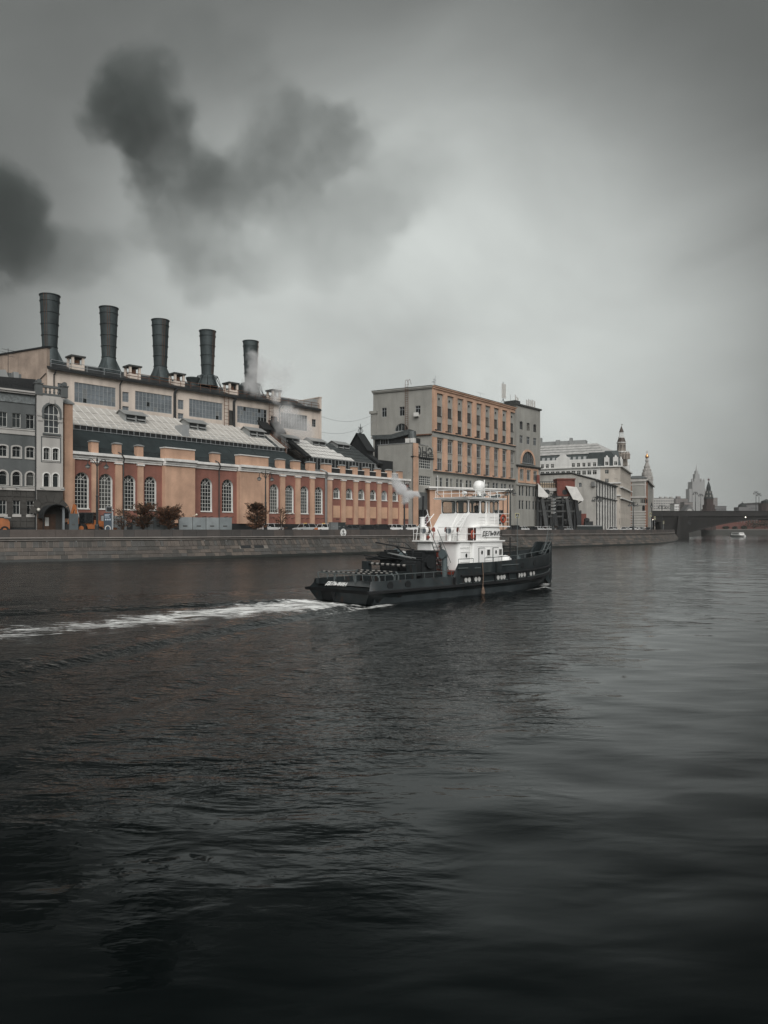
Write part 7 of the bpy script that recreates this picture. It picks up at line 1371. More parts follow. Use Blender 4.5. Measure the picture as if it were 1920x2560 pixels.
# ---------------------------------------------------------------- parked cars
m_tyre = M('tyre', (.012,.012,.012), .9, .1, 4); m_rim = M('alloy', (.35,.35,.35), .35, .1, 4, metal=.8); m_cg = glassmat('car_glass', (.012,.014,.015), .06, .2); m_hl = M('headlamp', (.6,.6,.6), .1, .05, 2); m_tl = M('tail_lamp', (.25,.02,.015), .2, .05, 2)
_cp = {}
def paint(c): 
    if c not in _cp: _cp[c] = M('car_paint_%d' % len(_cp), c, .25, .05, 1, spec=.6)
    return _cp[c]
def car(s_, off, colr, kind_, label, flip=True):
    q = bank(s_, off); r_ = thing('parked_car', label, 'car', (q.x, q.y, GZ+.004), bank_dir(s_)+(math.pi if flip else 0), 'cars parked along the embankment')
    suv = kind_ == 'suv'; L_ = 4.6 if suv else 4.65; W_ = .92; hz = 1.02 if suv else .86; top = 1.68 if suv else 1.44; gc = .28
    prof = [(-L_/2, gc+.1), (-L_/2, hz*.8), (-L_/2+.1, hz-.02), (-L_/2+.35, hz+.02), (L_/2-1.35, hz+.0), (L_/2-.45, hz-.1), (L_/2-.05, hz-.3), (L_/2, gc+.15), (L_/2-.1, gc), (-L_/2+.1, gc)]
    b = MB(); secs = []
    for y, f in ((-W_, .93), (-W_*.96, .99), (-W_*.5, 1), (W_*.5, 1), (W_*.96, .99), (W_, .93)): secs.append([(x*(.985 if abs(y) > .9 else 1), y, gc+(z-gc)*f) for x, z in prof])
    b.loft(secs); body = b.build('body', paint(colr), r_, smooth=True)
    roof = [(-L_/2+.25, hz-.02), (-L_/2+(.45 if suv else .95), top-.06), (-L_/2+(1.0 if suv else 1.5), top), (.35, top), (.75, top-.08), (L_/2-1.25, hz-.02)]
    b = MB(); b.loft([[(x, y*(W_-.10-.20*max(0, (z-hz)/(top-hz))), z) for x, z in roof] for y in (-1, -.6, .6, 1)]); b.build('cabin', m_cg, r_, smooth=True)
    b = MB(); rt = [(-L_/2+(.5 if suv else 1.05), top-.03), (-L_/2+(1.0 if suv else 1.5), top+.02), (.35, top+.02), (.72, top-.04)]; b.loft([[(x, y*(W_-.29), z) for x, z in rt]+[(x, y*(W_-.29), z-.06) for x, z in rt[::-1]] for y in (-1, 1)])
    for y in (-1, 1):
        for xa, za, xb, zb3 in ((.75, top-.05, L_/2-1.22, hz), (-.35, top, -.45, hz), (-L_/2+(.55 if suv else 1.05), top-.04, -L_/2+.3, hz)): b.bar((xa, y*(W_-.29), za), (xb, y*(W_-.09), zb3), .045, 4)
    b.build('roof', paint(colr), r_)
    for x in (-1.38, 1.40):
        for y in (-1, 1):
            w_ = MB(); rr_ = .35 if suv else .32; w_.bar((x, y*(W_-.2), rr_), (x, y*(W_+.02), rr_), rr_, 18); w_ = w_.build('wheel', m_tyre, r_); t_ = MB(); t_.bar((x, y*(W_-.0), rr_), (x, y*(W_+.03), rr_), rr_*.66, 14); t_.build('rim', m_rim, w_)
    for y in (-.66, .66):
        h_ = MB(); h_.box(L_/2-.3, L_/2-.0, y-.2, y+.2, hz-.36, hz-.22); h_.build('headlight', m_hl, r_); h_ = MB(); h_.box(-L_/2-.015, -L_/2+.15, y-.2, y+.2, hz-.35, hz-.12); h_.build('tail_light', m_tl, r_)
    for y in (-1, 1): h_ = MB(); h_.box(.62, .82, y*(W_+.02)-.08, y*(W_+.02)+.08, hz+.02, hz+.16); h_.build('mirror', paint(colr), r_)
    h_ = MB(); h_.box(L_/2-.03, L_/2+.02, -.42, .42, gc+.18, gc+.36); h_.build('grille', m_black, r_); return r_
WHT, SIL, BLK, GRY = (.70,.70,.69), (.36,.37,.37), (.014,.015,.017), (.06,.065,.068)
for px, colr, kd, lb in ((676, WHT, 'suv', 'white car half hidden behind the thin autumn tree'), (763, SIL, 'suv', 'silver off-roader parked left of the white taxi'), (808, WHT, 'suv', 'white taxi with orange side stripes beside the grey cabinets'), (870, GRY, 'sedan', 'grey saloon just behind the round anchor sign'), (909, BLK, 'sedan', 'black saloon parked right of the anchor sign'), (948, BLK, 'suv', 'black estate parked beside the pair of white cars'), (982, WHT, 'suv', 'left one of the two white cars at the end of the hall'), (1020, WHT, 'suv', 'right one of the two white cars, nearest the tug funnel'),
    (1283, BLK, 'suv', 'black car right behind the tug bridge wing'), (1304, WHT, 'sedan', 'white car below the pedestrian crossing sign'), (1325, BLK, 'sedan', 'black car before the office block entrance'), (1343, WHT, 'sedan', 'white car at the foot of the gantry left leg'), (1366, WHT, 'sedan', 'white car left of the lamp with boxes'), (1393, BLK, 'suv', 'black van right of the lamp with boxes'), (1416, SIL, 'sedan', 'silver car in front of the gantry right leg'), (1531, WHT, 'sedan', 'white car below the white house far corner'), (1562, WHT, 'sedan', 'white car before the hotel street front'), (1580, WHT, 'suv', 'white van left of the lamp near the bridge'), (1592, WHT, 'sedan', 'white car right of the lamp near the bridge'), (1602, SIL, 'sedan', 'silver car below the brown building'), (1621, BLK, 'sedan', 'black car about to pass under the bridge')):
    of = 7.2 if px < 1100 else 8.0; o = car(bank_px(px, of), of, colr, kd, lb)
    if 'taxi' in lb: s_ = MB(); s_.box(-2.32, -1.5, -.945, .945, .55, .95); s_.build('side_stripe', M('taxi_orange', (.45,.16,.07), .4), o); s_ = MB(); s_.box(-.2, .1, -.3, .3, 1.70, 1.84); s_.build('taxi_sign', M('taxi_yellow', (.6,.35,.05), .5), o)
# two grey street cabinets between the cars
for px, lb, w_ in ((838, 'left grey street cabinet beside the white taxi', 2.6), (852, 'right dark street cabinet by the anchor sign', 1.9)):
    sv = bank_px(px, 3.6); q = bank(sv, 3.6); r_ = thing('street_cabinet', lb, 'cabinet', (q.x, q.y, GZ+.13), bank_dir(sv)); b = MB(); b.box(-w_/2, w_/2, -.35, .35, 0, 1.75); b.box(-w_/2-.05, w_/2+.05, -.4, .4, 1.75, 1.83); b.build('case', M('cabinet_grey', (.17,.18,.18), .6, .1, 1) if px < 845 else m_deck, r_)
    for k in (-1, 1): s_ = MB(); s_.box(k*w_*.25-w_*.23, k*w_*.25+w_*.23, -.375, -.35, .1, 1.68); d_ = s_.build('door', M('cabinet_grey', (.17,.18,.18)) if px < 845 else m_deck, r_); s_ = MB(); s_.box(k*w_*.25-.08, k*w_*.25+.06, -.40, -.375, .95, 1.1); s_.build('handle', m_zinc, d_)

# ---------------------------------------------------------------- hoarding panels in front of the hall
m_hoard = [M('hoarding_%d' % i, c, .6, .15, .8, streak=.15) for i, c in enumerate(((.22,.245,.25),(.26,.285,.29),(.19,.215,.22)))]
def hoarding(px0, px1, off, h, label, mats, wpan=1.9):
    s0, s1 = bank_px(px0, off), bank_px(px1, off); q = bank(s0, off); a_ = bank_dir((s0+s1)/2); r_ = thing('hoarding', label, 'fence', (q.x, q.y, GZ+.13), a_); n = max(1, round((s1-s0)/wpan)); w_ = (bank(s1, off)-q).length/n
    for i in range(n):
        b = MB(); b.box(i*w_+.03, (i+1)*w_-.03, -.04, .04, .1, h+random.uniform(-.03, .03)); p_ = b.build('panel', random.choice(mats), r_); s_ = MB(); s_.box(i*w_+w_*.3, i*w_+w_*.62, -.05, -.042, h*.38, h*.46); s_.build('stencil_mark', m_darkg, p_); s_ = MB(); s_.box(i*w_-.04, i*w_+.04, -.06, .06, 0, h+.05); s_.box(i*w_-.25, i*w_+.25, -.5, .5, 0, .1); s_.build('post', m_darkg, r_)
hoarding(172, 196, 6.0, 2.9, 'dark blue-grey hoarding panel between porch and backhoe', [M('hoarding_dark', (.07,.085,.09), .6, .2, .8)], 4)
hoarding(252, 318, 6.2, 2.6, 'grey hoarding behind the information stand', m_hoard); hoarding(330, 436, 6.4, 2.5, 'grey hoarding behind the two dark autumn bushes', m_hoard)
hoarding(447, 580, 6.4, 2.5, 'row of blue-grey hoarding panels under the paired hall windows', m_hoard, 2.3)

# ---------------------------------------------------------------- information stand and ticket machine
sv = bank_px(269, 3.4); q = bank(sv, 3.4); r_ = thing('information_stand', 'tall dark blue information stand with white ring on the quay', 'sign', (q.x, q.y, GZ+.13), bank_dir(sv))
b = MB(); b.box(-.55, .55, -.12, .12, 0, 2.95); b.build('board', M('stand_blue', (.045,.065,.085), .5, .2, 1.5), r_)
b = MB(); b.path([(.36*math.cos(i*math.pi/10), -.14, .62+.42*math.sin(i*math.pi/10)) for i in range(21)], .07, 6); b.build('ring_emblem', m_wroof, r_)
b = MB()
for z, w_ in ((2.7, .8), (2.55, .6), (2.35, .7)): b.box(-.45, -.45+w_, -.135, -.121, z-.05, z+.04)
for k in range(3): b.box(-.4+.3*k, -.2+.3*k, -.135, -.121, 1.85, 2.1)
b.build('print', M('pale_print', (.4,.45,.5), .6), r_); b = MB(); b.box(.56, .75, -.1, .1, 0, 3.2); b.build('edge_strip', m_gframe, r_)
sv = bank_px(272, 5.2); q = bank(sv, 5.2); r_ = thing('camera_box', 'grey box with dark screen on a post above the information stand', 'post box', (q.x, q.y, GZ+.13), bank_dir(sv)); zz_ = zat(1280, q.y)-GZ-.13
b = MB(); b.bar((0, 0, 0), (0, 0, zz_), .05, 6); b.build('post', m_gframe, r_); b = MB(); b.box(-.45, .45, -.25, .25, zz_, zz_+.85); b.build('case', M('cabinet_grey', (.17,.18,.18)), r_); b = MB(); b.box(-.33, .33, -.27, -.252, zz_+.12, zz_+.7); b.build('screen', m_black, r_)

# ---------------------------------------------------------------- backhoe loader
m_or = M('machine_orange', (.30,.10,.03), .5, .2, 1.5, streak=.2); sv = bank_px(222, 7.0); q = bank(sv, 7.0)
bk = thing('backhoe', 'orange backhoe with folded digging arm behind the parapet', 'excavator', (q.x, q.y, GZ+.004), bank_dir(sv)-.5)
b = MB(); b.box(-1.3, 2.6, -.55, .55, .7, 1.6); b.prism([(1.0, 1.6), (2.6, 1.6), (2.6, 1.85), (1.0, 2.05)], -.5, .5); b.build('body', m_or, bk)
b = MB(); b.box(-1.1, 1.0, -.75, .75, 1.6, 3.05); b.build('cab_glass', m_cg, bk); b = MB(); b.box(-1.2, 1.1, -.82, .82, 3.05, 3.2)
for x in (-1.1, -.1, .95):
    for y in (-.78, .78): b.box(x-.06, x+.06, y-.05, y+.05, 1.5, 3.06)
b.build('cab_frame', m_black, bk)
for x, r__ in ((-.7, .78), (2.0, .55)):
    for y in (-1, 1): w_ = MB(); w_.bar((x, y*.6, r__), (x, y*1.05, r__), r__, 18); w_ = w_.build('wheel', m_tyre, bk); t_ = MB(); t_.bar((x, y*.95, r__), (x, y*1.08, r__), r__*.5, 12); t_.build('rim', m_or, w_)
b = MB(); b.hexa([(-1.5, -.25, 1.0), (-1.2, -.25, .8), (-1.2, .25, .8), (-1.5, .25, 1.0), (-2.35, -.16, 4.35), (-2.0, -.16, 4.4), (-2.0, .16, 4.4), (-2.35, .16, 4.35)]); b.build('boom', m_or, bk)
b = MB(); b.hexa([(-2.4, -.15, 4.5), (-2.05, -.15, 4.4), (-2.05, .15, 4.4), (-2.4, .15, 4.5), (-3.3, -.13, 1.5), (-2.95, -.13, 1.4), (-2.95, .13, 1.4), (-3.3, .13, 1.5)]); b.build('dipper_arm', m_or, bk); b = MB(); b.bar((-1.45, 0, 2.2), (-2.0, 0, 4.1), .08, 8); b.bar((-2.6, .0, 4.1), (-3.2, 0, 2.2), .07, 8); b.build('hydraulic_ram', m_zinc, bk)
b = MB(); b.prism([(-3.4, 1.5), (-2.9, 1.4), (-2.7, .9), (-2.9, .4), (-3.5, .45), (-3.7, .9)], -.4, .4); b.build('bucket', m_black, bk)
b = MB(); b.box(-1.6, -1.3, -.8, .8, .5, 1.5); b.box(-1.5, -1.3, -1.1, -.8, .1, 1.4); b.box(-1.5, -1.3, .8, 1.1, .1, 1.4); b.build('stabiliser', m_or, bk); b = MB(); b.box(3.4, 4.0, -1.0, 1.0, .15, .9); b.hexa([(2.2, -.6, 1.2), (3.5, -.6, .6), (3.5, .6, .6), (2.2, .6, 1.2), (2.2, -.6, 1.4), (3.5, -.6, .8), (3.5, .6, .8), (2.2, .6, 1.4)]); b.build('loader_shovel', m_or, bk)
# orange tractor cut by the left edge
sv = bank_px(-14, 6.5); q = bank(sv, 6.5); tr = thing('orange_tractor', 'orange tractor bonnet cut by the left edge of the picture', 'tractor', (q.x, q.y, GZ+.004), bank_dir(sv))
b = MB(); b.loft([[(x, -.6, .9), (x, .6, .9), (x, .55, z), (x, -.55, z)] for x, z in ((-.5, 2.3), (1.0, 2.25), (1.7, 2.1), (1.95, 1.7))]); b.box(-.5, 1.95, -.6, .6, .7, .95); b.build('bonnet', m_or, tr); b = MB(); b.box(-2.2, -.5, -.9, .9, 1.0, 2.9); b.build('cab_glass', m_cg, tr); b = MB(); b.box(-2.3, -.4, -1, 1, 2.9, 3.05); b.build('cab_roof', m_or, tr); b = MB(); b.box(1.2, 2.1, -.8, .8, 2.28, 2.4); b.build('bonnet_cap', m_zinc, tr)
for x, r__ in ((-1.6, .85), (1.3, .55)):
    for y in (-1, 1): w_ = MB(); w_.bar((x, y*.65, r__), (x, y*1.1, r__), r__, 18); w_ = w_.build('wheel', m_tyre, tr); t_ = MB(); t_.bar((x, y, r__), (x, y*1.13, r__), r__*.5, 12); t_.build('rim', m_or, w_)

# ---------------------------------------------------------------- autumn trees on the quay
m_bark = M('bark', (.035,.026,.02), .95, .3, 3)
m_leaf = [M('leaf_%d' % i, c, .8, .35, 1.2) for i, c in enumerate(((.07,.04,.026),(.12,.055,.028),(.035,.03,.02),(.19,.085,.04)))]
def tree(px, off, top, wid, label, seed, dens=1.0, sparse=False, orange=.3):
    rs = random.Random(seed); sv = bank_px(px, off); q = bank(sv, off); r_ = thing('autumn_tree', label, 'tree', (q.x, q.y, GZ+.13), rs.uniform(0, 6), 'small autumn trees on the quay'); H_ = zat(top, q.y)-GZ-.13
    b = MB(); stems = []
    for k in range(4 if sparse else 3):
        a_ = k*2.2+rs.uniform(0, .6); sp = wid*.10*rs.uniform(.4, 1); p0 = Vector((.08*math.cos(a_), .08*math.sin(a_), 0)); p1 = Vector((sp*math.cos(a_), sp*math.sin(a_), H_*.45)); p2 = Vector((sp*1.5*math.cos(a_), sp*1.5*math.sin(a_), H_*rs.uniform(.8, .97))); b.bar(p0, p1, .09, 6, .055); b.bar(p1, p2, .055, 5, .015); stems += [(p0, p1), (p1, p2)]
    twigs = []
    for i in range(int(80*dens)):
        t_ = rs.random()**.8; k = rs.randrange(0, len(stems)//2); p = stems[2*k][0].lerp(stems[2*k][1], t_*2) if t_ < .5 else stems[2*k+1][0].lerp(stems[2*k+1][1], t_*2-1)
        zrel = p.z/H_
        if zrel < .10: continue
        env = wid*.5*(math.sin(math.pi*min(1, .16+zrel*.84))**.8)*rs.uniform(.55, 1.1); a_ = rs.uniform(0, 6.28); e = p+Vector((math.cos(a_)*env, math.sin(a_)*env, env*rs.uniform(.25, .8)))
        b.bar(p, e, .02, 4, .006); twigs.append((p, e))
    b.build('trunk', m_bark, r_)
    groups = [MB() for _ in range(4)]
    side = Vector((math.cos(-r_.rotation_euler.z), math.sin(-r_.rotation_euler.z), 0))
    for p, e in twigs:
        n = int((22 if sparse else 62)*dens); tone = rs.random()
        for i in range(n):
            t_ = rs.uniform(.2, 1.05); c = p.lerp(e, t_)+Vector((rs.gauss(0, .16), rs.gauss(0, .16), rs.gauss(0, .14)-.05)); 
            if c.z < .25: continue
            g = 3 if rs.random() < orange*.35 else (1 if rs.random() < orange else (0 if tone > .45 else 2)); sz = rs.uniform(.05, .12); d = (e-p).normalized()*sz*1.6+Vector((rs.gauss(0, .03), rs.gauss(0, .03), rs.gauss(0, .03))); u_ = d.orthogonal().normalized()*sz*.6; u_.rotate(Matrix.Rotation(rs.uniform(0, 6.28), 3, d.normalized()))
            groups[g].add([c-d, c+u_, c+d, c-u_], [(0, 1, 2, 3)])
    allb = MB()
    for i, g in enumerate(groups): allb.m = i; allb.add(g.v, g.f)
    me_ = bpy.data.meshes.new('crown'); me_.from_pydata(allb.v, [], allb.f)
    for m_ in m_leaf: me_.materials.append(m_)
    me_.polygons.foreach_set('material_index', allb.mi); put('crown', me_, r_)
tree(308, 4.0, 1270, 3.2, 'thin bare-looking autumn bush left of the two dense ones', 11, .6, True, .35)
tree(358, 4.0, 1257, 4.6, 'tall ragged autumn bush between the thin and the round one', 12, 1.0, False, .3)
tree(421, 4.0, 1264, 4.6, 'round dark autumn bush with orange right side', 13, 1.1, False, .4)
tree(640, 4.0, 1258, 4.4, 'bushy autumn tree standing left of the second street lamp', 14, 1.1, False, .35)
tree(704, 4.0, 1270, 3.6, 'sparse see-through autumn tree right of the second street lamp', 15, .55, True, .3)

# ---------------------------------------------------------------- signs near the crossing and the bridge
def sign(px, py, w_, off, label, face, D=None, name='road_sign'):
    sv = bank_px(px, off); q = bank(sv, off); r_ = thing(name, label, 'sign', (q.x, q.y, GZ+.13), bank_dir(sv)-R(25)); z_ = zat(py, q.y)-GZ-.13; h_ = w_
    b = MB(); b.bar((0, .05, 0), (0, .05, z_+h_/2), .05, 6); b.build('post', m_gframe, r_); face(r_, z_, w_); return r_
def crossing(r_, z_, w_):
    b = MB(); b.box(-w_/2, w_/2, -.03, .0, z_-w_/2, z_+w_/2); b.build('board', M('sign_yellow', (.55,.52,.30), .6), r_); b = MB(); b.box(-w_*.40, w_*.40, -.045, -.031, z_-w_*.40, z_+w_*.40); b.build('panel', m_black, r_); b = MB(); b.prism([(-w_*.3, z_-w_*.28), (w_*.3, z_-w_*.28), (0, z_+w_*.32)], -.06, -.046); b.build('triangle', m_frame, r_); b = MB(); b.box(-w_*.03, w_*.05, -.075, -.061, z_-w_*.2, z_+w_*.1); b.bar((0, -.07, z_+w_*.12), (0, -.065, z_+w_*.12), w_*.05, 8); b.bar((0, -.07, z_-w_*.1), (w_*.12, -.07, z_-w_*.25), w_*.025, 4); b.build('figure', m_black, r_)
sign(1293, 1289, 1.15, 4.0, 'square pedestrian crossing sign right of the tug', crossing)
sign(1626, 1287, 1.3, 5.0, 'square pedestrian crossing sign before the bridge, upper left of the group', crossing); sign(1637, 1295, 1.1, 6.0, 'square pedestrian crossing sign before the bridge, beside the upper one', crossing); sign(1659, 1306, 1.1, 5.5, 'square pedestrian crossing sign next to the orange arrow board', crossing)
def arrow(r_, z_, w_):
    b = MB(); b.prism([(-w_/2, z_), (-w_/2+.5, z_+.75), (w_/2, z_+.75), (w_/2, z_-.75), (-w_/2+.5, z_-.75)], -.05, 0); b.build('board', M('detour_orange', (.50,.30,.12), .6, .1, 1), r_); b = MB(); b.box(-w_/2+.7, w_/2-.4, -.07, -.051, z_+.15, z_+.4); b.box(-w_/2+.7, w_/2-.8, -.07, -.051, z_-.4, z_-.12); b.build('print', m_black, r_)
sign(1676, 1303, 3.0, 4.5, 'orange arrow board in front of the bridge abutment', arrow, name='direction_board')
def light(r_, z_, w_):
    b = MB(); b.box(-.2, .2, -.2, .0, z_-.5, z_+.5); b.build('housing', m_black, r_)
    for k, m_ in enumerate((M('signal_red', (.3,.02,.02), .3), M('signal_amber', (.3,.15,.02), .3), m_bulb)): b = MB(); b.bar((0, -.2, z_+.33-.33*k), (0, -.24, z_+.33-.33*k), .12, 10); b.build('lens', m_, r_)
for px, py, lb in ((1616, 1317, 'traffic light under the bridge land span, leftmost'), (1631, 1297, 'raised traffic light before the bridge span'), (1657, 1316, 'traffic light by the bridge abutment'), (1668, 1316, 'traffic light below the orange arrow board')): sign(px, py, .4, 9, lb, light, name='traffic_light')
# pedestrian standing by the parapet near the bridge
sv = bank_px(1637, 3.2); q = bank(sv, 3.2); pe = thing('person', 'person in pale coat standing by the parapet before the bridge', 'person', (q.x, q.y, GZ+.13), bank_dir(sv)+2)
skin_body('body', [(0, 0, .92), (0, 0, 1.12), (0, 0, 1.34), (.01, 0, 1.48), (.02, 0, 1.58), (0, .2, 1.42), (.02, .25, 1.14), (.08, .24, .88), (0, -.2, 1.42), (.02, -.25, 1.14), (.08, -.24, .88), (.02, .1, .86), (.03, .11, .48), (0, .12, .08), (.16, .13, .05), (.02, -.1, .86), (.03, -.11, .48), (0, -.12, .08), (.16, -.13, .05)], E_, [(.16, .18), (.15, .17), (.14, .19), .075, .06, .075, .055, .04, .075, .055, .04, .1, .07, .05, .04, .1, .07, .05, .04], M('pale_coat', (.42,.40,.36), .9, .1, 4), pe)
b = MB(); b.lathe([(.02, -.13), (.065, -.10), (.085, -.02), (.09, .04), (.075, .10), (.02, .13)], 12, (.03, 0, 1.70)); b.build('head', m_skin, pe, smooth=True); b = MB(); b.lathe([(.09, 0), (.098, .04), (.082, .105), (.02, .145)], 12, (.01, 0, 1.71)); b.build('hair', m_hair, pe, smooth=True)
# long low barge-like barrier on the quay by the white house
s0, s1 = bank_px(1446, 3.6), bank_px(1502, 3.6); q = bank(s0, 3.6); r_ = thing('site_barrier', 'long low grey barrier on the quay before the white house', 'barrier', (q.x, q.y, GZ+.13), bank_dir((s0+s1)/2)); ln = (bank(s1, 3.6)-q).length
b = MB(); b.box(0, ln, -.4, .4, 0, 1.3); b.build('base', m_deck, r_); b = MB(); b.bar((0, -.2, 1.45), (ln, -.2, 1.45), .2, 8); b.bar((0, .25, 1.5), (ln*.97, .25, 1.5), .18, 8); b.build('pipe', m_zinc, r_)
# overhead wires between boiler house and office block
a = F3.w(BL, 2, 28.6); c = F2s.w(.1, 2, 32.5); c2 = F2s.w(.1, 2, 31.0); a2 = F3.w(BL, 2, 24.6)
for p0, p1, lb in ((a, c, 'upper slack wire between the boiler house and the office block'), (a2, c2, 'lower slack wire between the boiler house and the office block')):
    b = MB(); b.path([Vector(p0).lerp(Vector(p1), i/14)+Vector((0, 0, -2.0*math.sin(math.pi*i/14)))-Vector(p0) for i in range(15)], .035, 4); o = b.build('overhead_wire', m_gframe); o.location = p0; tag(o, lb, 'wire')
# ---------------------------------------------------------------- air, smoke and steam
hz = MB(); hz.box(-900, 1900, -60, 2700, -2.5, 190); hm = bpy.data.materials.new('haze'); hm.use_nodes = True; t = hm.node_tree; t.nodes.clear()
o_ = t.nodes.new('ShaderNodeOutputMaterial'); pv_ = t.nodes.new('ShaderNodeVolumePrincipled'); pv_.inputs['Color'].default_value = (.94,.95,.94,1); pv_.inputs['Density'].default_value = HAZE; pv_.inputs['Anisotropy'].default_value = .2; t.links.new(pv_.outputs[0], o_.inputs['Volume'])
kind(hz.build('haze', hm), 'stuff')

def smoke(name, label, blobs, D, res, albedo, dens, nscale, rag, squash=1.0, thick=.7, seed=0.0, absorb=None):
    """a cloud of soot or steam: soft balls (pixel column, pixel row, pixel radius, weight[, depth shift]) broken up by noise, as one voxel volume"""
    ng = bpy.data.node_groups.new(name, 'GeometryNodeTree'); ng.interface.new_socket('Geometry', in_out='INPUT', socket_type='NodeSocketGeometry'); ng.interface.new_socket('Geometry', in_out='OUTPUT', socket_type='NodeSocketGeometry')
    G, LK = ng.nodes, ng.links
    go = G.new('NodeGroupOutput'); pos = G.new('GeometryNodeInputPosition')
    def nz(scale, det, off, dist=0):
        ad = G.new('ShaderNodeVectorMath'); ad.operation = 'ADD'; ad.inputs[1].default_value = off; LK.new(pos.outputs[0], ad.inputs[0]); n = G.new('ShaderNodeTexNoise'); n.inputs['Scale'].default_value = scale; n.inputs['Detail'].default_value = det; n.inputs['Roughness'].default_value = .62; n.inputs['Distortion'].default_value = dist; LK.new(ad.outputs[0], n.inputs['Vector']); return n
    wn = nz(nscale, 7, (seed, 11, 3)); sb = G.new('ShaderNodeVectorMath'); sb.operation = 'SUBTRACT'; sb.inputs[1].default_value = (.5, .5, .5); LK.new(wn.outputs['Color'], sb.inputs[0])
    sc = G.new('ShaderNodeVectorMath'); sc.operation = 'SCALE'; LK.new(sb.outputs[0], sc.inputs[0]); rmax = max(q[2] for q in blobs)*D/F; sc.inputs['Scale'].default_value = rag*rmax
    wp_ = G.new('ShaderNodeVectorMath'); wp_.operation = 'ADD'; LK.new(pos.outputs[0], wp_.inputs[0]); LK.new(sc.outputs[0], wp_.inputs[1])
    wn2 = nz(nscale*3.3, 5, (9, seed, 1)); sb2 = G.new('ShaderNodeVectorMath'); sb2.operation = 'SUBTRACT'; sb2.inputs[1].default_value = (.5, .5, .5); LK.new(wn2.outputs['Color'], sb2.inputs[0]); sc2 = G.new('ShaderNodeVectorMath'); sc2.operation = 'SCALE'; LK.new(sb2.outputs[0], sc2.inputs[0]); sc2.inputs['Scale'].default_value = rag*rmax*.45
    wp2 = G.new('ShaderNodeVectorMath'); wp2.operation = 'ADD'; LK.new(wp_.outputs[0], wp2.inputs[0]); LK.new(sc2.outputs[0], wp2.inputs[1]); wp_ = wp2
    def mth(op, a, b_):
        x = G.new('ShaderNodeMath'); x.operation = op
        for i, v in enumerate((a, b_)):
            if isinstance(v, (int, float)): x.inputs[i].default_value = v
            else: LK.new(v, x.inputs[i])
        return x.outputs[0]
    shp = None; wgt = None; lo = Vector((1e9,)*3); hi = Vector((-1e9,)*3)
    for q in blobs:
        Dq = D+(q[4] if len(q) > 4 else 0); c = at(q[0], Dq); c.z = zat(q[1], Dq); r = q[2]*Dq/F
        di = G.new('ShaderNodeVectorMath'); di.operation = 'DISTANCE'; LK.new(wp_.outputs[0], di.inputs[0]); di.inputs[1].default_value = c
        mr = G.new('ShaderNodeMapRange'); mr.interpolation_type = 'SMOOTHSTEP'; mr.inputs['From Min'].default_value = r*.15; mr.inputs['From Max'].default_value = r*1.3; mr.inputs['To Min'].default_value = 1; mr.inputs['To Max'].default_value = 0; LK.new(di.outputs['Value'], mr.inputs['Value'])
        ws = mth('MULTIPLY', mr.outputs[0], q[3])
        shp = mr.outputs[0] if shp is None else mth('ADD', shp, mr.outputs[0]); wgt = ws if wgt is None else mth('ADD', wgt, ws)
        for i in range(3): lo[i] = min(lo[i], c[i]-r*1.5); hi[i] = max(hi[i], c[i]+r*1.5)
    wgt = mth('DIVIDE', wgt, mth('MAXIMUM', shp, .02)); shp = mth('MINIMUM', shp, 1.15)
    fn_ = nz(nscale*2.0, 8, (5, seed, 9), .3)
    er = G.new('ShaderNodeMapRange'); er.inputs['From Min'].default_value = -.10; er.inputs['From Max'].default_value = .66; er.interpolation_type = 'SMOOTHSTEP'; LK.new(mth('SUBTRACT', shp, mth('MULTIPLY', fn_.outputs['Fac'], thick)), er.inputs['Value'])
    mu2 = G.new('ShaderNodeMath'); mu2.operation = 'MULTIPLY'; mu2.inputs[1].default_value = dens*1.35; LK.new(mth('MULTIPLY', er.outputs[0], wgt), mu2.inputs[0])
    vc = G.new('GeometryNodeVolumeCube'); LK.new(mu2.outputs[0], vc.inputs['Density']); vc.inputs['Min'].default_value = lo; vc.inputs['Max'].default_value = hi; dmax = max(hi-lo)
    for ax, i in (('X', 0), ('Y', 1), ('Z', 2)): vc.inputs['Resolution '+ax].default_value = max(8, int(res*(hi-lo)[i]/dmax))
    mt = bpy.data.materials.new(name+'_volume'); mt.use_nodes = True; t_ = mt.node_tree; t_.nodes.clear(); o2 = t_.nodes.new('ShaderNodeOutputMaterial'); p2 = t_.nodes.new('ShaderNodeVolumePrincipled'); p2.inputs['Color'].default_value = (*albedo, 1); p2.inputs['Density'].default_value = 1.0
    p2.inputs['Anisotropy'].default_value = 0; t_.links.new(p2.outputs[0], o2.inputs['Volume'])
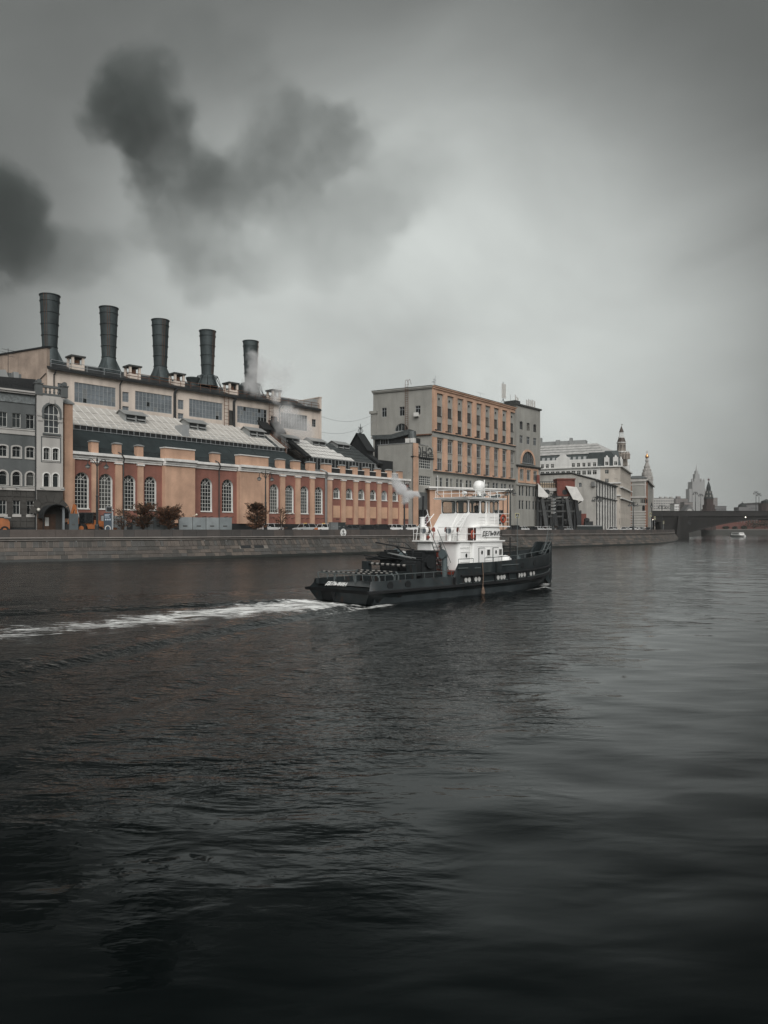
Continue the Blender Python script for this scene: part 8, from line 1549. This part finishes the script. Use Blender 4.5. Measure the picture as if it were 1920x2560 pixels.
    sm_ = G.new('GeometryNodeSetMaterial'); sm_.inputs['Material'].default_value = mt; LK.new(vc.outputs[0], sm_.inputs[0]); LK.new(sm_.outputs[0], go.inputs[0])
    me_ = bpy.data.meshes.new(name); me_.from_pydata([(0, 0, 0)], [], []); me_.materials.append(mt); o = put(name, me_); md = o.modifiers.new('smoke', 'NODES'); md.node_group = ng; kind(o, 'stuff'); tag(o, label, 'smoke'); return o
smoke('smoke', 'dark smoke billowing over the power station stacks', [
    (320, 185, 95, 1.5), (300, 270, 95, 1.5), (350, 350, 100, 1.4), (420, 300, 85, 1.1), (345, 430, 80, .9), (235, 320, 60, .6), (470, 430, 120, .75), (570, 460, 120, .55), (410, 540, 100, .42),
    (500, 600, 125, .34), (490, 720, 110, .22), (590, 670, 120, .20), (690, 420, 130, .42), (790, 345, 130, .55), (880, 320, 90, .45), (700, 310, 100, .34), (950, 500, 130, .22), (880, 610, 150, .14), (780, 540, 140, .20),
    (-20, 470, 115, 1.5), (40, 560, 120, 1.0), (-50, 640, 130, .9), (130, 650, 120, .34), (250, 610, 140, .20), (700, 640, 140, .12), (1060, 430, 160, .08), (620, 160, 160, .10), (450, 110, 150, .10)], 175, 230, (.20,.225,.22), .10, .052, 1.4, thick=1.05, seed=4)
smoke('steam', 'thin white steam drifting from the fifth stack down across the boiler house', [(632, 885, 24, .9), (638, 925, 30, 1.0), (632, 965, 36, 1.0), (690, 985, 26, .9), (712, 1030, 34, .9), (740, 1060, 40, .7), (700, 1080, 30, .5), (770, 1080, 36, .4), (660, 920, 40, .3), (710, 940, 44, .25)], 158, 90, (.98,.98,.98), .34, .25, 1.5, thick=.9, seed=2)
smoke('exhaust_steam', 'small white puff of steam beside the tug exhaust pipe', [(1044, 1238, 9, 1.2), (1036, 1236, 14, 1.2), (1022, 1238, 16, 1.1), (1008, 1228, 18, 1.0), (996, 1220, 18, .8), (990, 1205, 16, .6), (1012, 1252, 15, .6), (985, 1190, 14, .4)], 52.2, 72, (.99,.99,.99), 4.0, 1.6, 1.4, thick=.9, seed=7)
